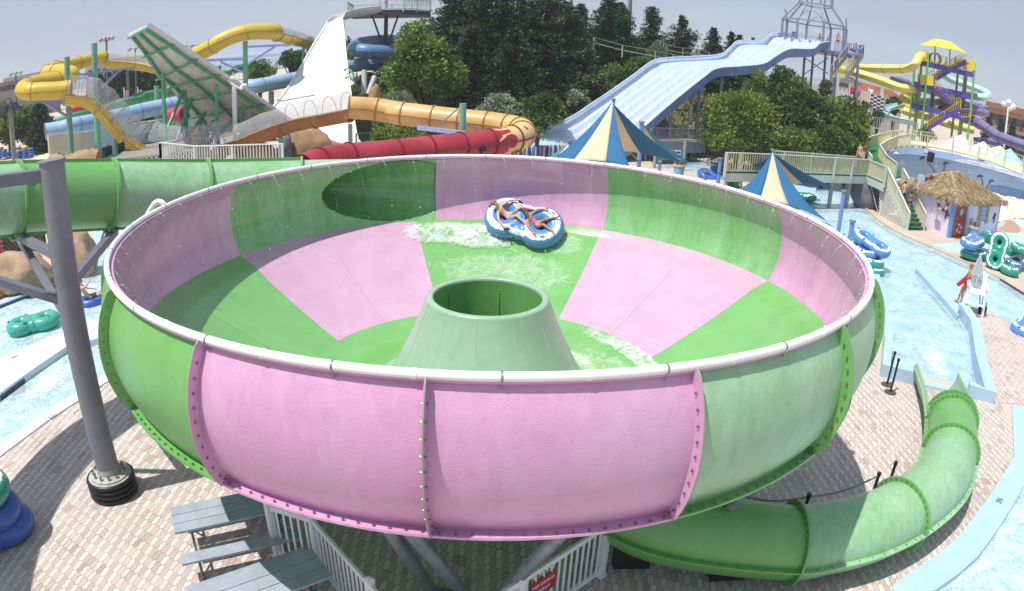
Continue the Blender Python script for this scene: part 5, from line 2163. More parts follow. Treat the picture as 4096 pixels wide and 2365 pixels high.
DOORM = M('door_wood_red', C(164, 70, 48), .55, var=.3, scale=3)
d0, d1_2, d2_2 = wallpt('q', 1478, 1362), wallpt('q', 1615, 1362), wallpt('q', 1512, 978)
dw = (wallpt('q', 1598, 1362) - wallpt('q', 1462, 1362)).dot(ux)
dc = (wallpt('q', 1530, 1362) - HA).dot(ux)
dh = wallpt('q', 1580, 980).z
fr_ = MB()
for o in (-dw/2 - .07, dw/2 + .07):
    fr_.box(hp_(dc + o, -.03, dh/2 + .05), (.14, .06, dh + .1), RUxy)
fr_.box(hp_(dc, -.03, dh + .07), (dw, .058, .14), RUxy)
dr = part('door', MB().box(hp_(dc, -.012, dh/2), (dw, .05, dh), RUxy), DOORM, hut)
part('door_frame', fr_, HBL, dr)
mbx = MB()
for u in (-dw*.25, dw*.25):
    mbx.box(hp_(dc + u, -.042, dh*.27), (dw*.36, .02, dh*.36), RUxy)
part('door_panel', mbx, M('door_panel_paint', C(186, 88, 56), .55, var=.2), dr)
RING_R, RING_W = M('ring_red', C(180, 50, 54), .6), M('ring_white', C(226, 222, 214), .6)


def disc_on_wall(parent, c, r, mat, name, th=.03, n=24, inner=0, nrm_=None, xax=None):
    nrm_ = nrm_ or -uy
    xax = xax or ux
    mb = MB()
    yax = Vector((0, 0, 1))
    rings = []
    for rr2, o in ((inner, 0), (inner, th), (r, th), (r, 0)):
        rings.append([c + xax*math.cos(2*pi*j/n)*rr2 + yax*math.sin(2*pi*j/n)*rr2 + nrm_*o for j in range(n)])
    mb.grid(rings, wrap=True)
    if inner == 0:
        mb = MB().grid(rings[1:], wrap=True)
    return part(name, mb, mat, parent)


def life_ring(parent, c, r, nrm_=None, xax=None):
    nrm_ = nrm_ or -uy
    xax = xax or ux
    for k in range(8):
        mb = MB()
        mb.tube([c + nrm_*.03 + (xax*math.cos(2*pi*(k + j/5)/8) + Vector((0, 0, math.sin(2*pi*(k + j/5)/8))))*r for j in range(6)], r*.28, 8, upv=tuple(nrm_))
        part('ring_segment', mb, RING_R if k % 2 else RING_W, parent, smooth=60)
    return parent


cw = hp_(dc, -.045, dh*.76)
pw_ = disc_on_wall(dr, cw, .26, M('brass', C(170, 140, 70), .4, .5), 'round_window')
disc_on_wall(pw_, cw - uy*.02, .2, M('painted_glass', C(150, 190, 214), .3), 'pane')
pr2 = part('door_ring', MB().box(hp_(dc, -.044, dh*.27), (.1, .01, .1), RUxy), RING_W, dr)
life_ring(pr2, hp_(dc, -.05, dh*.27), .26)
part('handle', MB().ball(hp_(dc + dw*.4, -.06, dh*.48), .045, 8), STEELG, dr)
wc = wallpt('q', 1850, 1075)
wu, wz = (wc - HA).dot(ux), wc.z
win = part('window', MB().box(hp_(wu, -.015, wz), (.85, .04, 1.15), RUxy), M('window_frame_purple', C(70, 70, 170), .5), hut)
pn_ = MB()
for i in (-1, 1):
    for j in (-1, 0, 1):
        pn_.box(hp_(wu + i*.17, -.03, wz - .08 + j*.30), (.29, .03, .26), RUxy)
part('pane', pn_, M('painted_sky_pane', C(150, 190, 236), .4), win)
SHUT = M('shutter_olive', C(170, 158, 70), .7, var=.2, scale=4)
for s in (-1, 1):
    sh_ = MB()
    for i in range(3):
        sh_.box(hp_(wu + s*.62 + (i - 1)*.15, -.03, wz + .02*(i % 2)), (.14, .04, 1.5), RUxy)
    for z_ in (-.5, .5):
        sh_.box(hp_(wu + s*.62, -.058, wz + z_), (.45, .02, .13), RUxy)
    part('shutter', sh_, SHUT, win)
lr = wallpt_l('q', 1376, 985)
lf = thing('life_ring', 'red and white life ring hanging on the river side of the lilac hut', 'life ring', lr)
life_ring(lf, lr, .34, -ux, uy)
for c_, x, y, fn, n_, xa, lb in (('q', 1418, 1090, wallpt_l, -ux, uy, 'small painted parrot on the river side of the lilac hut'), ('q', 1970, 1135, wallpt, -uy, ux, 'small painted parrot beside the shuttered window')):
    p = fn(c_, x, y)
    pt_ = thing('parrot_plaque', lb, 'wall ornament', p)
    up3 = Vector((0, 0, 1))
    mbp = MB()
    for o, r3, mi in (((0, .1), (.12, .05, .2), 0), ((.1, .2), (.1, .04, .09), 1), ((-.1, -.05), (.16, .04, .1), 2), ((.04, -.22), (.06, .03, .2), 2)):
        mbp.ball(p + xa*o[0] + up3*o[1] + n_*.04, r3, 8, mi, Matrix((xa, n_, up3)).transposed())
    part('bird', mbp, [M('parrot_green', C(40, 90, 60), .6), M('parrot_red', C(150, 50, 70), .6), M('parrot_violet', C(80, 50, 120), .6)], pt_, smooth=180)
vt = MB()
for k in range(8):
    c0 = wallpt_l('q', 1312, 1165 + k*15, -.02)
    vt.box(c0, (.03, .42, .035), RUxy)
part('wall_vent', vt, M('vent_grey', C(176, 166, 186), .6), hut)

# bins
def bin_(p, label, s=1.):
    t = thing('trash_bin', label, 'bin', p, 0)
    m1, m2, m3 = M('bin_paint', C(120, 176, 206), .5, var=.25, scale=4), M('bin_lid_grey', C(112, 114, 120), .5), M('bin_liner', C(206, 186, 140), .6)
    z = p.z
    part('drum', MB().lathe([(0, .02), (.33, .02), (.35, .4), (.35, .82), (.3, .84)], 20, p), m1, t, smooth=40)
    part('liner', MB().lathe([(.355, .72), (.41, .74), (.40, .86), (.36, .88)], 20, p), m3, t, smooth=40)
    part('lid', MB().lathe([(.37, .86), (.38, 1.0), (.37, 1.2), (.30, 1.28), (0, 1.32)], 20, p), m2, t, smooth=40)
    part('lid_opening', MB().box(p + Vector((-.2, -.31, 1.08)), (.26, .06, .16), .55), CLOTH['black'], t)
    return t


bin_(at('q', 1712, 1395, z=0), 'blue painted bin with grey domed lid beside the red hut door')
bin_(at('d', 570, 1290, z=0), 'blue bin with grey hooded lid on the tan deck behind the bowl rim')
# speaker post in front of the hut
p = at('q', 1120, 890, z=0) if False else at('q', 1105, 1010, z=0)
Dp = 45.5
spb = at('q', 1118, 870, D=Dp)
spk = thing('speaker_post', 'slim grey pole with a black loudspeaker in front of the painted wall', 'loudspeaker', (spb.x, spb.y, 0))
part('pole', MB().rod((spb.x, spb.y, 0), at('q', 1185, 415, D=Dp), .09, 10), STEELG, spk, smooth=40)
part('sleeve', MB().beam((spb.x, spb.y, 0), at('q', 1128, 642, D=Dp - .1), .36, .28), M('pale_blue_post', C(184, 206, 230), .5), spk)
c0 = at('q', 1230, 432, D=Dp)
part('cabinet', MB().box(c0, (.38, .36, .62), Matrix.Rotation(.5, 3, 'Z') @ Matrix.Rotation(.1, 3, 'X')), CLOTH['black'], spk, bevel=.03)

# rock work below the bridge
ROCKG = M('rock_grey', C(112, 112, 122), .9, var=.3, scale=1.5, bmp=.8, bscale=4)
ROCKT = M('rock_tan', C(168, 138, 104), .9, var=.35, scale=.8, bmp=.9, bscale=3)
MB_ROCKS = random.Random(12)


def rock(name, label, c, size, mat, seed=0, seg=26, rough=.22, group=None, parts=1):
    """Weathered boulder: lumpy noise-shaped stone."""
    from mathutils import noise as N3
    top_ = c[2] + size[2]
    if c[2] - size[2] > -.5:
        c, size = (c[0], c[1], (top_ - .6)/2), (size[0], size[1], (top_ + .6)/2)
    mb = MB()
    mb.ball((0, 0, 0), 1, seg)
    vs = []
    for v in mb.v:
        p = Vector(v)
        n1 = N3.noise(p*1.1 + Vector((seed*7.1, seed, 0)))
        n2 = N3.noise(p*2.6 + Vector((seed*3.1, 0, seed)))
        n3 = N3.noise(p*6 + Vector((0, seed*2.1, seed)))
        k = 1 + rough*(n1*1.5 + n2*.8 + n3*.35)
        vs.append((c[0] + p.x*k*size[0], c[1] + p.y*k*size[1], c[2] + p.z*k*size[2]))
    mb.v = vs
    o = mb.build(name, mat, None, smooth=180)
    return tag(o, label, 'rock', group)


p = at('q', 505, 900, D=48.2)
rock('boulder', 'dark grey rock work wall under the footbridge', (p.x, p.y, .7), (1.4, 1.2, 1.5), ROCKG, 3)
# ---------------------------------------------------------------- raft heap on the right bank
RGRP = 'rafts heaped beside the river'
def place_raft(c, x, y, z, rot, gr, lb, grp=RGRP, sc=.95):
    return raft(lb, at(c, x, y, z=z) if z < 9 else at(c, x, y, D=z), rot, gr, grp, 'raft', sc)


place_raft('g', 1500, 760, .28, (0, 0, .35), True, 'green double raft lying flat at the river end of the heap')
place_raft('g', 1490, 672, .95, (.12, -.10, .55), False, 'blue double raft resting on top at the river end of the heap')
place_raft('g', 1790, 830, .3, (0, 0, .7), False, 'blue double raft lowest in the heap, beside the metal handrail')
place_raft('g', 1800, 750, .62, (.1, .1, .5), True, 'green double raft flat in the middle layer at the far end of the heap')
place_raft('g', 1830, 720, 1.1, (.1, .05, .9), True, 'green double raft on top at the far end of the heap')
place_raft('g', 1610, 640, .9, (.2, .3, 1.1), True, 'green double raft tilted at the back of the heap')
p = at('g', 1670, 735, D=38.5)
azv = Vector((p.x, p.y, 0)).normalized()
upl = (Vector((0, 0, 1)) + azv*.30 + Vector((azv.y, -azv.x, 0))*.05).normalized()
nl = (-azv + Vector((0, 0, .35))).normalized()
yl = nl.cross(upl).normalized()
nl = upl.cross(yl)
raft('green double raft standing upright on its end against the heap', p, Matrix((upl, yl, nl)).transposed(), True, RGRP, 'raft', .98)
place_raft('g', 1745, 860, .25, (0, 0, 1.2), True, 'green double raft half hidden at the foot of the upright one')
# rafts on the left bank behind the rim of the bowl
G2 = 'rafts stacked on the bank behind the bowl rim'
place_raft('g', 755, 862, 31.5, (0, 0, 1.2), True, 'green double raft at the bottom of the stack touching the bowl rim', G2)
place_raft('g', 745, 800, 31.6, (.05, 0, 1.3), True, 'green double raft above the bottom one in the stack behind the rim', G2)
place_raft('g', 720, 740, 31.8, (.05, 0, .9), False, 'blue double raft in the middle of the stack behind the rim', G2)
place_raft('g', 755, 682, 31.8, (.12, .28, -.95), False, 'blue double raft on top of the stack, sliding towards the river', G2)
place_raft('g', 650, 690, 32.6, (.05, 0, .4), True, 'green double raft beside the blue post at the back of the stack', G2)
place_raft('g', 250, 340, .25, (0, 0, .1), True, 'green double raft floating beside the pale island', None)
raft('blue double raft partly cut by the right edge of the picture', at('g', 1880, 1300, z=.1), (0, 0, .6), False, None, 'raft')
# rings floating on the far pool
def ring_mesh(R=.36, r=.17, n=24):
    return mk_mesh(MB().tube([(R*math.cos(t*2*pi/n), R*math.sin(t*2*pi/n), 0) for t in range(n)], r, 12, closed=True), 'ring', None)


RINGY = M('ring_vinyl_yellow', C(226, 190, 60), .3, var=.05)
RINGB = M('ring_vinyl_blue', C(64, 106, 190), .3, var=.05)
RING_ME = {}
for k_, m_ in (('y', RINGY), ('b', RINGB)):
    mb = MB().tube([(.38*math.cos(t*2*pi/24), .38*math.sin(t*2*pi/24), 0) for t in range(24)], .17, 12, closed=True)
    mb.rod((.38, 0, .15), (.38, .1, .17), .02, 6)
    o_ = mb.build('inner_tube', m_, None, smooth=180)
    RING_ME[k_] = o_.data
    bpy.data.objects.remove(o_)


def inner_tube(label, loc, col='b', rot=(0, 0, 0), group=None, sc=1.):
    o = bpy.data.objects.new('inner_tube', RING_ME[col])
    COL.objects.link(o)
    o.location = loc
    o.rotation_euler = rot
    o.scale = (sc,)*3
    return tag(o, label, 'inner tube', group)


inner_tube('pale blue inner tube floating in the far pool behind the bin', at('d', 880, 1235, z=.0), 'b', (0, 0, 0), None, 1.5)
inner_tube('blue inner tube lying at the pool edge beside the short blue post', at('d', 785, 1278, z=.15), 'b', (.3, .2, 0), None, 1.4)
inner_tube('yellow inner tube floating in the far pool by the bridge stairs', at('d', 1005, 1240, z=0), 'y', (0, 0, 0), None, 1.3)

# ---------------------------------------------------------------- lifeguard, chair, umbrella
CHW = M('chair_white', C(236, 238, 238), .45, var=.03)
cb_ = [at('g', 1422, 1165, z=.0), at('g', 1530, 1195, z=0)]
cc = at('g', 1482, 1188, z=0)
cx_ = (cb_[1] - cb_[0])
cx_.z = 0
cx_.normalize()
cx_ = Vector((.82, -.57, 0))
cyv = Vector((-cx_.y, cx_.x, 0))
chair = thing('lifeguard_chair', 'tall white slatted lifeguard chair on the divider between the pools', 'chair', cc)


def cpt(x, y, z):
    return cc + cx_*x + cyv*y + Vector((0, 0, z))


RC3 = Matrix((cx_, cyv, Vector((0, 0, 1)))).transposed()
for x in (-.42, .42):
    for y in (-.36, .36):
        part('leg', MB().beam(cpt(x*1.08, y*1.1, 0), cpt(x*.9, y, 1.0), .09, .09), CHW, chair)
    part('arm_rest', MB().box(cpt(x, -.02, 1.18), (.14, .85, .05), RC3), CHW, chair)
    part('side_rail', MB().beam(cpt(x, -.4, .45), cpt(x, .4, .45), .05, .1), CHW, chair)
    part('arm_post', MB().beam(cpt(x*.95, -.3, .9), cpt(x*.95, -.3, 1.18), .08, .06), CHW, chair)
part('seat', MB().box(cpt(0, 0, .92), (.8, .72, .06), RC3), CHW, chair)
for i in range(5):
    xx = (i - 2)*.15
    part('back_slat', MB().beam(cpt(xx*.85 + .0, .33, .92), cpt(xx*1.1, .58, 1.72 - abs(xx)*.5), .12, .025, upv=tuple(cyv)), CHW, chair)
part('foot_rest', MB().box(cpt(0, -.42, .5), (.8, .2, .05), RC3), CHW, chair)
ump0, ump1 = at('g', 1505, 1000, D=28.9), at('g', 1548, 765, D=28.9)
um = thing('parasol', 'folded grey parasol leaning above the white lifeguard chair', 'parasol', (ump0.x, ump0.y, 0))
part('pole', MB().rod(cpt(.3, .45, .3), ump0.lerp(ump1, .95), .025, 8), STEELG, um)
UMG = M('parasol_grey', C(176, 180, 190), .8, var=.12, scale=6)
axis = (ump1 - ump0)
prf = MB()
rows_ = []
n_ = 20
for i in range(9):
    t = i/8
    base_r = .02 + .30*(1 - t)**.8 if t > .05 else .27
    c0 = ump0.lerp(ump1, .28 + .72*t)
    x = Vector((1, 0, 0))
    row = []
    for j in range(n_):
        a = 2*pi*j/n_
        rr3 = base_r*(1 - .28*(j % 2))
        row.append(c0 + Vector((math.cos(a)*rr3, math.sin(a)*rr3, 0)))
    rows_.append(row)
part('folded_canopy', prf.grid(rows_, wrap=True), UMG, um)
lgd = at('g', 1388, 1112, z=.14)
lgh = 1.62
J = standing(1.68, .06, 'front', .5)
J = {a: Vector(b) for a, b in J.items()}
lean = .30
for k_ in ('chest', 'neck', 'head', 'shL', 'shR', 'elL', 'elR', 'wrL', 'wrR', 'pelvis', 'hipL', 'hipR', 'knL', 'knR'):
    J[k_].y -= lean*(J[k_].z/1.6)**1.2*1.0
J['wrR'] = Vector((-.02, .06, 1.02)); J['elR'] = Vector((.26, -.12, 1.08))
J['wrL'] = Vector((-.22, .10, .95)); J['elL'] = Vector((-.27, -.12, 1.12))
faz = math.atan2(-(-.80), -.35)
lgp = person('lifeguard in a red swimsuit holding a red rescue tube beside the white chair', J, 'tan', 'blond', 'red', 'red', 1.0, lgd, (0, 0, math.radians(62)), suit=True)
rt0, rt1 = at('g', 1378, 985, D=28.7), at('g', 1450, 932, D=28.75)
tag(MB().tube(spline([rt0, rt0.lerp(rt1, .33), rt0.lerp(rt1, .66), rt1 + Vector((0, 0, .02))], 4), .085, 12).build('rescue_tube', M('rescue_red', C(196, 26, 44), .4), None, smooth=60), 'red foam rescue tube held by the lifeguard', 'rescue tube')
bg_ = at('g', 1552, 1200, z=.0)
bagb = MB().ball(bg_ + Vector((0, 0, .22)), (.22, .16, .26), 14)
bagb.tube(spline([bg_ + Vector((-.1, -.1, .45)), bg_ + Vector((0, -.12, .56)), bg_ + Vector((.1, -.1, .45))], 4), .02, 6)
tag(bagb.build('bag', CLOTH['black'], None, smooth=60), 'black bag on the paving behind the lifeguard chair', 'bag')
hr = thing('pool_handrail', 'bent stainless handrail at the river edge in front of the raft heap', 'handrail', at('g', 1760, 915, z=0))
for dx in (0, .6):
    a, b = at('g', 1700, 890, z=0), at('g', 1810, 905, z=0)
    o = Vector((.5*dx, .5*dx, 0))
    part('rail', MB().tube(spline([a + o + Vector((0, 0, 0)), a + o + Vector((.05, .05, .55)), b + o + Vector((-.05, .0, .95)), b + o], 6), .028, 8), STEEL, hr, smooth=180)

# people on the bridge and stairs
pp_ = at('q', 375, 600, z=DZ)
person('shirtless man in patterned swim shorts walking across the cream footbridge', standing(1.78, .12), 'fair', 'brown', 'floral', None, 1.05, at('q', 385, 560, z=DZ + .02), 1.9)
s_at = lambda t, u: ft[0] + sv*t + wv*u
person('boy in dark swim shorts climbing the green stairs', standing(1.5, .1), 'fair', 'dark', 'navy', None, .95, s_at(.52, .42), math.atan2(sv.y, sv.x) - pi/2)
person('small child in a purple swimsuit climbing the green stairs beside the boy', standing(1.15, .08), 'tan', 'dark', 'purple', 'purple', .75, s_at(.42, .72), math.atan2(sv.y, sv.x) - pi/2)
# ---------------------------------------------------------------- six-lane racing slide
RSL = fibreglass('race_slide_blue', C(188, 207, 232), .45, C(226, 233, 240), .32, grain=.04)
RSD = M('race_slide_outer', C(116, 142, 190), .5, var=.12, scale=.6, wear=.2, wearcol=C(160, 176, 206))
secs = [(('d', 1352, 288, 77), ('d', 1668, 328, 73)), (('d', 1250, 294, 75), ('d', 1600, 342, 71.5)), (('d', 1185, 346, 73), ('d', 1545, 382, 70)),
        (('d', 1010, 350, 70), ('d', 1385, 384, 67.5)), (('d', 945, 400, 68.5), ('d', 1290, 430, 66)), (('d', 850, 456, 66.5), ('d', 1190, 492, 64)),
        (('d', 480, 482, 62.5), ('d', 1040, 512, 62)), (('d', 370, 512, 61), ('d', 850, 530, 60)), (('d', 250, 602, 59), ('d', 745, 600, 58.5)), (('d', 60, 738, 56.5), ('d', 600, 715, 56.5)),
        (('c', 1560, 832, 54.5), ('d', 440, 850, 54.5)), (('c', 1450, 908, 53), ('d', 290, 985, 53)), (('c', 1300, 980, 51.8), ('d', 170, 1110, 51.8)), (('c', 1140, 1002, 50.8), ('c', 1420, 1100, 49.5)), (('c', 1000, 1015, 50.0), ('c', 1000, 1100, 47.5))]
Lp = spline([at(c, x, y, D=D) for (c, x, y, D), _ in secs], 5)
Rp = spline([at(c, x, y, D=D) for _, (c, x, y, D) in secs], 5)
race = thing('racing_slide', 'wide pale blue racing slide with parallel lanes dropping in waves from the steel tower', 'water slide', (Lp[40].x, Lp[40].y, 0))
NL = 6
us, hs = [], []
for l in range(NL):
    for f, h in ((.0, .38), (.05, .38), (.13, .06), (.5, 0), (.87, .06), (.95, .38)):
        us.append((l + f)/NL)
        hs.append(h)
us.append(1.0)
hs.append(.38)
rows_ = []
for a, b in zip(Lp, Rp):
    rows_.append([a.lerp(b, u) + Vector((0, 0, h)) for u, h in zip(us, hs)])
part('lane_bed', MB().grid(rows_), RSL, race, smooth=180)
for nm, ln, sg_ in (('side_wall', Lp, 1), ('side_wall', Rp, -1)):
    hgt = .72 if sg_ == 1 else .35
    mb = MB().grid([[p + Vector((0, 0, .0)), p + Vector((0, 0, hgt))] for p in ln])
    part(nm, mb, RSL, race, smooth=180, solid=.05)
    mb = MB().tube([p + Vector((0, 0, hgt)) for p in ln], .07, 6)
    part('wall_lip', mb, RSL, race, smooth=180)
part('underside', MB().grid([[b + Vector((0.02, -.02, .33)), b + Vector((.03, -.03, -.42)), a.lerp(b, .5) - Vector((0, 0, .8)), a - Vector((0, 0, .6))] for a, b in zip(Lp, Rp)]), RSD, race, smooth=60)
for i in range(20, len(Rp) - 6, 7):
    b = Rp[i]
    part('support_post', MB().rod((b.x + .3, b.y + .8, -.6), (b.x + .3, b.y + .8, b.z - .5), .16, 10), STEELG, race, smooth=40)
for i in range(24, 60, 4):
    b = Rp[i]
    part('wall_seam', MB().beam(b + Vector((.035, -.045, .30)), b + Vector((.035, -.045, -.6)), .05, .03), STEELG, race)
# steel tower on top with open roof frame
TWR = M('tower_steel', C(150, 158, 176), .45, .35, var=.1)
gz = thing('slide_tower', 'tall grey steel start tower with an open lantern shaped roof frame', 'tower', at('e', 335, 330, D=76).xy.to_3d())
gc = at('e', 335, 300, D=77)
dz_ = at('e', 500, 375, D=74).z
ringz = at('e', 335, 172, D=77).z
topz_ = at('e', 345, 40, D=77).z
R0 = 3.55
oct0 = [Vector((gc.x + R0*math.cos(pi/8 + k*pi/4 + .25), gc.y + R0*math.sin(pi/8 + k*pi/4 + .25), 0)) for k in range(8)]
oct1 = [Vector((gc.x + (p.x - gc.x)*.52, gc.y + (p.y - gc.y)*.52, 0)) for p in oct0]
for k in range(8):
    p, q = oct0[k], oct0[(k + 1) % 8]
    a, b = oct1[k], oct1[(k + 1) % 8]
    Z = Vector((0, 0, 1))
    part('post', MB().beam(p + Z*(dz_ - .3), p + Z*ringz, .2), TWR, gz)
    part('ring_beam', MB().beam(p + Z*ringz, q + Z*ringz, .16), TWR, gz)
    part('rafter', MB().beam(p + Z*ringz, a + Z*topz_, .15), TWR, gz)
    part('ring_beam', MB().beam(a + Z*topz_, b + Z*topz_, .15), TWR, gz)
    part('lantern_post', MB().beam(a + Z*topz_, a + Z*(topz_ + 2.6), .14), TWR, gz)
    if k % 2 == 0:
        arc = [p.lerp(q, t/10) + Z*(ringz + 1.15*math.sin(pi*t/10)) for t in range(11)]
        part('arch', MB().tube(arc, .06, 6), TWR, gz, smooth=60)
deckp = [(gc.x + (p.x - gc.x)*1.12, gc.y + (p.y - gc.y)*1.12) for p in oct0]
part('platform', MB().prism(deckp, dz_ - .35, dz_), TWR, gz)
picket_rail('x', '', [Vector((x, y, dz_)) for x, y in deckp[1:6]], 1.1, STEELG, parent=gz, post=2.5, pick=.25, pw=.07, top=.05)
for (x0, y0, x1, y1) in ((100, 280, 128, 215), (418, 312, 446, 248)):
    a = at('e', x0, y0, D=75)
    b = at('e', x1, y1, D=75)
    part('fin', MB().add([at('e', x0, y0, D=75.), at('e', x1, y0, D=75.), at('e', x1, y1, D=75.)], [(0, 1, 2)]), TWR, gz, solid=.1)
for (x, y) in ((270, 360), (330, 380), (420, 390), (470, 400), (505, 400)):
    p = at('e', x, y, D=76)
    part('trestle', MB().rod((p.x, p.y, -.6), (p.x, p.y, dz_ - .3), .14, 8), TWR, gz)
part('cross_brace', MB().beam(at('e', 265, 420, D=75), at('e', 440, 540, D=75), .1), TWR, gz)
part('cross_brace', MB().beam(at('e', 265, 540, D=75), at('e', 440, 420, D=75), .1), TWR, gz)
mats_ = MB()
p = at('e', 193, 312, D=78)
mt_ = thing('foam_mat', 'rolled blue and yellow foam mat standing on the tower platform', 'foam mat', p)
part('roll', MB().rod(p - Vector((0, 0, .2)), p + Vector((0, 0, 1.2)), .35, 12), RINGB, mt_, smooth=40)
part('stripe', MB().rod(p - Vector((0, 0, .2)), p + Vector((0, 0, 1.21)), .16, 12), RINGY, mt_, smooth=40)
# tower stairs
sf0, sf1 = at('e', 455, 560, D=68), at('e', 590, 388, D=72)
TRY = M('tread_yellow', C(206, 196, 110), .7)
stt = thing('tower_stairs', 'steel stairs with yellow treads climbing to the grey slide tower', 'stairs', (sf0.x, sf0.y, 0))
wv2 = Vector((1.5, -.2, 0))
for i in range(18):
    o = sf0.lerp(sf1, (i + .5)/18)
    part('tread', MB().beam(o, o + wv2, .3, .06), TRY, stt)
for o in (Vector((0, 0, 0)), wv2):
    part('stringer', MB().beam(sf0 + o, sf1 + o, .08, .4), TWR, stt)
    picket_rail('x', '', [sf0 + o, sf1 + o], 1.05, STEELG, parent=stt, post=3, pick=.5, pw=.07, top=.06)
la = sf1
lb_ = [la, la + wv2, la + wv2 + Vector((.6, 2.2, 0)), la + Vector((-.6, 2.2, 0))]
part('landing', MB().prism([(p.x, p.y) for p in lb_], la.z - .3, la.z), TWR, stt)
picket_rail('x', '', [lb_[1], lb_[2], lb_[3]], 1.1, STEELG, parent=stt, post=2, pick=.22, pw=.07, top=.05)
part('prop', MB().beam((lb_[2].x, lb_[2].y, -.6), (lb_[2].x, lb_[2].y, la.z), .22), TWR, stt)
part('prop', MB().beam((sf0.x + .5, sf0.y + .6, -.6), (sf0.x + .5, sf0.y + .6, sf0.z), .5, .2), TWR, stt)
su = sf1 - sf0
yawu = math.atan2(su.y, su.x) - pi/2
person('boy carrying a blue and yellow mat on the yellow tower stairs, lower of the two', standing(1.45), 'fair', 'brown', 'navy', None, .95, sf0.lerp(sf1, .60) + wv2*.5, yawu)
person('boy in shorts on the yellow tower stairs, higher of the two', standing(1.5), 'tan', 'dark', 'navy', None, .95, sf0.lerp(sf1, .86) + wv2*.6, yawu)
for t_, lb in ((.57, 'blue and yellow mat carried by the lower boy on the tower stairs'), (.80, 'blue and yellow mat carried by the upper boy on the tower stairs')):
    p = sf0.lerp(sf1, t_) + wv2*.55 + Vector((.1, -.35, .85))
    m_ = thing('foam_mat', lb, 'foam mat', p)
    part('roll', MB().rod(p - Vector((.5, 0, 0)), p + Vector((.5, 0, .1)), .2, 10), RINGB, m_, smooth=40)
    part('stripe', MB().rod(p - Vector((.15, 0, 0)), p + Vector((.15, 0, .03)), .206, 10), RINGY, m_, smooth=40)
person('person with long dark hair sitting at the start of the racing slide', dict(standing(1.65), knL=(-.1, .45, .95), knR=(.1, .45, .95), anL=(-.1, .75, .75), anR=(.1, .75, .75)), 'tan', 'dark', 'black', 'green', 1., at('e', 372, 322, D=74.0) + Vector((0, 0, -.55)), pi, True)
person('person in a white shirt standing at the tower post', standing(1.6), 'fair', 'dark', 'navy', 'white', 1., at('e', 508, 352, D=75), 2.6)
# steel boardwalk at the foot of the slide
bw0, bw1 = at('d', 365, 1030, D=52.5), at('d', 770, 1018, D=56)
bwk = thing('boardwalk', 'steel boardwalk with grey railings below the racing slide', 'walkway', (bw0.x, bw0.y, 0))
n_ = Vector((-(bw1 - bw0).y, (bw1 - bw0).x, 0)).normalized()*2.4
part('deck', MB().prism([(p.x, p.y) for p in (bw0, bw1, bw1 + n_, bw0 + n_)], bw0.z - .05, bw0.z + .02), M('board_grey', C(176, 166, 156), .8), bwk)
part('beam', MB().beam(bw0 - Vector((0, 0, .45)), Vector((bw1.x, bw1.y, bw0.z - .45)), .2, .75), TWR, bwk)
for o in (Vector((0, 0, 0)), n_):
    picket_rail('x', '', [bw0 + o, Vector((bw1.x, bw1.y, bw0.z)) + o], 1.0, STEELG, parent=bwk, post=2.0, pick=.18, pw=.07, top=.06)
st0, st1 = at('d', 735, 985, D=57), at('d', 800, 860, D=62)
for i in range(9):
    o = st0.lerp(st1, i/9)
    part('tread', MB().beam(o, o + Vector((1.4, .2, 0)), .3, .07), TRY, bwk)
for o in (Vector((0, 0, 0)), Vector((1.4, .2, 0))):
    picket_rail('x', '', [st0 + o, st1 + o], 1.1, STEELG, parent=bwk, post=2.5, pick=.4, pw=.07, top=.06)
for t_ in (.1, .5, .95):
    p = bw0.lerp(bw1, t_) + n_*.5
    part('leg', MB().rod((p.x, p.y, -.5), (p.x, p.y, bw0.z), .12, 8), TWR, bwk)
pth = spline([at('d', 655, 890, D=59), at('d', 665, 760, D=59), at('d', 690, 690, D=59.5), at('d', 760, 645, D=60.5)], 6)
tag(MB().tube(pth, .17, 12).build('drain_pipe', M('pipe_white', C(206, 212, 220), .4), None, smooth=180), 'white bent water pipe rising under the racing slide', 'pipe')
# green sign board
sb0, sb1 = at('d', 395, 1070, D=50.5), at('d', 610, 1100, D=51.5)
sbz = at('d', 520, 1170, D=51).z
sgn = thing('notice_board', 'green ride notice board under the shade sail', 'sign', (sb1.x, sb1.y, 0))
bd = (sb1 - sb0)
bd.z = 0
bh = at('d', 540, 1095, D=51).z - sbz
bn = Vector((bd.y, -bd.x, 0)).normalized()
bc = (sb0 + sb1)/2
bc.z = sbz + bh/2
part('board', MB().beam(Vector((sb0.x, sb0.y, bc.z)), Vector((sb1.x, sb1.y, bc.z)), .06, bh), M('notice_green', C(36, 140, 130), .6, var=.06), sgn)
for t_ in (1.03, .05):
    p = sb0.lerp(sb1, t_)
    part('post', MB().rod((p.x, p.y, 0), (p.x, p.y, sbz + bh + (.7 if t_ > 1 else .0)), .12, 10), WOODG, sgn)
text_part('D SLIDE', sgn, frame(Vector((sb0.x, sb0.y, 0)) + bd*.32 + Vector((0, 0, sbz + bh*.78)) + bn*.04, bd, (0, 0, 1)), .42, WHT)
for z_, w0_, w1_ in ((.55, .12, .5), (.45, .12, .7), (.36, .12, .66), (.27, .2, .6)):
    a, b = Vector((sb0.x, sb0.y, 0)) + bd*w0_ + Vector((0, 0, sbz + bh*z_)) + bn*.035, Vector((sb0.x, sb0.y, 0)) + bd*w1_ + Vector((0, 0, sbz + bh*z_)) + bn*.035
    part('small_print', MB().beam(a, b, .01, .05), M('print_pale', C(170, 200, 196), .6), sgn)
c0 = Vector((sb0.x, sb0.y, 0)) + bd*.8 + Vector((0, 0, sbz + bh*.78)) + bn*.035
part('logo', MB().beam(c0 - bd*.11, c0 + bd*.11, .012, .34), M('logo_pale', C(196, 214, 236), .5), sgn)
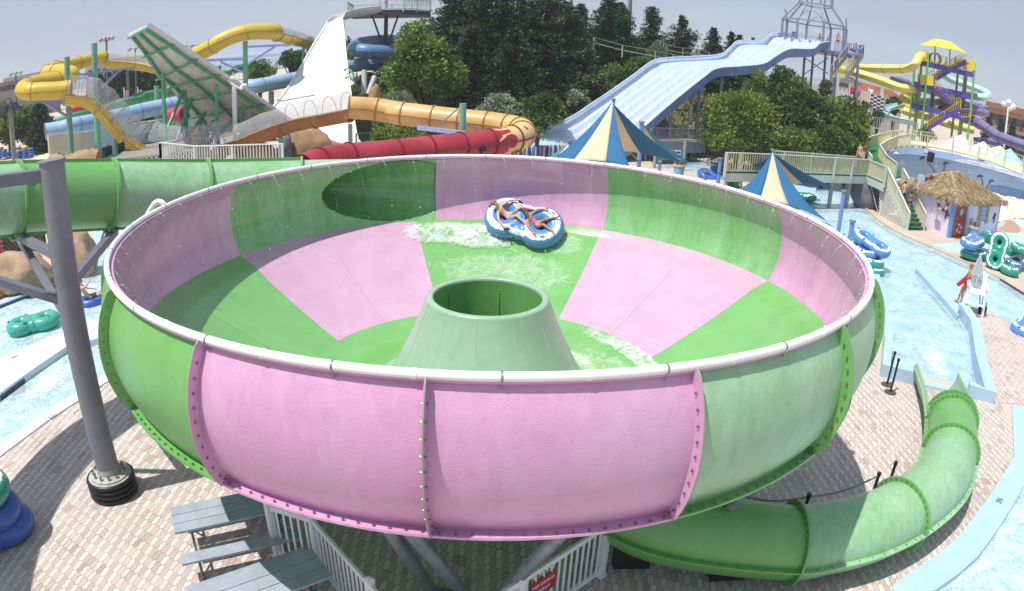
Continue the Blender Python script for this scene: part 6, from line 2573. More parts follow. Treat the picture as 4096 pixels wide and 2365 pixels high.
part('logo', MB().beam(c0 - bd*.09 + bn*.01, c0 + bd*.09 + bn*.01, .012, .12), M('logo_blue', C(40, 70, 150), .5), sgn)
# foam mats hanging on a rack behind the bowl rim
rk = thing('mat_rack', 'wooden rack behind the bowl rim under the foot of the racing slide', 'rack', at('c', 1120, 1110, D=44).xy.to_3d())
ra, rb_ = at('c', 800, 1095, D=43.5), at('c', 1370, 1072, D=46)
part('rail', MB().beam(ra, rb_, .1, .1), M('rack_wood', C(120, 96, 66), .8, var=.3), rk)
for t_ in (.02, .5, .98):
    p = ra.lerp(rb_, t_)
    part('post', MB().beam((p.x, p.y, 0), p, .12), M('rack_wood', C(120, 96, 66), .8), rk)
proto = None
for k in range(9):
    t_ = (k + .5)/9
    p = ra.lerp(rb_, t_)
    if proto is None:
        proto = thing('foam_mat', 'blue foam mat with yellow stripes hanging over the rack', 'foam mat', p, 0, 'striped foam mats hanging on the rack')
        arch = [(0, -.22, -1.0), (0, -.2, -.3), (0, -.12, .05), (0, 0, .14), (0, .12, .05), (0, .2, -.3), (0, .25, -.9)]
        arch = spline(arch, 3)
        for nm, w_, o_, mt in (('sheet', .5, 0, RINGB), ('stripe', .07, -.13, RINGY), ('stripe', .07, .13, RINGY)):
            e_ = .015 if nm == 'stripe' else 0
            mbm = MB().grid([[Vector((o_ - w_/2, q.y*(1 + e_*4), q.z + e_)), Vector((o_ + w_/2, q.y*(1 + e_*4), q.z + e_))] for q in arch])
            mbm.build(nm, mt, proto, smooth=180, world=False, solid=.05 if nm == 'sheet' else .055)
        proto.rotation_euler = (0, 0, .15)
    else:
        copy_tree(proto, None, p, (0, 0, rng.normal()*.2 + .1))

# ---------------------------------------------------------------- yellow slide tower far right
TY, TP, TG = M('rail_yellow', C(226, 200, 60), .5, var=.06), M('beam_purple', C(86, 70, 160), .5, var=.08), M('post_green', C(112, 190, 104), .5, var=.08)
TYT = M('tube_yellow_pale', C(230, 222, 128), .35, var=.08, scale=.5)
TYD = M('tube_yellow_ring', C(196, 170, 60), .5)
TPT = M('tube_purple', C(128, 118, 164), .35, var=.1, scale=.5)
TPD = M('tube_purple_ring', C(84, 72, 130), .5)
TMT = M('tube_mint', C(190, 222, 214), .35, var=.06, scale=.5)
YD = 95


def Y(x, y, d=0):
    return at('e', x, y, D=YD + d)


tw = thing('slide_tower', 'green and purple slide tower with yellow railings and a yellow canopy', 'tower', (Y(1280, 950).x, Y(1280, 950).y, 0))
for x, y, d in ((1070, 440, -1), (1118, 450, -3), (1165, 425, -4), (1383, 520, 3), (1448, 515, 1), (1503, 505, -2)):
    p = Y(x, y, d)
    part('post', MB().rod((p.x, p.y, -.6), p, .16, 10), TG, tw, smooth=40)
for (xa, ya), (xb, yb), dd in (((1075, 452), (1508, 512), 0), ((1060, 612), (1482, 690), 0), ((1040, 772), (1475, 858), 0)):
    a, b = Y(xa, ya, -4), Y(xb, yb, -2)
    b2, a2 = Y(xb, yb, 4), Y(xa, ya, 2)
    for p_, q_ in ((a, b), (a2, b2)):
        b3 = Vector((q_.x, q_.y, p_.z))
        part('deck_beam', MB().beam(p_, b3, .2, .62), TP, tw)
    zt = a.z
    part('deck', MB().prism([(p.x, p.y) for p in (a, b, b2, a2)], zt + .25, zt + .36), TP, tw)
ad = Y(1075, 452, -4)
zt = ad.z + .36
cn_ = [Y(1075, 452, -4), Y(1508, 512, -2), Y(1508, 512, 4), Y(1075, 452, 2)]
cn_ = [Vector((p.x, p.y, zt)) for p in cn_]
picket_rail('x', '', [cn_[3], cn_[0], cn_[1], cn_[2]], 1.1, TY, parent=tw, post=4, pick=.32, pw=.12, top=.08)
part('side_screen', MB().beam(Y(1075, 412, -4.1), Y(1155, 412, -4.3), .1, 1.25), TY, tw)
part('side_screen', MB().beam(Y(1415, 468, -2.2), Y(1508, 478, -2.2), .1, 1.25), TY, tw)
part('side_screen', MB().beam(Y(1108, 580, -4), Y(1205, 590, -4), .1, 1.25), TY, tw)
for (xa, ya), (xb, yb) in (((1185, 600), (1440, 450)), ((1215, 640), (1370, 785)), ((1160, 940), (1400, 790))):
    a, b = Y(xa, ya, -3.5), Y(xb, yb, -2.5)
    for o in (Vector((0, 0, 0)), Vector((.2, 1.4, 0))):
        part('stair_stringer', MB().beam(a + o, b + o, .12, .5), TP if o.length < .1 else TY, tw)
        picket_rail('x', '', [a + o, b + o], 1.0, TY, parent=tw, post=3, pick=.4, pw=.1, top=.08)
    for i in range(14):
        q = a.lerp(b, (i + .5)/14)
        part('stair_tread', MB().beam(q, q + Vector((.2, 1.4, 0)), .34, .06), TY, tw)
picket_rail('x', '', [Y(1360, 858, -2.6), Y(1475, 858, -2.2)], 1.1, TY, parent=tw, post=3, pick=.3, pw=.1, top=.08)
can = thing('canopy', 'bright yellow fabric canopy on two thin poles above the purple tower', 'canopy', (Y(1270, 350).x, Y(1270, 350).y, Y(1270, 450).z))
K = [Y(1103, 328, -2), Y(1220, 284, 0), Y(1325, 308, 1), Y(1445, 390, -3), Y(1385, 375, -5), Y(1230, 335, -5)]
cmb = MB()
cmb.add([Y(1103, 330, -3), Y(1222, 284, 0), Y(1328, 306, 0), Y(1443, 390, -3), Y(1380, 368, -5), Y(1215, 338, -5)], [(0, 5, 1), (1, 5, 4, 2), (2, 4, 3)])
part('fabric', cmb, M('canopy_yellow', C(240, 224, 70), .7, var=.04), can, solid=.06)
part('pole', MB().rod(Y(1213, 470, -1), Y(1218, 290, -1), .1, 8), TY, can)
part('pole', MB().rod(Y(1322, 480, -1), Y(1326, 312, -1), .1, 8), TY, can)
person('person standing at the yellow railing below the canopy, head above the top rail', standing(1.7), 'tan', 'dark', 'navy', None, 1., Y(1400, 478, 1) - Vector((0, 0, .6)), 2.0)
person('person in a yellow vest leaning at the yellow railing below the canopy', standing(1.6), 'brown', 'dark', 'black', 'black', 1., Y(1362, 480, 1) - Vector((0, 0, .4)), 2.0)
ys = thing('tube_slide', 'pale yellow tube slide dropping from the purple tower and looping beside it', 'water slide', (Y(800, 560).x, Y(800, 560).y, 0))
ypath = spline([Y(1140, 405, -3), Y(1100, 420, -5), Y(1070, 470, -6), Y(1020, 498, -5), Y(900, 503, -3), Y(700, 497, 0), Y(600, 492, 2)], 6)
slide_tube(ys, ypath, .56, TYT, 16, TYD, 3.2)
ypath = spline([Y(500, 500, -3), Y(600, 520, -4), Y(720, 555, -5), Y(850, 600, -5), Y(960, 640, -5), Y(1060, 655, -3), Y(1080, 690, 2), Y(1000, 690, 2), Y(985, 715, -2), Y(1040, 735, 3), Y(1200, 765, 5), Y(1240, 785, 8), Y(1120, 800, 10), Y(990, 780, 9), Y(1000, 810, 6), Y(1150, 850, 6), Y(1300, 900, 7), Y(1420, 930, 8), Y(1500, 950, 8)], 6)
slide_tube(ys, ypath, .56, TYT, 16, TYD, 3.2)
part('mouth', MB().tube([Y(1205, 430, -3), Y(1225, 428, -1)], .75, 18, caps=False), TYD, ys, smooth=40, solid=.08)
for x, y in ((640, 560), (830, 640), (840, 645)):
    p = Y(x, y, -3)
    part('support_post', MB().rod((p.x, p.y, -.6), p, .2, 10), M('post_mint', C(196, 214, 202), .5), ys, smooth=40)
part('support_beam', MB().beam(Y(560, 560, -3), Y(1050, 690, -3), .2, .3), M('post_mint', C(196, 214, 202), .5), ys)
part('support_beam', MB().beam(Y(840, 540, 0), Y(1060, 560, 0), .2, .4), M('post_mint', C(196, 214, 202), .5), ys)
for x in (1085, 1190, 1205, 1418):
    p = Y(x, 700, 2)
    part('support_post', MB().rod((p.x, p.y, -.6), p + Vector((0, 0, 3)), .15, 10), M('post_mint', C(196, 214, 202), .5), ys, smooth=40)
ps = thing('tube_slide', 'dark purple tube slide winding past the hotel to the edge of the picture', 'water slide', (Y(1600, 900).x, Y(1600, 900).y, 0))
slide_tube(ps, spline([Y(900, 560, 6), Y(960, 585, 6), Y(1100, 640, 8), Y(1300, 700, 10), Y(1480, 755, 10), Y(1570, 795, 8), Y(1590, 825, 4), Y(1500, 810, 0), Y(1330, 780, 0), Y(1260, 790, 2)], 6), .5, TPT, 16, TPD, 2.6)
slide_tube(ps, spline([Y(1430, 860, 2), Y(1500, 885, 0), Y(1560, 915, -2), Y(1620, 955, -3), Y(1680, 995, -4), Y(1760, 1025, -5), Y(1864, 1060, -6), Y(1990, 1090, -7)], 6), .66, TPT, 16, TPD, 2.2)
slide_tube(ps, spline([Y(1500, 1030, 4), Y(1600, 1030, 4), Y(1720, 1050, 3)], 6), .55, TPT, 14, TPD, 2.6)
ms = thing('tube_slide', 'pale mint tube slide looping out behind the purple tower', 'water slide', (Y(1550, 650).x, Y(1550, 650).y, 0))
slide_tube(ms, spline([Y(1230, 500, 8), Y(1320, 575, 9), Y(1450, 620, 10), Y(1560, 660, 9), Y(1605, 690, 6), Y(1560, 710, 3), Y(1440, 695, 4), Y(1300, 690, 5)], 6), .5, TMT, 16, TMT, 3)
slide_tube(ms, spline([Y(1050, 710, 5), Y(1160, 740, 4), Y(1290, 745, 2), Y(1420, 770, 2)], 6), .46, TMT, 14, TMT, 3)
fl_ = thing('open_flume', 'pale blue open flume bending out left of the purple tower', 'water slide', (Y(900, 820).x, Y(900, 820).y, 0))
slide_tube(fl_, spline([Y(970, 755, 4), Y(900, 770, 2), Y(850, 795, -2), Y(870, 830, -5), Y(960, 860, -6), Y(1060, 880, -6)], 6), .62, M('flume_mint_blue', C(178, 208, 216), .4, var=.08), 14, TMT, 3, a0=pi, a1=2*pi)

# white railing bank, flags, tents, hotel, lamp
picket_rail('picket_railing', 'white picket railing on the bank in front of the purple tower', [at('e', 758, 935, D=84), at('e', 870, 955, D=82), at('e', 1080, 985, D=80)], 1.35, PALE, post=3, pick=.34, cat='railing', pw=.16)
TENTP, TENTW, TENTG, TENTB = M('tent_pink', C(222, 190, 214), .8), M('tent_white', C(236, 236, 236), .8), M('tent_green', C(200, 210, 186), .8), M('tent_blue', C(150, 196, 226), .8)


def tent(c, x, y, D, r, h, m1, m2, label):
    p = at(c, x, y, D=D)
    t = thing('market_umbrella', label, 'umbrella', (p.x, p.y, 0), 0, 'pointed umbrellas behind the walkway')
    for k in range(12):
        a0_, a1_ = 2*pi*k/12, 2*pi*(k + 1)/12
        mb = MB().add([p, p + Vector((math.cos(a0_)*r, math.sin(a0_)*r, -h)), p + Vector((math.cos(a1_)*r, math.sin(a1_)*r, -h))], [(0, 1, 2)])
        part('canopy_gore', mb, m1 if k % 2 else m2, t)
    part('pole', MB().rod((p.x, p.y, 0), p, .06, 8), PVC, t)


tent('e', 1408, 980, 82, 4.0, 2.3, TENTP, TENTW, 'pink and white striped umbrella, tallest behind the walkway railing')
tent('e', 1572, 1030, 82, 3.0, 1.7, TENTG, TENTW, 'pale green and white umbrella between the pink and blue ones')
tent('e', 1690, 1062, 84, 2.6, 1.2, TENTW, TENTG, 'low white umbrella behind the blue one')
tent('e', 1765, 1080, 80, 3.2, 2.2, TENTB, M('tent_blue_pale', C(170, 212, 234), .8), 'pale blue umbrella at the right end of the walkway railing')
BR, BRD = M('hotel_brick', C(168, 128, 104), .8, var=.12, scale=.4), M('hotel_dark', C(52, 50, 54), .5)
HD = 165
hA, hB = at('e', 1600, 770, D=HD), at('e', 1990, 880, D=150)
hot = thing('hotel', 'brown brick hotel with rows of dark balconies in the right background', 'building', (hA.x, hA.y, 0))
hv = (hB - hA)
hv.z = 0
hn = Vector((-hv.y, hv.x, 0)).normalized()
if hn.y < 0:
    hn = -hn
Ht = hA.z
part('wall', MB().prism([(p.x, p.y) for p in (hA, Vector((hB.x, hB.y, 0)), Vector((hB.x, hB.y, 0)) + hn*16, hA + hn*16)], -.6, Ht), BR, hot)
part('parapet', MB().beam(Vector((hA.x, hA.y, Ht + .4)) - hn*.3, Vector((hB.x, hB.y, Ht + .4)) - hn*.3, .8, 1.2), M('hotel_parapet', C(140, 96, 74), .8), hot)
rowsn = 4
for fl2 in range(rowsn):
    for k in range(11):
        a = hA + hv*((k + .5)/11)
        z_ = Ht - 2.4 - fl2*3.1
        if z_ < 1:
            continue
        wn_ = part('window', MB().beam(Vector((a.x, a.y, z_)) - hv.normalized()*1.5 - hn*.06, Vector((a.x, a.y, z_)) + hv.normalized()*1.5 - hn*.06, .1, 2.1), BRD, hot)
        part('balcony', MB().beam(Vector((a.x, a.y, z_ - .9)) - hv.normalized()*1.6 - hn*.9, Vector((a.x, a.y, z_ - .9)) + hv.normalized()*1.6 - hn*.9, .08, .9), M('balcony_brown', C(130, 104, 88), .7), wn_)
lp0, lp1 = at('e', 1720, 1040, D=92), at('e', 1742, 765, D=92)
lam = thing('street_lamp', 'white lamp post with three globes in front of the hotel', 'lamp', (lp0.x, lp0.y, 0))
part('pole', MB().rod((lp0.x, lp0.y, -.5), (lp0.x, lp0.y, lp1.z), .13, 10), PVC, lam, smooth=40)
for dx, dz in ((-.85, .0), (.85, .0), (0, .35), (.3, -.3)):
    part('globe', MB().ball((lp0.x + dx, lp0.y, lp1.z + dz), .38, 12), M('globe_white', C(240, 240, 240), .3), lam, smooth=180)
part('arm', MB().beam((lp0.x - .9, lp0.y, lp1.z - .2), (lp0.x + .9, lp0.y, lp1.z - .2), .08), PVC, lam)
# banners among the shrubs
for (x, y, hh, w_, mt, lb) in ((740, 650, 130, 22, M('flag_white', C(220, 220, 224), .8), 'tall white feather flag beside the chequered one'), (612, 632, 55, 28, M('flag_red', C(196, 60, 70), .8), 'small red flag above the bushes below the steel tower'), (655, 650, 55, 22, M('flag_mixed', C(180, 120, 150), .8, var=.5, scale=3), 'small multi-coloured flag beside the red one')):
    a = at('e', x, y, D=88)
    b = at('e', x - 4, y + hh, D=88)
    f_ = thing('flag', lb, 'flag', (b.x, b.y, 0))
    part('pole', MB().rod((b.x - .3, b.y, 0), (b.x - .3, b.y, a.z + .3), .06, 8), PVC, f_)
    ww = w_*.0175*88/50
    rows_ = [[Vector((b.x - .3 + ww*u, b.y + .12*math.sin(u*5 + v*3), a.z - (a.z - b.z)*v)) for u in (0, .33, .66, 1)] for v in [i/6 for i in range(7)]]
    part('cloth', MB().grid(rows_), mt, f_, smooth=180, solid=.02)
a, b = at('e', 765, 690, D=87.5), at('e', 760, 800, D=87.5)
f_ = thing('flag', 'black and white chequered feather flag in front of the bushes', 'flag', (b.x, b.y, 0))
part('pole', MB().rod((a.x - .4, a.y, 0), (a.x - .4, a.y, a.z + .3), .07, 8), PVC, f_)
mb = MB()
hh = a.z - b.z
for i in range(8):
    for j in range(4):
        x0 = a.x - .35 + j*.5
        z0_ = a.z - hh*i/8
        mb.add([(x0, a.y, z0_), (x0 + .5, a.y + .05, z0_), (x0 + .5, a.y + .05, z0_ - hh/8), (x0, a.y, z0_ - hh/8)], [(0, 1, 2, 3)], (i + j) % 2)
part('cloth', mb, [CLOTH['black'], CLOTH['white']], f_)
hs2 = thing('house', 'small house with a tiled red roof beside the chequered flag', 'building', (at('e', 790, 700, D=110).x, at('e', 790, 700, D=110).y, 0))
c0 = at('e', 790, 665, D=110)
part('wall', MB().prism([(c0.x - 3, c0.y - 3), (c0.x + 3, c0.y - 3), (c0.x + 3, c0.y + 3), (c0.x - 3, c0.y + 3)], -.6, c0.z - .3), M('house_wall', C(196, 180, 170), .8), hs2)
part('roof', MB().lathe([(4.2, c0.z - .4), (.2, c0.z + 2.)], 4, (c0.x, c0.y, 0), pi/4, 2*pi + pi/4), M('roof_red', C(150, 84, 70), .8, var=.2), hs2)
for (x0, x1, y, D_, lb, col) in ((520, 760, 575, 240, 'low pale town block far beyond the yellow slide', C(176, 174, 178)), (640, 760, 605, 200, 'low brown town block far beyond the yellow slide', C(150, 128, 118))):
    a, b = at('e', x0, y, D=D_), at('e', x1, y + 20, D=D_)
    t = thing('building', lb, 'building', (a.x, a.y, 0))
    b = Vector((b.x, b.y, a.z))
    part('wall', MB().prism([(a.x, a.y), (b.x, b.y), (b.x + 5, b.y + 15), (a.x + 5, a.y + 15)], -.6, a.z), M('town_' + lb[4:8], col, .8, var=.15), t)
    part('roof', MB().beam(a + Vector((0, 0, .3)), b + Vector((0, 0, .3)), 1.2, .7), M('town_roof', C(130, 110, 104), .8), t)
    for k in range(8):
        c_ = a.lerp(b, (k + .5)/8)
        part('window', MB().box(c_ + Vector((0, -.2, -1.8)), (1.6, .3, 1.4)), BRD, t)
# ---------------------------------------------------------------- flame coloured tube slide behind the bowl
TAN, RED = C(206, 162, 96), C(164, 44, 58)


def flame_mat():
    m, nt_, b = newmat('tube_tan_red')
    a = nt_.nodes.new('ShaderNodeAttribute')
    a.attribute_name = 'along'
    v = mapping(nt_, (1, 1, 1))
    n = noise(nt_, .85, 2, v, .4, 2.2)
    f = math_(nt_, 'ADD', a.outputs['Fac'], math_(nt_, 'MULTIPLY', math_(nt_, 'SUBTRACT', n, .5), .42))
    red = ramp(nt_, f, .60, .612)
    n2 = noise(nt_, .6, 4)
    tan = mixc(nt_, ramp(nt_, n2, .3, .7), tuple(x*.85 for x in TAN[:3]) + (1,), C(218, 182, 120))
    pale = mixc(nt_, ramp(nt_, a.outputs['Fac'], .40, .55), tan, C(222, 190, 132))
    rd = mixc(nt_, ramp(nt_, n2, .3, .7), tuple(x*.8 for x in RED[:3]) + (1,), C(176, 60, 72))
    nt_.links.new(mixc(nt_, red, pale, rd), b.inputs['Base Color'])
    b.inputs['Roughness'].default_value = .42
    return m


FLM = flame_mat()
TANM = M('tube_tan_ring', C(160, 112, 58), .5, var=.1)
TANT = M('trough_tan', C(150, 100, 56), .55, var=.2, scale=.8)
REDR = M('tube_red_ring', C(120, 36, 46), .5)
flp = P3([('b', 1262, 785, 41), ('b', 1450, 795, 41), ('b', 1640, 825, 40.5), ('c', 160, 825, 40), ('c', 330, 845, 39.5), ('c', 520, 868, 39), ('c', 690, 886, 38.5), ('c', 860, 905, 38), ('c', 980, 925, 37.5), ('c', 1055, 945, 37), ('c', 1078, 972, 36.2), ('c', 1030, 1005, 35.2), ('c', 900, 1032, 34.3), ('c', 720, 1055, 33.5), ('c', 520, 1078, 32.6), ('c', 300, 1105, 31.6), ('c', 90, 1130, 30.7), ('b', 1230, 1160, 29.4), ('b', 1060, 1195, 28.6), ('b', 940, 1240, 28)])
flpath = spline(flp, 8)
fs = thing('flame_slide', 'tan tube slide turning red with painted flames at its hairpin bend behind the bowl', 'water slide', (flp[9].x, flp[9].y, 0))
mb = MB().tube(flpath, .66, 24, caps=False)
mb.attr['along'] = [i/(len(flpath) - 1) for i in range(len(flpath)) for _ in range(24)]
tb = part('tube', mb, FLM, fs, smooth=180)
for i in range(0, len(flpath) - 1, 9):
    t = (flpath[min(i + 1, len(flpath) - 1)] - flpath[max(i - 1, 0)]).normalized()
    part('joint_ring', MB().tube([flpath[i] - t*.03, flpath[i] + t*.03], .72, 24), TANM if i < len(flpath)*.56 else REDR, tb, smooth=40)
for sgn in (-1, 1):
    for lo, hi, mt in ((0, int(len(flpath)*.56), TANM), (int(len(flpath)*.56), len(flpath), REDR)):
        pp = []
        for i in range(lo, hi):
            t = (flpath[min(i + 1, len(flpath) - 1)] - flpath[max(i - 1, 0)]).normalized()
            x = t.cross(Vector((0, 0, 1))).normalized()
            pp.append(flpath[i] + x*sgn*.68)
        part('side_seam', MB().tube(pp, .045, 6), mt, tb, smooth=180)
trp = spline(P3([('b', 1262, 800, 41), ('b', 1080, 835, 42), ('b', 900, 868, 43), ('b', 720, 922, 44), ('b', 520, 1000, 45), ('b', 320, 1075, 46)]), 8)
tr_ = slide_tube(fs, trp, .7, TANT, 16, TANM, 2.6, a0=pi*.97, a1=2.03*pi, name='open_trough')
NET = netmat('safety_net', (.55, .56, .56, 1), .34)


def net_over(parent, path, r, hoops=True, mat=None, h=1.):
    rows_ = []
    for i, p in enumerate(path):
        t = (path[min(i + 1, len(path) - 1)] - path[max(i - 1, 0)]).normalized()
        x = t.cross(Vector((0, 0, 1))).normalized()
        y = x.cross(t)
        sag_ = 1 - .07*abs(math.sin(i*.35))
        rows_.append([p + x*math.cos(a)*r + y*(math.sin(a)*r*1.5*h*sag_) for a in [pi*k/8 for k in range(9)]])
    n_ = part('safety_net', MB().grid(rows_), mat or NET, parent, smooth=180)
    if hoops:
        for i in range(0, len(path), 6):
            part('hoop', MB().tube([q for q in rows_[i]], .02, 5), STEELG, n_, smooth=60)
    return n_


net_over(fs, trp, .72)
GPOST = M('post_sea_green', C(112, 172, 150), .55, var=.1, scale=1.5)


def gpost(parent, c, x, ytop, D, r=.24, ybot=None, name='support_post'):
    p = at(c, x, ytop, D=D)
    return part(name, MB().rod((p.x, p.y, -.6), p, r, 14), GPOST, parent, smooth=40)


gpost(fs, 'b', 1276, 905, 41, .13)
gpost(fs, 'b', 770, 1000, 44, .15)
gpost(fs, 'c', 641, 754, 36.8, .18)
part('tie_beam', MB().beam(at('c', 315, 932, D=38.5), at('c', 660, 972, D=36), .18, .22), M('beam_lavender', C(150, 160, 214), .5), fs)
part('tie_rod', MB().rod(at('c', 440, 930, D=38), at('c', 625, 775, D=36.8), .04, 6), STEELG, fs)
part('tie_rod', MB().rod(at('c', 740, 948, D=37.5), at('c', 655, 890, D=36.8), .04, 6), STEELG, fs)
p = at('c', 778, 1095, D=33.0)
fld = thing('floodlight', 'small black twin floodlight at the side of the red tube', 'lamp', p)
for dx in (-.12, .12):
    part('head', MB().box(p + Vector((dx, -.05, .1)), (.2, .16, .26)), CLOTH['black'], fld)
part('stem', MB().rod(p - Vector((0, 0, .5)), p + Vector((0, 0, .05)), .05, 6), REDR, fld)

# ---------------------------------------------------------------- white half pipe
HW = fibreglass('half_pipe_white', C(226, 228, 226), .5, C(206, 196, 180), .45, grain=.03)
HU = M('half_pipe_underside', C(206, 206, 200), .8, var=.2, scale=.9, wear=.4, wearcol=C(110, 100, 88), bmp=.1, bscale=3)
HG = M('half_pipe_green_steel', C(86, 162, 130), .5, var=.12)
hsec = [(('b', 1108, 162, 75), ('b', 1228, 142, 73)), (('b', 1080, 215, 73.5), ('b', 1236, 220, 71.5)), (('b', 1020, 302, 71), ('b', 1244, 320, 69)), (('b', 930, 460, 68), ('b', 1258, 460, 66)), (('b', 845, 600, 65), ('b', 1275, 600, 63)),
        (('b', 760, 720, 62), ('b', 1290, 720, 60)), (('b', 690, 800, 60), ('b', 1306, 860, 58)), (('b', 600, 880, 58.5), ('b', 1330, 1000, 56)), (('b', 480, 930, 57), ('b', 1345, 1062, 54.5)),
        (('b', 340, 945, 55.5), ('b', 1180, 1050, 53)), (('b', 240, 938, 54), ('b', 1000, 960, 51.5)), (('b', 150, 900, 53), ('b', 830, 866, 50.5))]
lsec = [(('a', 1460, 932, 54), ('b', 830, 866, 50.5)), (('a', 1390, 830, 52.5), ('b', 660, 748, 49)), (('a', 1310, 722, 51), ('b', 500, 636, 47.5)), (('a', 1225, 610, 49.5), ('b', 340, 530, 46)), (('a', 1150, 548, 48.5), ('b', 170, 415, 44.8)),
        (('a', 1050, 382, 46.5), ('a', 1280, 308, 43.6)), (('a', 950, 240, 44.5), ('a', 1085, 182, 42.4))]
hpipe = thing('half_pipe', 'giant white half pipe slide with a green steel frame under its leaning left wing', 'water slide', at('b', 700, 960, D=55).xy.to_3d())
allsec = hsec[:-1] + lsec
HL = spline([at(c, x, y, D=D) for (c, x, y, D), _ in allsec], 4)
HR = spline([at(c, x, y, D=D) for _, (c, x, y, D) in allsec], 4)
rows_ = []
for a, b in zip(HL, HR):
    rows_.append([a.lerp(b, u) for u in [k/10 for k in range(11)]])
part('ride_surface', MB().grid(rows_), HW, hpipe, smooth=180)
nsp = (len(hsec) - 1)*4
off = []
for i, (a, b) in enumerate(zip(HL, HR)):
    t = HL[min(i + 1, len(HL) - 1)].lerp(HR[min(i + 1, len(HR) - 1)], .5) - HL[max(i - 1, 0)].lerp(HR[max(i - 1, 0)], .5)
    n_ = t.cross(b - a).normalized()
    if n_.z < 0:
        n_ = -n_
    off.append(n_)
part('underside', MB().grid([[a.lerp(b, u) - n_*.12 for u in (0, .25, .5, .75, 1)] for a, b, n_ in zip(HL, HR, off)]), HU, hpipe, smooth=180)
for ln, inw in ((HL, 1), (HR, -1)):
    mb = MB().grid([[p - n_*.13, p + n_*.14, p + n_*.14 + (q - p).normalized()*.16, p - n_*.13 + (q - p).normalized()*.16] for p, q, n_ in zip(ln, HR if inw == 1 else HL, off)])
    part('side_kerb', mb, HW, hpipe, smooth=40)
    # green tube below the kerb
part('end_plate', MB().beam(HL[-1] - off[-1]*.15, HR[-1] - off[-1]*.1, .16, .24), HW, hpipe)
lo = range(nsp, len(HL), 3)
for u in (.12, .5, .9):
    pth = [HL[i].lerp(HR[i], u) - off[i]*.24 for i in range(nsp - 2, len(HL))]
    mb = MB()
    for p, q in zip(pth, pth[1:]):
        mb.beam(p, q, .15, .2, ext=.03)
    part('rafter', mb, HG, hpipe)
for i in range(nsp, len(HL), 4):
    part('purlin', MB().beam(HL[i] - off[i]*.4, HR[i] - off[i]*.2, .12, .12), HG, hpipe)
for i, u, in ((len(HL) - 8, .3), (len(HL) - 14, .3), (len(HL) - 14, .85), (len(HL) - 20, .2), (len(HL) - 20, .8)):
    p = HL[i].lerp(HR[i], u) - off[i]*.5
    part('frame_post', MB().beam((p.x, p.y, -.6), p, .2), HG, hpipe)
    q = HL[max(nsp, i - 8)].lerp(HR[max(nsp, i - 8)], u) - off[i]*.5
    part('frame_brace', MB().beam((p.x, p.y, 1.0), q, .2), HG, hpipe)
    part('frame_brace', MB().beam((p.x, p.y, p.z*.45), q.lerp(p, .3), .16), HG, hpipe)
for (x0, y0, x1, y1) in ((390, 590, 425, 570), (480, 640, 515, 620)):
    part('handle_bar', MB().tube(spline([at('b', x0, y0 + 6, D=46.6), at('b', x0 + 10, y0 - 14, D=46.6), at('b', x1, y1, D=46.6), at('b', x1 + 5, y1 + 14, D=46.6)], 4), .1, 8), PVC, hpipe, smooth=60)
part('handle_bar', MB().tube([at('b', 400, 600, D=46.4), at('b', 440, 632, D=46.4), at('b', 488, 652, D=46.4)], .09, 8), PVC, hpipe, smooth=60)
p = at('b', 430, 632, D=46.4)
part('water_pipe', MB().rod((p.x, p.y, -.5), p, .16, 10), PVC, hpipe, smooth=40)
part('side_ladder', MB().tube(spline([at('b', 1232, 515, D=64.2), at('b', 1255, 500, D=64), at('b', 1295, 535, D=63.6), at('b', 1300, 585, D=63.4), at('b', 1270, 560, D=63.6), at('b', 1240, 572, D=63.8)], 4), .1, 6), HG, hpipe, smooth=60)
# start platform and chute
DKM = M('dark_steel', C(56, 70, 78), .6, var=.2)
pl0, pl1 = at('b', 1255, 75, D=76), at('b', 1800, 100, D=79)
pz = at('b', 1540, 80, D=77).z
plt = thing('start_platform', 'high timber start platform with pale railings above the white half pipe', 'platform', (at('b', 1540, 90, D=77).x, at('b', 1540, 90, D=77).y, 0))
pv = [Vector((p.x, p.y, pz)) for p in (at('b', 1480, 60, D=75), at('b', 1660, 90, D=75), at('b', 1860, 110, D=78), at('b', 1860, 110, D=84), at('b', 1300, 60, D=84), at('b', 1255, 70, D=78))]
part('deck', MB().prism([(p.x, p.y) for p in pv], pz - .5, pz), DKM, plt)
picket_rail('x', '', [pv[1] - (pv[1] - pv[0])*.95, pv[1], pv[2]], 1.15, PALE, parent=plt, post=2.2, pick=.22, pw=.12)
picket_rail('x', '', [pv[3], pv[4], pv[5]], 1.15, PALE, parent=plt, post=2.2, pick=.22, pw=.12)
p = at('b', 1538, 100, D=76.5)
part('column', MB().rod((p.x, p.y, -.6), (p.x, p.y, pz), .2, 14), GPOST, plt, smooth=40)
part('column_top', MB().rod((p.x, p.y, pz - 5.0), (p.x, p.y, pz - .05), .215, 14), DKM, plt, smooth=40)
for x in (1430, 1630):
    part('knee_brace', MB().beam(at('b', x, 100, D=76.5), Vector((p.x, p.y, pz - 4.6)), .2), DKM, plt)
chp = spline(P3([('b', 1500, 48, 75.5), ('b', 1380, 60, 75.5), ('b', 1270, 80, 75.2), ('b', 1200, 105, 74.8), ('b', 1160, 150, 74)]), 6)
slide_tube(plt, chp, .8, HW, 12, None, 3, a0=pi, a1=2*pi, side=True, name='start_chute')
person('rider in blue at the start platform railing above the white half pipe', standing(1.7), 'tan', 'dark', 'blue', 'blue', 1., at('b', 1540, 50, D=77.5) - Vector((0, 0, .3)), 2.4)

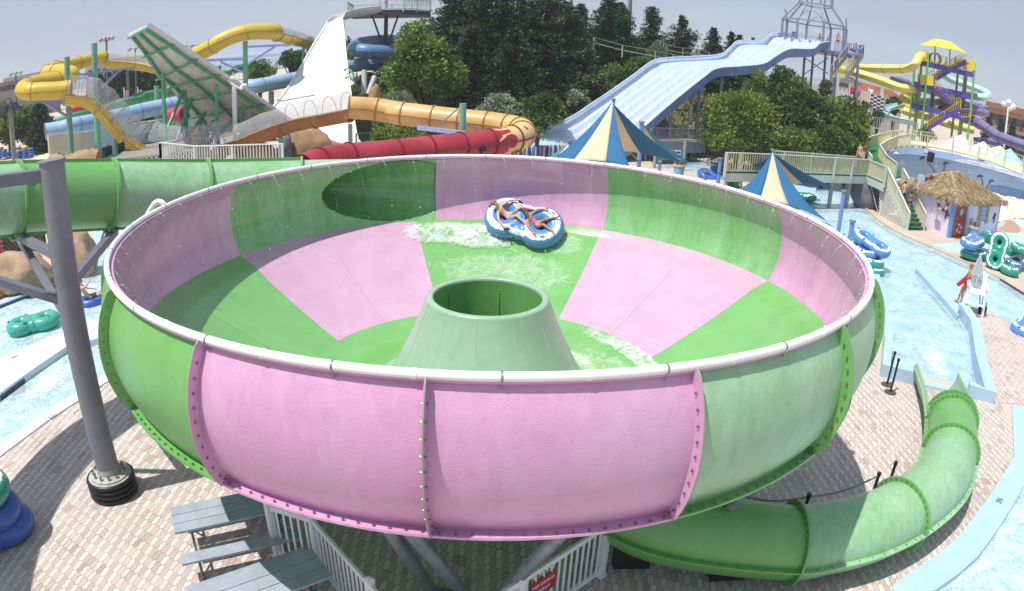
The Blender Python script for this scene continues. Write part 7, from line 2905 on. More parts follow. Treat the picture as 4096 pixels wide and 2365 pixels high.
# ---------------------------------------------------------------- long yellow slide with zig-zag tube
YM, YD_ = fibreglass('tube_yellow', C(206, 176, 44), .3, C(214, 198, 110), .4, grain=.03), M('tube_yellow_joint', C(168, 138, 36), .5)
yl_ = thing('yellow_slide', 'long yellow slide zig-zagging as a tube and ending as a netted open trough', 'water slide', at('a', 600, 900, D=50).xy.to_3d())
yp = spline(P3([('b', 745, 235, 65.3), ('b', 680, 232, 64.5), ('b', 590, 230, 64.2), ('b', 500, 240, 64), ('b', 420, 262, 64), ('b', 340, 298, 64), ('b', 260, 345, 64.3), ('b', 180, 388, 65), ('b', 90, 430, 66)]), 6)
slide_tube(yl_, yp, (.72), YM, 20, YD_, 3.4)
yo = spline(P3([('b', 740, 252, 65.5), ('b', 830, 272, 69), ('b', 920, 298, 72.5), ('b', 1020, 325, 75.5), ('b', 1130, 360, 77), ('b', 1300, 400, 78)]), 6)
slide_tube(yl_, yo, (.62), YM, 14, YD_, 3, a0=pi*.95, a1=2.05*pi, name='open_trough')
net_over(yl_, yo[:18], .6)
yo2 = spline(P3([('b', 60, 445, 64), ('a', 1180, 490, 66), ('a', 1060, 468, 67), ('a', 920, 455, 67.5), ('a', 770, 448, 67.5)]), 6)
slide_tube(yl_, yo2, (.66), YM, 14, YD_, 2.6, a0=pi*.95, a1=2.05*pi, name='open_trough')
net_over(yl_, yo2[6:], .65)
yz = spline(P3([('a', 765, 415, 67.5), ('a', 650, 440, 67), ('a', 540, 466, 66), ('a', 440, 485, 65), ('a', 370, 505, 63.5), ('a', 345, 525, 61.5), ('a', 385, 525, 59.5), ('a', 450, 520, 58), ('a', 510, 530, 56.5), ('a', 520, 555, 55), ('a', 460, 580, 54.2), ('a', 370, 590, 53.8), ('a', 280, 605, 53.4), ('a', 200, 628, 52.6), ('a', 168, 655, 51.2), ('a', 220, 668, 50), ('a', 310, 665, 49.6), ('a', 400, 662, 49.4), ('a', 520, 650, 49.2)]), 6)
slide_tube(yl_, yz, (.62), YM, 20, YD_, 2.9)
yt = spline(P3([('a', 490, 700, 49.2), ('a', 570, 706, 49), ('a', 640, 715, 48.8), ('a', 710, 760, 48.6), ('a', 780, 830, 48.4), ('a', 850, 915, 48.2), ('a', 930, 1000, 48), ('a', 1010, 1060, 47.8), ('a', 1090, 1095, 47.6), ('a', 1170, 1105, 47.4)]), 8)
slide_tube(yl_, yt, (.64), YM, 18, YD_, 2.8, a0=pi*.98, a1=2.02*pi, name='open_trough')
NETG = netmat('safety_net_grey', (.50, .51, .52, 1), .26)
net_over(yl_, yt[:58], .66, True, NETG, 1.5)
net_over(yl_, spline(P3([('a', 1110, 1010, 47), ('a', 1250, 1045, 46.5), ('a', 1400, 1050, 46), ('b', 260, 1030, 45.5), ('b', 380, 1000, 45)]), 8), .9, False, NET, .9)
for x, yb, D in ((520, 755, 49), (615, 765, 48.8), (705, 825, 48.4), (800, 925, 48.2), (885, 1015, 48)):
    p = at('a', x, yb - 40, D=D)
    part('saddle', MB().box(p, (.4, .3, .5)), YD_, yl_)
for x, yt_, D, r in ((487, 415, 52, .22), (687, 315, 60, .26), (835, 930, 48.6, .13)):
    gpost(yl_, 'a', x, yt_, D, r)
gpost(yl_, 'b', 512, 300, 64.5, .22)
gpost(yl_, 'b', 935, 345, 73, .14)
LAV = M('beam_lavender', C(150, 160, 214), .5, var=.1)
for c_, x0, y0, D0, x1, y1, D1, w_ in (('a', 160, 735, 51, 500, 755, 52, .3), ('a', 310, 735, 51, 490, 850, 52, .28), ('a', 240, 745, 50, 470, 730, 52, .3), ('a', 540, 580, 56, 690, 555, 60, .3), ('a', 560, 550, 58, 970, 495, 66, .34), ('a', 870, 510, 64, 740, 640, 60, .3), ('a', 700, 525, 60, 960, 500, 66, .3),
                                   ('b', 225, 440, 61, 500, 432, 61, .36), ('b', 330, 450, 61, 500, 530, 61, .3), ('b', 530, 342, 61, 850, 328, 61, .34), ('b', 540, 460, 61, 730, 340, 61, .3), ('a', 600, 560, 58, 700, 620, 60, .2)):
    part('arm_beam', MB().beam(at(c_, x0, y0, D=D0), at(c_, x1, y1, D=D1), w_*.6), LAV, yl_)

# ---------------------------------------------------------------- blue spiral slide, green flume
BM_, BD_ = fibreglass('tube_pale_blue', C(150, 184, 218), .3, C(196, 212, 228), .4, grain=.02), M('tube_blue_joint', C(104, 138, 184), .5)
BM2 = fibreglass('tube_mid_blue', C(96, 138, 182), .3, C(150, 180, 206), .4, grain=.02)
bs = thing('blue_slide', 'pale blue tube slide running low behind the half pipe and coiling beyond it', 'water slide', at('b', 700, 620, D=78).xy.to_3d())
slide_tube(bs, spline(P3([('a', 330, 960, 70), ('a', 420, 945, 70), ('a', 530, 918, 70), ('a', 700, 885, 71), ('a', 870, 848, 72), ('a', 1010, 815, 73), ('a', 1150, 785, 74), ('a', 1320, 750, 75), ('b', 240, 700, 76), ('b', 480, 645, 77), ('b', 600, 627, 77), ('b', 750, 600, 78), ('b', 860, 580, 79), ('b', 1050, 540, 80)]), 6), (.8), BM_, 20, BD_, 3.6)
slide_tube(bs, spline(P3([('b', 1180, 505, 82), ('b', 1280, 482, 80), ('b', 1360, 470, 79), ('b', 1450, 466, 79), ('b', 1530, 474, 80), ('b', 1620, 470, 83)]), 6), (.76), BM2, 20, BD_, 3.6)
slide_tube(bs, spline(P3([('b', 1740, 385, 80), ('b', 1600, 385, 77), ('b', 1480, 380, 75), ('b', 1380, 372, 74.5), ('b', 1310, 362, 76), ('b', 1320, 335, 79), ('b', 1400, 312, 82), ('b', 1520, 300, 84), ('b', 1650, 296, 86)]), 6), (.76), BM2, 20, BD_, 3.6)
gf = thing('green_flume', 'sea green open flume sloping behind the blue tube slide', 'water slide', at('a', 900, 750, D=84).xy.to_3d())
GFM = M('flume_green', C(70, 150, 112), .4, var=.12, scale=.6)
slide_tube(gf, spline(P3([('a', 415, 890, 82), ('a', 530, 850, 82), ('a', 680, 815, 83), ('a', 820, 770, 84), ('a', 910, 742, 84), ('a', 990, 728, 85), ('a', 1040, 700, 86), ('a', 1150, 680, 87), ('a', 1260, 665, 88)]), 6), (.8), GFM, 14, GFM, 4, a0=pi*.8, a1=2.2*pi, name='trough')
slide_tube(gf, spline(P3([('b', 300, 530, 90), ('b', 380, 520, 90), ('b', 440, 495, 90), ('b', 520, 478, 91), ('b', 640, 470, 92)]), 6), (.7), GFM, 14, GFM, 4, a0=pi*.9, a1=2.1*pi, name='trough')
for c_, x, y, D in (('a', 1140, 625, 84), ('a', 1200, 590, 86), ('b', 320, 480, 90), ('b', 700, 665, 78), ('a', 1150, 800, 74), ('a', 1215, 800, 74)):
    gpost(gf, c_, x, y, D, .3)

# stair ramp behind the half pipe
picket_rail('stair_railing', 'long timber ramp railing rising behind the white half pipe', [at('b', 425, 595, D=84), at('b', 680, 565, D=85), at('b', 740, 510, D=86), at('b', 930, 480, D=88)], 1.05, PALE, post=3, pick=.34, pw=.18, cat='railing')
picket_rail('stair_railing', 'railing seen in the gap between the half pipe and the leafy tree', [at('b', 1280, 700, D=72), at('b', 1510, 590, D=74)], 1.0, M('railing_dark', C(70, 84, 84), .6), post=2.4, pick=.3, cat='railing', pw=.1)
for x0, y0, x1, y1, lb in ((1378, 515, 1375, 690, 'straight pale drain pipe beside the half pipe'), (1455, 560, 1405, 690, 'slanting pale drain pipe beside the half pipe')):
    tag(MB().rod(at('b', x0, y0, D=70), at('b', x1, y1, D=69), .28, 10).build('drain_pipe', M('pipe_grey', C(186, 192, 192), .5), None, smooth=40), lb, 'pipe')
person('bather with a blue ring on the ramp behind the half pipe', standing(1.7), 'tan', 'dark', 'blue', None, 1., at('b', 1325, 655, D=71) , 1.2)

# ---------------------------------------------------------------- walls, fences and decks on the left
WALLC, WALLT = M('bank_wall_cream', C(202, 198, 176), .8, var=.14, scale=.5, wear=.3, wearcol=C(150, 150, 140)), M('bank_wall_mural', C(160, 196, 194), .8, var=.12, scale=.3)
wl = thing('boundary_wall', 'long low boundary wall, cream turning pale teal with painted waves, behind the yellow slide', 'wall', at('a', 660, 1000, D=64).xy.to_3d())
a, b, c_ = at('a', 355, 1085, D=64), at('a', 665, 1060, D=66), at('a', 1470, 990, D=72)
for p0, p1, t0, t1, mt in ((a, b, at('a', 355, 985, D=64).z, at('a', 665, 958, D=66).z, WALLC), (b, c_, at('a', 665, 950, D=66).z, at('a', 1440, 838, D=72).z, WALLT)):
    nseg = 6
    for k in range(nseg):
        q0_, q1_ = p0.lerp(p1, k/nseg), p0.lerp(p1, (k + 1)/nseg)
        zt0, zt1 = t0 + (t1 - t0)*k/nseg, t0 + (t1 - t0)*(k + 1)/nseg
        part('wall_panel', MB().beam(Vector((q0_.x, q0_.y, (zt0 - .6)/2)), Vector((q1_.x, q1_.y, (zt0 - .6)/2)), .25, zt0 + .6), mt, wl)
wv_ = MB()
dirw = (c_ - b).normalized()
nw = Vector((dirw.y, -dirw.x, 0))
if nw.y > 0:
    nw = -nw
for row, (zz, am) in enumerate(((1.0, .35), (.55, .3))):
    pts_ = []
    for k in range(40):
        u = k/39*.55
        p = b.lerp(c_, u)
        z0_ = zz + am*math.sin(k*.8 + row)
        pts_.append((p + nw*(.14 + row*.01), z0_))
    wv_.grid([[Vector((p.x, p.y, z_)), Vector((p.x, p.y, z_ - .35))] for p, z_ in pts_])
part('painted_waves', wv_, M('mural_wave', C(130, 170, 190), .8), wl)
pm_ = MB()
for x, y in ((1136, 930), (1310, 890), (1270, 910)):
    for k in range(5):
        q0_ = at('a', x, y, D=68.5)
        a_ = pi*k/4
        pm_.beam(q0_, q0_ + Vector((math.cos(a_)*.9, -.0, math.sin(a_)*.7)), .06, .14)
    pm_.beam(q0_, q0_ - Vector((0, 0, 1.6)), .06, .16)
part('painted_palm', pm_, M('mural_palm_pale', C(120, 160, 140), .8), wl)
# mesh fence and lattice deck
FG_ = M('fence_dark_green', C(50, 104, 92), .6)
picket_rail('metal_fence', 'dark green metal fence between the yellow slide and the boundary wall', [at('a', 900, 1090, D=51), at('a', 1180, 1035, D=53), at('a', 1560, 985, D=55)], .8, FG_, post=2.6, pick=.22, pw=.09, cat='fence')
picket_rail('metal_fence', 'green metal fence below the bushes between tan and red tubes', [at('b', 1320, 1060, D=47.5), at('b', 1450, 1055, D=47.5), at('c', 100, 1040, D=48.5), at('c', 480, 1010, D=50), at('c', 760, 1000, D=51)], .8, FG_, post=2.2, pick=.16, pw=.09, cat='fence')
picket_rail('metal_fence', 'green metal fence behind the notice board and the far pool', [at('d', 480, 1185, D=58), at('d', 640, 1195, D=57), at('d', 810, 1205, D=56.5), at('d', 975, 1218, D=55.5), at('d', 1150, 1235, D=54.5)], 1.3, FG_, post=30, pick=.28, pw=.12, cat='fence')
picket_rail('metal_fence', 'short green fence beside the foot of the racing slide', [at('c', 1225, 1000, D=53), at('c', 1370, 995, D=54)], .55, FG_, post=1.6, pick=.16, pw=.09, cat='fence')
LG = M('lattice_grey', C(186, 188, 182), .8, var=.1)
la_, lb2 = at('a', 820, 1215, D=44), at('a', 1430, 1225, D=43)
ldk = thing('timber_deck', 'weathered timber deck with grey lattice skirt at the end of the yellow slide', 'deck', (la_.x, la_.y, 0))
la_.z = lb2.z = -.2
ztop_ = at('a', 1100, 1130, D=43.5).z
lm = at('a', 915, 1215, D=43.6)
lm.z = -.2
lattice(ldk, lm, lb2, Vector((lb2.x, lb2.y, ztop_)), Vector((lm.x, lm.y, ztop_)), .3, mat=LG, w=.09)
lattice(ldk, la_, lm, Vector((lm.x, lm.y, ztop_)), Vector((la_.x, la_.y, ztop_)), .3, mat=LG, w=.09)
dkb = [at('a', 1190, 1050, D=50), at('a', 930, 1100, D=50)]
part('deck_boards', MB().prism([(la_.x, la_.y), (lb2.x, lb2.y), (dkb[0].x, dkb[0].y), (dkb[1].x, dkb[1].y)], ztop_ - .1, ztop_), M('deck_boards_grey', C(146, 142, 136), .85, var=.25, scale=4), ldk)
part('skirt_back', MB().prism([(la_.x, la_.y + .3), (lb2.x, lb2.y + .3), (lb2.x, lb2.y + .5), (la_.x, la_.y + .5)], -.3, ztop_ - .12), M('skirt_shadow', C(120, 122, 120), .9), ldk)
WF = M('picket_white', C(214, 218, 212), .7, var=.06)
picket_rail('picket_railing', 'white picket railing on the timber deck in front of the rocks', [at('a', 1172, 1165, D=42), at('a', 1420, 1195, D=40.5), at('b', 420, 1195, D=38.6), at('b', 785, 1190, D=37)], 1.02, WF, post=2.6, pick=.19, pw=.12, cat='railing')
picket_rail('picket_railing', 'white picket railing at the far side of the timber deck', [at('a', 1172, 1165, D=42), at('a', 1380, 1105, D=46), at('b', 300, 1120, D=45)], .95, WF, post=2.6, pick=.22, pw=.12, cat='railing')
gt = thing('gate', 'small green gate hung with dark cloth beside a green post', 'gate', at('a', 745, 1180, D=46).xy.to_3d())
for x0, x1, y0, y1, nm in ((745, 812, 1075, 1160, 'cloth'), (855, 905, 1045, 1130, 'cloth')):
    a, b = at('a', x0, y0, D=46), at('a', x1, y0 - 8, D=46.4)
    zb = at('a', x0, y1, D=46).z
    part(nm, MB().grid([[Vector((a.x + (b.x - a.x)*u, a.y + (b.y - a.y)*u + .05*math.sin(u*9), a.z - (a.z - zb)*v*(1 - .25*u))) for u in (0, .25, .5, .75, 1)] for v in (0, .5, 1)]), M('cloth_dark_green', C(34, 48, 44), .9), gt, smooth=180, solid=.03)
for x, y0, y1 in ((742, 1080, 1190), (758, 1100, 1200)):
    part('post', MB().rod(at('a', x, y1, D=46), at('a', x, y0, D=46), .08, 8), FG_, gt)
# rocks
for c_, x, y, D, sz, lb, sd_, mt in (('b', 590, 1085, 45.5, (1.35, 1.0, .75), 'rounded tan boulder behind the white picket railing', 2, ROCKT), ('b', 960, 1060, 46.5, (1.45, 1.1, 1.25), 'tall creased tan rock below the half pipe', 5, ROCKT),
                                     ('b', 1180, 1130, 44, (1.2, 1.0, .45), 'low tan rock between the green post and the red tube', 7, ROCKT), ('b', 810, 1060, 45.5, (.4, .5, .8), 'narrow grey rock between two tan boulders', 8, ROCKG),
                                     ('b', 1100, 1100, 47, (.8, .8, .7), 'tan rock shoulder at the foot of the half pipe', 13, ROCKT),
                                     ('a', 1340, 950, 58, (.8, .6, .4), 'small tan rock in front of the teal boundary wall', 4, ROCKT), ('a', 1450, 945, 57, (.8, .6, .5), 'small tan rock at the foot of the half pipe frame', 6, ROCKT),
                                     ('a', 1500, 1115, 44, (1.0, .7, .5), 'tan rock seen through the pickets', 9, ROCKT),
                                     ('b', 1455, 680, 66, (.7, .7, .7), 'brown rock beside the slanting drain pipe', 10, ROCKT), ('c', 1520, 870, 57, (.9, .9, 1.6), 'grey stone pillar overgrown with ivy beside the racing slide', 11, ROCKG)):
    p = at(c_, x, y, D=D)
    rock('boulder', lb, p, sz, mt, sd_)
rw = spline([at('a', x, y, D=50 - k*.6) for k, (x, y) in enumerate(((375, 1165), (430, 1150), (500, 1160), (560, 1140), (640, 1130), (735, 1125)))], 5)
mb = MB()
rows_ = []
from mathutils import noise as N3
for i, p in enumerate(rw):
    row = []
    for j in range(9):
        a_ = pi*j/8
        k_ = 1 + .35*N3.noise(Vector((i*.7, j*.5, 1)))
        row.append(p + Vector((0, -math.cos(a_)*.8*k_, math.sin(a_)*.7*k_ - .4)))
    rows_.append(row)
tag(MB().grid(rows_).build('rock_kerb', ROCKT, None, smooth=180), 'low brown rock kerb beside the far blue pool', 'rock')
# left river bank rocks and dark lattice under the flume
ROCKL = M('rock_left', C(172, 146, 118), .9, var=.35, scale=1.6, bmp=1.0, bscale=5, wear=.3, wearcol=C(110, 100, 92))
for c_, x, y, z, sz, lb, sd_ in (('h', 130, 925, .5, (1.7, 1.1, 1.0), 'broad cracked brown boulder at the left river edge', 21), ('h', -120, 965, .5, (1.5, 1.1, 1.0), 'brown boulder cut by the left edge of the picture', 22), ('h', 570, 760, .7, (.85, .8, 1.0), 'brown boulder below the entry tube beside the column', 23)):
    rock('boulder', lb, at(c_, x, y, z=z), sz, ROCKL, sd_, 30, .2)
dl0, dl1 = at('h', 20, 800, z=.0), at('h', 330, 720, z=0)
dl = thing('lattice_fence', 'dark timber lattice fence in the shade below the entry tube', 'fence', dl0)
lattice(dl, dl0, dl1, dl1 + Vector((0, 0, 2.4)), dl0 + Vector((0, 0, 2.4)), .22, mat=M('lattice_brown', C(120, 112, 98), .8), w=.07)
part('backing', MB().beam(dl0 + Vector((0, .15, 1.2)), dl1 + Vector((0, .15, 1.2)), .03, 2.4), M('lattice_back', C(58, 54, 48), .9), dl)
rp0 = at('h', 15, 850, z=0)
rsn = thing('signboard', 'red edged pale board cut by the left edge below the entry tube', 'sign', rp0)
part('frame_edge', MB().beam(rp0, rp0 + Vector((-.3, .3, 3.0)), .16, .3), M('panel_red', C(190, 70, 84), .6), rsn)
part('board', MB().beam(rp0 + Vector((-.9, -.0, 1.4)), rp0 + Vector((-.15, .1, 1.4)), .06, 2.8), M('panel_pale', C(170, 180, 196), .6), rsn)
pth = spline([at('h', 130, 640, z=1.6), at('h', 200, 760, z=.8), at('h', 260, 825, z=.3)], 5)
tag(MB().tube(pth, .12, 10).build('drain_pipe', PVC, None, smooth=180), 'white pipe in the shade below the entry tube', 'pipe')
# swimmer in the left river and green ring raft
raft('green double raft without print floating in the left river', at('h', 242, 1262, z=.12), (0, 0, .62), 2, None, 'raft', .95)
sw = at('h', 660, 1100, z=-.02)
inner_tube('blue inner tube under the swimmer in the left river', sw, 'b', (0, 0, 0), None, .95)
Jm = dict(pelvis=(0, 0, .05), chest=(0, -.22, .38), neck=(0, -.28, .6), head=(0, -.28, .74), face=(.3, 1, 0), shL=(-.19, -.24, .53), shR=(.19, -.24, .53), elL=(-.32, -.05, .35), elR=(.40, -.1, .62), wrL=(-.25, .18, .30), wrR=(.46, .08, .82), hipL=(-.1, .04, .05), hipR=(.1, .04, .05), knL=(-.12, .48, .2), knR=(.12, .48, .2), anL=(-.12, .85, .0), anR=(.12, .85, .0))
person('bare-chested man sitting in a blue inner tube in the left river', Jm, 'fair', 'brown', 'navy', None, 1.02, sw + Vector((0, 0, .05)), -.9)

# stacks of inner tubes at far left
cols = [(12, 5, 'bbbby'), (68, 3, 'bbb'), (85, 3, 'yyy'), (140, 5, 'bbbyb'), (190, 5, 'bbbby'), (225, 4, 'bbbb'), (35, 4, 'ybbb')]
names_ = ['second', 'third', 'fourth', 'fifth', 'sixth', 'seventh', 'first']
for k, (x, n_, s_) in enumerate(cols):
    p = at('a', x, 1150 - (k % 3)*6, z=.2)
    for i in range(n_):
        inner_tube('%s inner tube, number %d from the bottom in the %s stack by the wooden pole' % ('yellow' if s_[i] == 'y' else 'blue', i + 1, names_[k]), p + Vector((rng.normal()*.05, 0, i*.27)), s_[i], (rng.normal()*.08, rng.normal()*.08, 0), 'inner tubes stacked by the wooden pole', .78)
wp0, wp1 = at('a', 112, 1155, D=40), at('a', 73, 722, D=40)
wpl = thing('flood_pole', 'weathered wooden pole with two dark floodlights near the left edge', 'lamp', (wp0.x, wp0.y, 0))
part('pole', MB().rod((wp1.x, wp1.y, -.3), wp1, .15, 10), M('pole_wood', C(140, 138, 128), .9, var=.25, scale=4), wpl, smooth=40)
for x, y, r_ in ((33, 790, .5), (112, 778, -.5)):
    p = at('a', x, y, D=39.8)
    part('lamp_head', MB().box(p, (.36, .3, .5), Matrix.Rotation(r_, 3, 'Y')), M('lamp_dark', C(60, 66, 78), .5), wpl, bevel=.05)
part('bracket', MB().beam(at('a', 35, 785, D=39.9), at('a', 112, 772, D=39.9), .08), M('lamp_dark', C(60, 66, 78), .5), wpl)

# light masts
def mast_light(c, x, ytop, ybot, D, heads, label, r=.16):
    t_, b_ = at(c, x, ytop, D=D), at(c, x, ybot, D=D)
    m_ = thing('light_mast', label, 'lamp', (t_.x, t_.y, 0))
    part('pole', MB().rod((t_.x, t_.y, -.6), t_, r, 8), M('mast_grey', C(96, 100, 100), .7), m_, smooth=40)
    wd = .0066*D
    part('crossarm', MB().beam(t_ + Vector((-wd*1.5, 0, -.2)), t_ + Vector((wd*1.5, 0, -.2)), r*.9), M('mast_grey', C(96, 100, 100), .7), m_)
    for k in range(heads):
        o = (k/(heads - 1) - .5)*3*wd
        part('lamp_head', MB().ball(t_ + Vector((o, 0, -.25)), (r*2.2, r*2.2, r*2.6), 10), M('mast_lamp', C(170, 174, 178), .4), m_, smooth=180)


mast_light('a', 775, 268, 650, 84, 4, 'tallest floodlight mast, behind the second green post', .12)
mast_light('a', 985, 342, 660, 100, 3, 'slim floodlight mast beside the white half pipe edge', .11)
mast_light('a', 1394, 325, 560, 120, 3, 'distant floodlight mast between half pipe and yellow hump', .14)
mast_light('a', 113, 525, 600, 120, 3, 'distant floodlight mast at the far left above the low roofs', .15)
a, b = at('a', 930, 520, D=95), at('a', 938, 650, D=95)
tag(MB().rod((a.x, a.y, -.6), a, .22, 8).build('utility_pole', M('mast_grey', C(96, 100, 100), .7), None, smooth=40), 'bare pole in front of the dark conifer row', 'pole')
# far buildings on the left
for x0, x1, y, D_, lb, cl in ((0, 210, 608, 190, 'long low building with a pale roof at the far left', C(150, 140, 134)), (640, 1000, 486, 175, 'white flat-roofed building behind the dark conifer row', C(200, 190, 178))):
    a, b = at('a', x0 - 20, y, D=D_), at('a', x1, y - 20 if x0 == 0 else y + 4, D=D_)
    b.z = a.z
    t_ = thing('building', lb, 'building', (a.x, a.y, 0))
    part('wall', MB().prism([(a.x, a.y), (b.x, b.y), (b.x, b.y + 14), (a.x, a.y + 14)], -.6, a.z), M('far_wall_%d' % x1, cl, .8, var=.1), t_)
    part('roof', MB().beam(a + Vector((-1, 5, .4)), b + Vector((1, 5, .4)), 12.5, .9), M('far_roof_%d' % x1, C(176, 168, 160), .8), t_)
    for k in range(7):
        c0 = a.lerp(b, (k + .5)/7)
        part('window', MB().box(c0 + Vector((0, -.05, -1.7)), (2.2, .2, 1.2)), BRD, t_)
# small pool furniture and boats
for x, y, col, lb in ((560, 800, 'red', 'small red and blue bumper boat among the far pools'), (640, 790, 'blue', 'small blue bumper boat among the far pools'), (600, 780, 'white', 'small white bumper boat among the far pools')):
    p = at('a', x, y + 10, D=95)
    t_ = thing('bumper_boat', lb, 'boat', p)
    part('hull', MB().tube([p + Vector((math.cos(2*pi*k/16)*1.3, math.sin(2*pi*k/16)*.9, .3)) for k in range(16)], .4, 8, closed=True), CLOTH[col], t_, smooth=60)
    part('seat', MB().box(p + Vector((0, 0, .6)), (.9, .7, .7)), CLOTH['white'], t_)
for x, y, lb in ((903, 690, 'first striped flag banner near the far grass bank'), (1003, 685, 'second striped flag banner near the far grass bank')):
    a, b = at('a', x, y - 35, D=92), at('a', x, y + 35, D=92)
    t_ = thing('flag', lb, 'flag', (b.x, b.y, 0))
    part('pole', MB().rod((b.x, b.y, -.5), a + Vector((0, 0, .3)), .07, 6), PVC, t_)
    part('cloth', MB().beam(a + Vector((.35, 0, -1.3)), a + Vector((.35, 0, -.1)), .6, .04), M('flag_mixed', C(180, 120, 150), .8, var=.5, scale=3), t_)
pk = thing('red_drum', 'round red drum lying under the half pipe frame', 'drum', at('a', 1335, 835, D=60))
a, b = at('a', 1255, 838, D=62), at('a', 1345, 832, D=60)
part('barrel', MB().rod(a, b, .62, 16), M('drum_red', C(186, 60, 76), .5), pk, smooth=40)
part('cap', MB().rod(b, b + (b - a).normalized()*.05, .45, 14), M('drum_dark', C(90, 40, 50), .6), pk, smooth=40)
# low board on the half pipe apron
p = at('b', 585, 930, D=49)
tag(MB().add([at('b', 470, 955, D=48), at('b', 690, 915, D=48), at('b', 640, 906, D=52), at('b', 535, 908, D=52)], [(0, 1, 2, 3)]).build('roof_panel', M('panel_grey', C(196, 198, 200), .7), None, solid=.15), 'pale flat shelter roof seen through the net', 'shelter')
# grass bank and parking
tag(MB().poly([tuple(at('a', x, y, z=-.5)[:2]) + (-.45,) for x, y in ((690, 700), (1300, 660), (1300, 600), (690, 620))]).build('grass', M('grass_bank', C(104, 122, 74), .95, var=.25, scale=.3)), kind='stuff')
tag(MB().poly([(x, y, -.5) for x, y in ((-140, 90), (-30, 92), (-10, 200), (-200, 200))]).build('parking_lot', M('asphalt', C(150, 148, 146), .9, var=.1, scale=.2)), kind='structure')
sd2 = flat2d('sand_path', [[tuple(at('a', x, y, z=0)[:2]) for x, y in ((160, 1170), (240, 1125), (420, 1100), (640, 1072), (760, 1062), (760, 1085), (560, 1115), (390, 1145), (330, 1170))]], 0, .02, M('sand_pale', C(226, 212, 176), .9, var=.1))
sd3 = flat2d('sand_path', [[tuple(at('a', x, y, z=0)[:2]) for x, y in ((190, 1172), (215, 1150), (270, 1165), (240, 1178))]], 0, .025, M('path_yellow', C(226, 190, 90), .8))
# wooden ramp and rails on the hill
picket_rail('ramp_railing', 'pale timber ramp railing crossing the hillside above the racing slide', [at('c', 1590, 345, D=68), at('d', 160, 400, D=68.5), at('d', 400, 445, D=69), at('d', 660, 492, D=70)], .95, M('timber_pale', C(176, 176, 160), .8), post=2.2, pick=9, pw=.14, cat='railing', low=.45)
picket_rail('ramp_railing', 'upper timber rail behind the ramp on the hillside', [at('d', 480, 400, D=74), at('d', 600, 420, D=74), at('d', 720, 430, D=74), at('d', 790, 450, D=74)], 1.0, M('timber_grey', C(150, 146, 134), .8), post=2.6, pick=9, pw=.14, cat='railing', low=.5)
for c_, x, y, D in (('c', 1428, 0, 72), ('c', 1856, 30, 78), ('d', 222, 30, 80)):
    p = at(c_, x, y - 30, D=D)
    tag(MB().rod((p.x, p.y, 0), p, .2, 8).build('utility_pole', M('pole_wood', C(140, 138, 128), .9), None, smooth=40), {1428: 'bare pole between the two tallest conifers', 1856: 'bare pole rising from the right part of the conifers', 222: 'bare pole beside the slim conifer on the hill'}[x], 'pole')
# ---------------------------------------------------------------- vegetation
BARK = M('bark', C(92, 76, 62), .95, var=.3, scale=5, bmp=.6)
LDECID = leafmat('leaf_green', C(54, 82, 28), C(134, 164, 70))
LYEL = leafmat('leaf_olive', C(66, 88, 28), C(142, 162, 70))
LDARK = leafmat('needle_dark', C(10, 24, 10), C(82, 110, 56), .1)  # dark and bright ends carry painted shade and sunlit tips
LSILV = leafmat('leaf_silver', C(84, 102, 78), C(160, 176, 144))
LDK = leafmat('leaf_dark', C(38, 60, 26), C(102, 132, 60))
tr = np.random.default_rng(21)


def leaves_mesh(name, centers, normals, size, tones, mat, parent, aspect=.55, up=0.):
    """Cloud of small leaf blades (one bent quad each)."""
    n = len(centers)
    c = np.asarray(centers)
    d = np.asarray(normals) + tr.normal(size=(n, 3))*.55
    d[:, 2] += up
    d /= np.linalg.norm(d, axis=1)[:, None] + 1e-9
    r = tr.normal(size=(n, 3))
    s = np.cross(d, r)
    s /= np.linalg.norm(s, axis=1)[:, None] + 1e-9
    L = (size*tr.uniform(.65, 1.35, n))[:, None]
    w = L*aspect*.5
    v = np.empty((n, 4, 3))
    v[:, 0] = c - d*L*.5
    v[:, 1] = c + s*w
    v[:, 2] = c + d*L*.5
    v[:, 3] = c - s*w
    o = base_of(parent)
    v -= np.array(o)
    me = bpy.data.meshes.new(name)
    me.vertices.add(n*4)
    me.vertices.foreach_set('co', v.reshape(-1))
    me.loops.add(n*4)
    me.loops.foreach_set('vertex_index', np.arange(n*4))
    me.polygons.add(n)
    me.polygons.foreach_set('loop_start', np.arange(n)*4)
    me.polygons.foreach_set('loop_total', np.full(n, 4))
    me.update(calc_edges=True)
    at_ = me.attributes.new('tone', 'FLOAT', 'POINT')
    at_.data.foreach_set('value', np.repeat(np.clip(tones, 0, 1), 4).astype(np.float32))
    me.materials.append(mat)
    ob = bpy.data.objects.new(name, me)
    COL.objects.link(ob)
    ob.parent = parent
    return ob


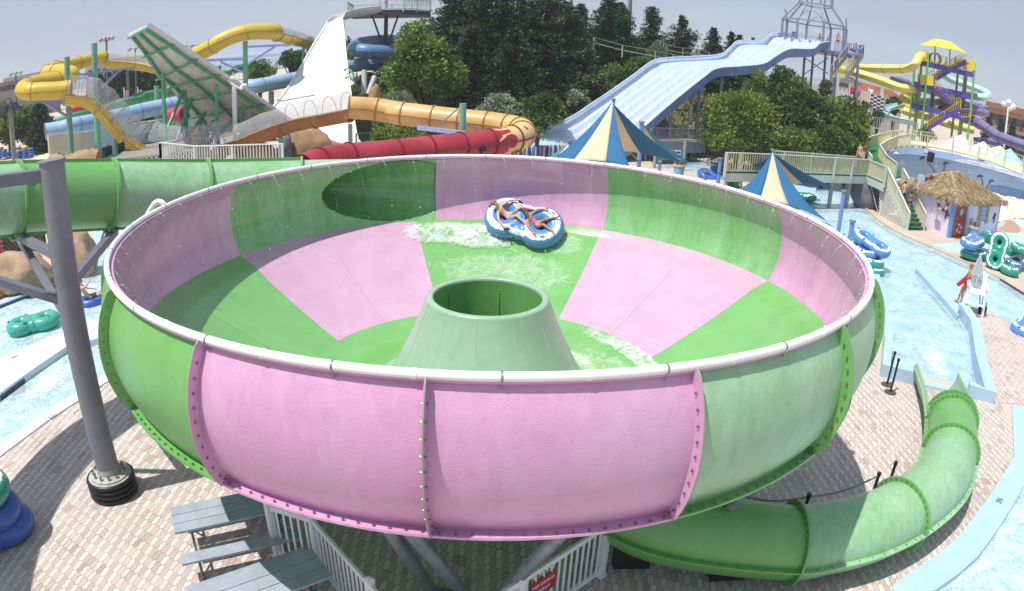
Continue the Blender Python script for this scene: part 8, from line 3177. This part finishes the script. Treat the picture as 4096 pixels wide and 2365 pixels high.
def broad_tree(label, base, h, rx, ry, mat, leaf=.28, dens=1., crown_lo=.18, group=None, cat='tree', name='tree', trunk=True, seed=0, lumps=None, gaps=.1):
    """Leafy tree or shrub: lumpy clusters of leaves carried on limbs."""
    base = Vector(base)
    t = thing(name, label, cat, base, 0, group)
    rg = np.random.default_rng(seed + 100)
    nl = lumps or int(44 + 11*rx)
    cs, ns, tn = [], [], []
    lump_c = []
    for k in range(nl):
        u = rg.normal(size=3)
        u /= np.linalg.norm(u)
        u[2] = abs(u[2])*.9 - .35 if rg.random() < .75 else -abs(u[2])*.6
        rad = rg.uniform(.55, 1.0)**.6
        zc = h*(crown_lo + (1 - crown_lo)*.48)
        c = np.array([u[0]*rx*rad*.86, u[1]*ry*rad*.86, zc + u[2]*h*(1 - crown_lo)*.5*rad*1.05])
        c[2] = min(c[2], h*.93)
        lr = rg.uniform(.15, .34)*min(rx, h*.5)*1.05
        lump_c.append((c, lr))
        m = int(dens*24*(lr/leaf)**2)
        q = rg.normal(size=(m, 3))
        q /= np.linalg.norm(q, axis=1)[:, None]
        rr = lr*rg.uniform(.35, 1.05, m)**.5*(1 + .25*np.sin(q[:, 0]*5 + k)*np.cos(q[:, 1]*4))
        p = c + q*rr[:, None]*np.array([1.1, 1.1, .8])
        keep = (p[:, 2] > .1) & (rg.random(m) > gaps)
        p, q = p[keep], q[keep]
        cs.append(p + np.array(base))
        q2 = q.copy()
        q2[:, 2] += .2
        ns.append(q2)
        tn.append(np.clip(rg.normal(.45 + .35*rg.normal(), .22, len(p)), 0, 1))
    leaves_mesh('crown', np.concatenate(cs), np.concatenate(ns), leaf, np.concatenate(tn), mat, t)
    if trunk:
        mb = MB()
        top = base + Vector((0, 0, h*.6))
        mb.tube(spline([base - Vector((0, 0, .6)), base + Vector((rx*.03, 0, h*.3)), top], 4), [max(.03, h*.03*(1 - .7*i/8)) for i in range(9)], 8)
        for c, lr in lump_c[::2]:
            p0 = base + Vector((0, 0, h*rg.uniform(.2, .5)))
            mb.tube(spline([p0, p0.lerp(base + Vector(c), .5) + Vector((0, 0, .1*h)), base + Vector(c)], 3), [h*.012*(1 - .8*i/6) + .008 for i in range(7)], 5)
        part('trunk', mb, BARK, t, smooth=60)
    return t


def conifer(label, base, h, r, mat=None, group=None, seed=0, leaf=.22, dens=1., lo=.03, ragged=.25, name='conifer'):
    """Cypress / cedar: drooping tiers of needle sprays on a tapering trunk."""
    mat = mat or LDARK
    base = Vector(base)
    t = thing(name, label, 'tree', base, 0, group)
    rg = np.random.default_rng(seed + 500)
    part('trunk', MB().tube([base - Vector((0, 0, .6)), base + Vector((0, 0, h*.5)), base + Vector((0, 0, h*.97))], [h*.022 + .05, h*.014 + .03, .02], 7), BARK, t, smooth=60)
    cs, ns, tn = [], [], []
    z = h*lo
    while z < h*.99:
        f = 1 - z/h
        R = 1.22*r*(f**.58)*(1 + .15*math.sin(z*2.1 + seed))
        nb = max(4, int(7 + 9*f))
        for k in range(nb):
            a = 2*pi*(k/nb) + rg.uniform(-.5, .5)
            L = R*rg.uniform(1 - ragged*1.6, 1 + ragged*.7) + .12
            m = int(dens*(12 + 11*L/leaf))
            s = rg.uniform(.12, 1, m)**.75
            px_ = np.cos(a)*L*s + rg.normal(size=m)*.09*L*(.5 + s)
            py_ = np.sin(a)*L*s + rg.normal(size=m)*.09*L*(.5 + s)
            lift = rg.uniform(.12, .34)
            pz_ = z + L*(lift*s - .22*s*s) + rg.normal(size=m)*.07*(1 + L*.4)
            cs.append(np.stack([px_, py_, pz_], 1) + np.array(base))
            d = np.stack([np.cos(a) + 0*px_, np.sin(a) + 0*px_, .35 + 0*px_], 1)
            ns.append(d)
            tn.append(np.clip(rg.normal(.26 + .24*rg.normal(), .13, m) + .34*(s > .8), 0, 1))  # branch tips lightened as if sunlit, inner needles kept dark as if shaded
        z += h*.021 + .10
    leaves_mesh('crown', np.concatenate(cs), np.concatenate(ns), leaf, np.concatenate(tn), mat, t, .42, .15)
    return t


def tree_px(fn, label, c, x, ybase, D, ytop, wpx, **kw):
    """Plant standing at horizontal distance D with its foot and top at photo heights."""
    b_ = at(c, x, ybase, D=D)
    tp_ = at(c, x, ytop, D=D)
    wd = wpx*CROPS[c][2]/FPX*D
    z0_ = hillz(b_.x, b_.y) - .55 if (56 < b_.y < 136 and -34 < b_.x < 41) else -.05
    z0_ = min(z0_, b_.z)
    lo_ = (b_.z - z0_)/(tp_.z - z0_)
    if lo_ > .04 and fn is broad_tree:
        kw['crown_lo'] = max(kw.get('crown_lo', .18), lo_*.8)
    base = Vector((b_.x, b_.y, z0_))
    h = tp_.z - z0_
    if fn is conifer:
        return conifer(label, base, h, wd/2, **kw)
    return broad_tree(label, base, h, wd/2, wd/2*.9, **kw)


GC = 'dark conifers on the central hill'
# tall dark conifers of the hill (tops run out of the picture)
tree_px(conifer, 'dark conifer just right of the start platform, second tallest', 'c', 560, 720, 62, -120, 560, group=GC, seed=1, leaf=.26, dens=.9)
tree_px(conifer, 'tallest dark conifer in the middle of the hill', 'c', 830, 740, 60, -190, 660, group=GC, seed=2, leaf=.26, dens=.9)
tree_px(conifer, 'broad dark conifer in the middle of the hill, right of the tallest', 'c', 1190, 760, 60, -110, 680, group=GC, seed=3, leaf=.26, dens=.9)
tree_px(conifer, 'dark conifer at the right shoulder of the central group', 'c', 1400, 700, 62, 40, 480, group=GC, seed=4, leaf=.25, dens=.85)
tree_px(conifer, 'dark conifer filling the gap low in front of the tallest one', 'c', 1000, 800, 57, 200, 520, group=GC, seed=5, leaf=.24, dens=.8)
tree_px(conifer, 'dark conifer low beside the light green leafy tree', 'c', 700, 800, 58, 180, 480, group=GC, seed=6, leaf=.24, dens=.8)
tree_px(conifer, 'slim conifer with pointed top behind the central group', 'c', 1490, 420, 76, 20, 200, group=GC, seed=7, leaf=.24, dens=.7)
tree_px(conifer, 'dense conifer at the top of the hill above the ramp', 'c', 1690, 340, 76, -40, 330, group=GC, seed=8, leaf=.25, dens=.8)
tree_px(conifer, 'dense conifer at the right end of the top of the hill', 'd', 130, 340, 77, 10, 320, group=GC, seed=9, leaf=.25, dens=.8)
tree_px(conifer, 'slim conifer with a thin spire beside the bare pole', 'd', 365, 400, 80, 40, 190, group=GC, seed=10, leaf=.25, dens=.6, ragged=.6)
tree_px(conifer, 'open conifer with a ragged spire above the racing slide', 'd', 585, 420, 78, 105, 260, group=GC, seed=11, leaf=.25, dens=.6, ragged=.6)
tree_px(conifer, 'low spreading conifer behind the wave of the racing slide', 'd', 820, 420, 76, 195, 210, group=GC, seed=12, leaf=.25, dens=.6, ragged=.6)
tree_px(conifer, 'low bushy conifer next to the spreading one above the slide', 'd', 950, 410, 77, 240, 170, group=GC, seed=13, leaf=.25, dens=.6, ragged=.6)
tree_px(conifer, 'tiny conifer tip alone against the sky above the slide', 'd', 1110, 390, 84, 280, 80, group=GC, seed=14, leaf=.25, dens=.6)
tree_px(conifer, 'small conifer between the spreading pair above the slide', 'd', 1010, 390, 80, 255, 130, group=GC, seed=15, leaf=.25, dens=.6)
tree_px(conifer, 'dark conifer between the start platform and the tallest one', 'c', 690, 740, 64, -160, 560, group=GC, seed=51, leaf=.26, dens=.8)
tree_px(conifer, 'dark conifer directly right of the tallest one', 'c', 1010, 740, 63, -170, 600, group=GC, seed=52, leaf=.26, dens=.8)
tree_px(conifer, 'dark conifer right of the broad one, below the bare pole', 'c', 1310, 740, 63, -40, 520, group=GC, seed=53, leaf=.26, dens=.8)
# leafy trees and shrubs of the centre
tree_px(broad_tree, 'light green leafy tree beside the blue coils and the half pipe', 'c', 360, 760, 53, 150, 620, mat=LDECID, seed=1, leaf=.30, dens=1.0, crown_lo=.02, gaps=.2)
tree_px(broad_tree, 'upper light green tree below the start platform', 'c', 330, 420, 64, 30, 380, mat=LDECID, seed=2, leaf=.32, dens=.8, crown_lo=.05, gaps=.25)
tree_px(broad_tree, 'round bright green tree beside the top of the blue slide', 'c', 1740, 900, 66, 385, 420, mat=LDECID, seed=3, leaf=.28, dens=1.1, crown_lo=.02)
GS = 'shrubs behind the tan tube and the bowl'
tree_px(broad_tree, 'silvery shrub directly above the tan tube', 'c', 900, 900, 50, 640, 380, mat=LSILV, seed=4, leaf=.2, dens=.9, crown_lo=.0, group=GS, cat='shrub', name='shrub', gaps=.2)
tree_px(broad_tree, 'grey green shrub right of the silvery one', 'c', 1210, 920, 51, 610, 360, mat=LDK, seed=5, leaf=.22, dens=.9, crown_lo=.0, group=GS, cat='shrub', name='shrub')
tree_px(broad_tree, 'small silvery shrub in front of the round bright tree', 'c', 1470, 760, 56, 600, 190, mat=LSILV, seed=6, leaf=.2, dens=.9, crown_lo=.0, group=GS, cat='shrub', name='shrub')
tree_px(broad_tree, 'ivy covered bush leaning on the stone pillar', 'c', 1420, 1000, 55.5, 770, 230, mat=LDECID, seed=7, leaf=.18, dens=1., crown_lo=.0, group=GS, cat='shrub', name='shrub')
tree_px(broad_tree, 'small silvery bush beside the flame bend', 'c', 1180, 990, 45, 890, 110, mat=LSILV, seed=8, leaf=.15, dens=.9, crown_lo=.0, group=GS, cat='shrub', name='shrub')
tree_px(broad_tree, 'low olive bush below the tan tube', 'c', 150, 1050, 47.5, 890, 430, mat=LYEL, seed=9, leaf=.2, dens=.9, crown_lo=.0, group=GS, cat='shrub', name='shrub')
tree_px(broad_tree, 'dark bush below the tan tube near the green post', 'c', 520, 1010, 49, 900, 360, mat=LDK, seed=10, leaf=.2, dens=.9, crown_lo=.0, group=GS, cat='shrub', name='shrub')
tree_px(broad_tree, 'bare looking silvery bush above the tan tube at the half pipe', 'c', 170, 760, 50, 620, 260, mat=LSILV, seed=11, leaf=.16, dens=.5, crown_lo=.0, group=GS, cat='shrub', name='shrub', gaps=.4)
tree_px(broad_tree, 'pale feathery shrub on the hill above the ramp railing', 'd', 410, 450, 72, 240, 170, mat=LSILV, seed=12, leaf=.2, dens=.8, crown_lo=.0, group=GS, cat='shrub', name='shrub', gaps=.3)
tree_px(broad_tree, 'green shrub between the two timber rails on the hill', 'd', 300, 520, 66, 380, 260, mat=LDECID, seed=13, leaf=.22, dens=.8, crown_lo=.0, group=GS, cat='shrub', name='shrub')
tree_px(broad_tree, 'pale grassy shrub at the right end of the timber rails', 'd', 680, 500, 70, 405, 240, mat=LSILV, seed=14, leaf=.2, dens=.8, crown_lo=.0, group=GS, cat='shrub', name='shrub', gaps=.25)
tree_px(broad_tree, 'silvery shrub in the notch right of the broad conifer', 'c', 1530, 460, 64, 210, 160, mat=LSILV, seed=15, leaf=.2, dens=.8, crown_lo=.0, group=GS, cat='shrub', name='shrub', gaps=.3)
# big trees in front of the tower
GB = 'leafy trees below the steel tower'
tree_px(broad_tree, 'tall round dark green tree below the steel tower', 'd', 1330, 900, 58, 372, 420, mat=LDK, seed=16, leaf=.26, dens=1.1, crown_lo=.05, group=GB)
tree_px(broad_tree, 'olive green tree left of the tall round one, beside the slide', 'd', 1000, 1060, 54.5, 560, 560, mat=LYEL, seed=17, leaf=.24, dens=1.1, crown_lo=.0, group=GB)
tree_px(broad_tree, 'fine leaved olive tree behind the slide side wall', 'd', 1150, 760, 60, 430, 260, mat=LYEL, seed=18, leaf=.22, dens=.9, crown_lo=.05, group=GB, gaps=.2)
tree_px(broad_tree, 'broad green tree above the footbridge', 'd', 1480, 1090, 55, 560, 560, mat=LDK, seed=19, leaf=.25, dens=1.1, crown_lo=.0, group=GB)
tree_px(broad_tree, 'feathery yellow green tree right of the broad one', 'e', 480, 1080, 58, 590, 520, mat=LYEL, seed=20, leaf=.24, dens=1.0, crown_lo=.0, group=GB, gaps=.2)
tree_px(broad_tree, 'low ground hugging bush above the far end of the footbridge', 'd', 1280, 1110, 53, 960, 420, mat=LDK, seed=21, leaf=.18, dens=1., crown_lo=.0, group=GB, cat='shrub', name='shrub')
tree_px(broad_tree, 'slim dark shrub against the tower stairs', 'e', 420, 640, 64, 515, 110, mat=LDK, seed=22, leaf=.22, dens=.9, crown_lo=.0, group=GB, cat='shrub', name='shrub')
tree_px(broad_tree, 'small dark shrub at the right end of the leafy trees', 'e', 690, 960, 66, 640, 170, mat=LDK, seed=23, leaf=.22, dens=.8, crown_lo=.0, group=GB, cat='shrub', name='shrub', gaps=.3)
tree_px(broad_tree, 'round shrub in front of the yellow slide loops', 'e', 920, 800, 104, 660, 150, mat=LDK, seed=24, leaf=.4, dens=.8, crown_lo=.0, cat='shrub', name='shrub')
tree_px(broad_tree, 'small olive shrub at the foot of the purple tower', 'e', 1150, 980, 84, 915, 150, mat=LYEL, seed=25, leaf=.3, dens=.8, crown_lo=.0, cat='shrub', name='shrub')
tree_px(broad_tree, 'dark shrub beside the chequered flag', 'e', 800, 860, 86, 770, 110, mat=LDK, seed=26, leaf=.3, dens=.8, crown_lo=.0, cat='shrub', name='shrub')
tree_px(conifer, 'dark tree in front of the hotel beside the lamp post', 'e', 1690, 990, 120, 870, 100, seed=30, leaf=.5, dens=.8)
tree_px(conifer, 'dark tree in front of the hotel right of the lamp post', 'e', 1775, 990, 122, 890, 80, seed=31, leaf=.5, dens=.8)
tree_px(conifer, 'dark tree at the left end of the hotel', 'e', 1600, 960, 124, 850, 90, seed=32, leaf=.5, dens=.8)
for k, (c_, x, D_, yt_, w_, lb) in enumerate((('d', 900, 51.5, 860, 360, 'low bush under the olive tree beside the boardwalk stairs'), ('d', 1120, 51, 900, 380, 'low bush behind the left end of the footbridge'), ('d', 1440, 52, 880, 400, 'low bush behind the middle of the footbridge'), ('d', 1640, 53, 860, 380, 'low bush behind the man on the footbridge'), ('d', 1800, 56, 820, 300, 'low bush at the foot of the feathery tree'))):
    tree_px(broad_tree, lb, c_, x, 1120, D_, yt_, w_, mat=LDK if k % 2 else LYEL, seed=60 + k, leaf=.2, dens=.9, crown_lo=.0, group=GB, cat='shrub', name='shrub')
# left side
tree_px(broad_tree, 'light olive tree at the left edge behind the wooden pole', 'a', 70, 1090, 88, 640, 380, mat=LYEL, seed=27, leaf=.38, dens=1.1, crown_lo=.0)
tree_px(broad_tree, 'light olive tree behind the inner tube stacks, right of the pole', 'a', 230, 1090, 88, 690, 280, mat=LYEL, seed=33, leaf=.36, dens=1.0, crown_lo=.0)
tree_px(conifer, 'dense dark evergreen below the yellow slide bend', 'a', 310, 1095, 84, 735, 250, seed=28, leaf=.34, dens=1.0, name='evergreen')
for k, (x, w_, yt_) in enumerate(((735, 90, 540), (790, 100, 520), (850, 110, 508), (905, 100, 500), (960, 110, 505), (1010, 100, 510), (1065, 110, 505), (1120, 100, 520), (1160, 80, 540))):
    tree_px(conifer, 'one of the dense dark conifers in the far row beyond the grass bank', 'a', x, 640, 108 + (k % 2)*3, yt_, w_*1.2, group='conifer row beyond the grass bank', seed=40 + k, leaf=.55, dens=.8)
tree_px(broad_tree, 'small light green tree in front of the ramp railing', 'b', 620, 560, 80, 375, 230, mat=LDECID, seed=29, leaf=.34, dens=.8, crown_lo=.0, gaps=.25)
tree_px(broad_tree, 'dark green tree under the yellow slide next to the half pipe', 'b', 860, 440, 82, 325, 220, mat=LDK, seed=34, leaf=.34, dens=.9, crown_lo=.0)
tree_px(broad_tree, 'small grey green tree behind the netted yellow trough', 'b', 985, 320, 90, 235, 110, mat=LSILV, seed=35, leaf=.34, dens=.8, crown_lo=.0)
tree_px(broad_tree, 'tree tip behind the start platform column', 'b', 1265, 310, 92, 238, 60, mat=LDK, seed=36, leaf=.36, dens=.8, crown_lo=.0)
tree_px(broad_tree, 'bush beside the drain pipes at the half pipe', 'b', 1440, 640, 76, 500, 300, mat=LDK, seed=37, leaf=.26, dens=.9, crown_lo=.0, cat='shrub', name='shrub')
tree_px(broad_tree, 'spiky grass clump at the far pool edge', 'a', 715, 1200, 47, 1165, 70, mat=LDECID, seed=38, leaf=.2, dens=.8, crown_lo=.0, cat='plant', name='plant', trunk=False)
# low cover on the hill
n = 26000
xs_, ys_ = tr.uniform(-24, 40, n), tr.uniform(57, 100, n)
zs_ = np.array([hillz(a, b) for a, b in zip(xs_, ys_)])
keep = zs_ > .25
xs_, ys_, zs_ = xs_[keep], ys_[keep], zs_[keep]
pts = np.stack([xs_, ys_, zs_ - .5 + tr.uniform(0, .35, len(xs_))], 1)
gcov = bpy.data.objects.new('undergrowth_base', None)
o_ = leaves_mesh('undergrowth', pts, np.tile([0, 0, 1.], (len(pts), 1)), .42, tr.uniform(0, .8, len(pts)), LDECID, None)
bpy.data.objects.remove(gcov)
tag(o_, kind='stuff')

# summer haze
hz_ = MB().box((0, 2650, 12), (12600, 7200, 28.2))
hm, hnt, hb2 = newmat('haze')
hnt.nodes.remove(hb2)
vol = hnt.nodes.new('ShaderNodeVolumePrincipled')
vol.inputs['Color'].default_value = (.80, .89, 1, 1)
vol.inputs['Density'].default_value = .00045
vol.inputs['Anisotropy'].default_value = .2
hnt.links.new(vol.outputs[0], hnt.nodes['Material Output'].inputs['Volume'])
tag(hz_.build('haze', hm), kind='stuff')
S.cycles.volume_bounces = 1
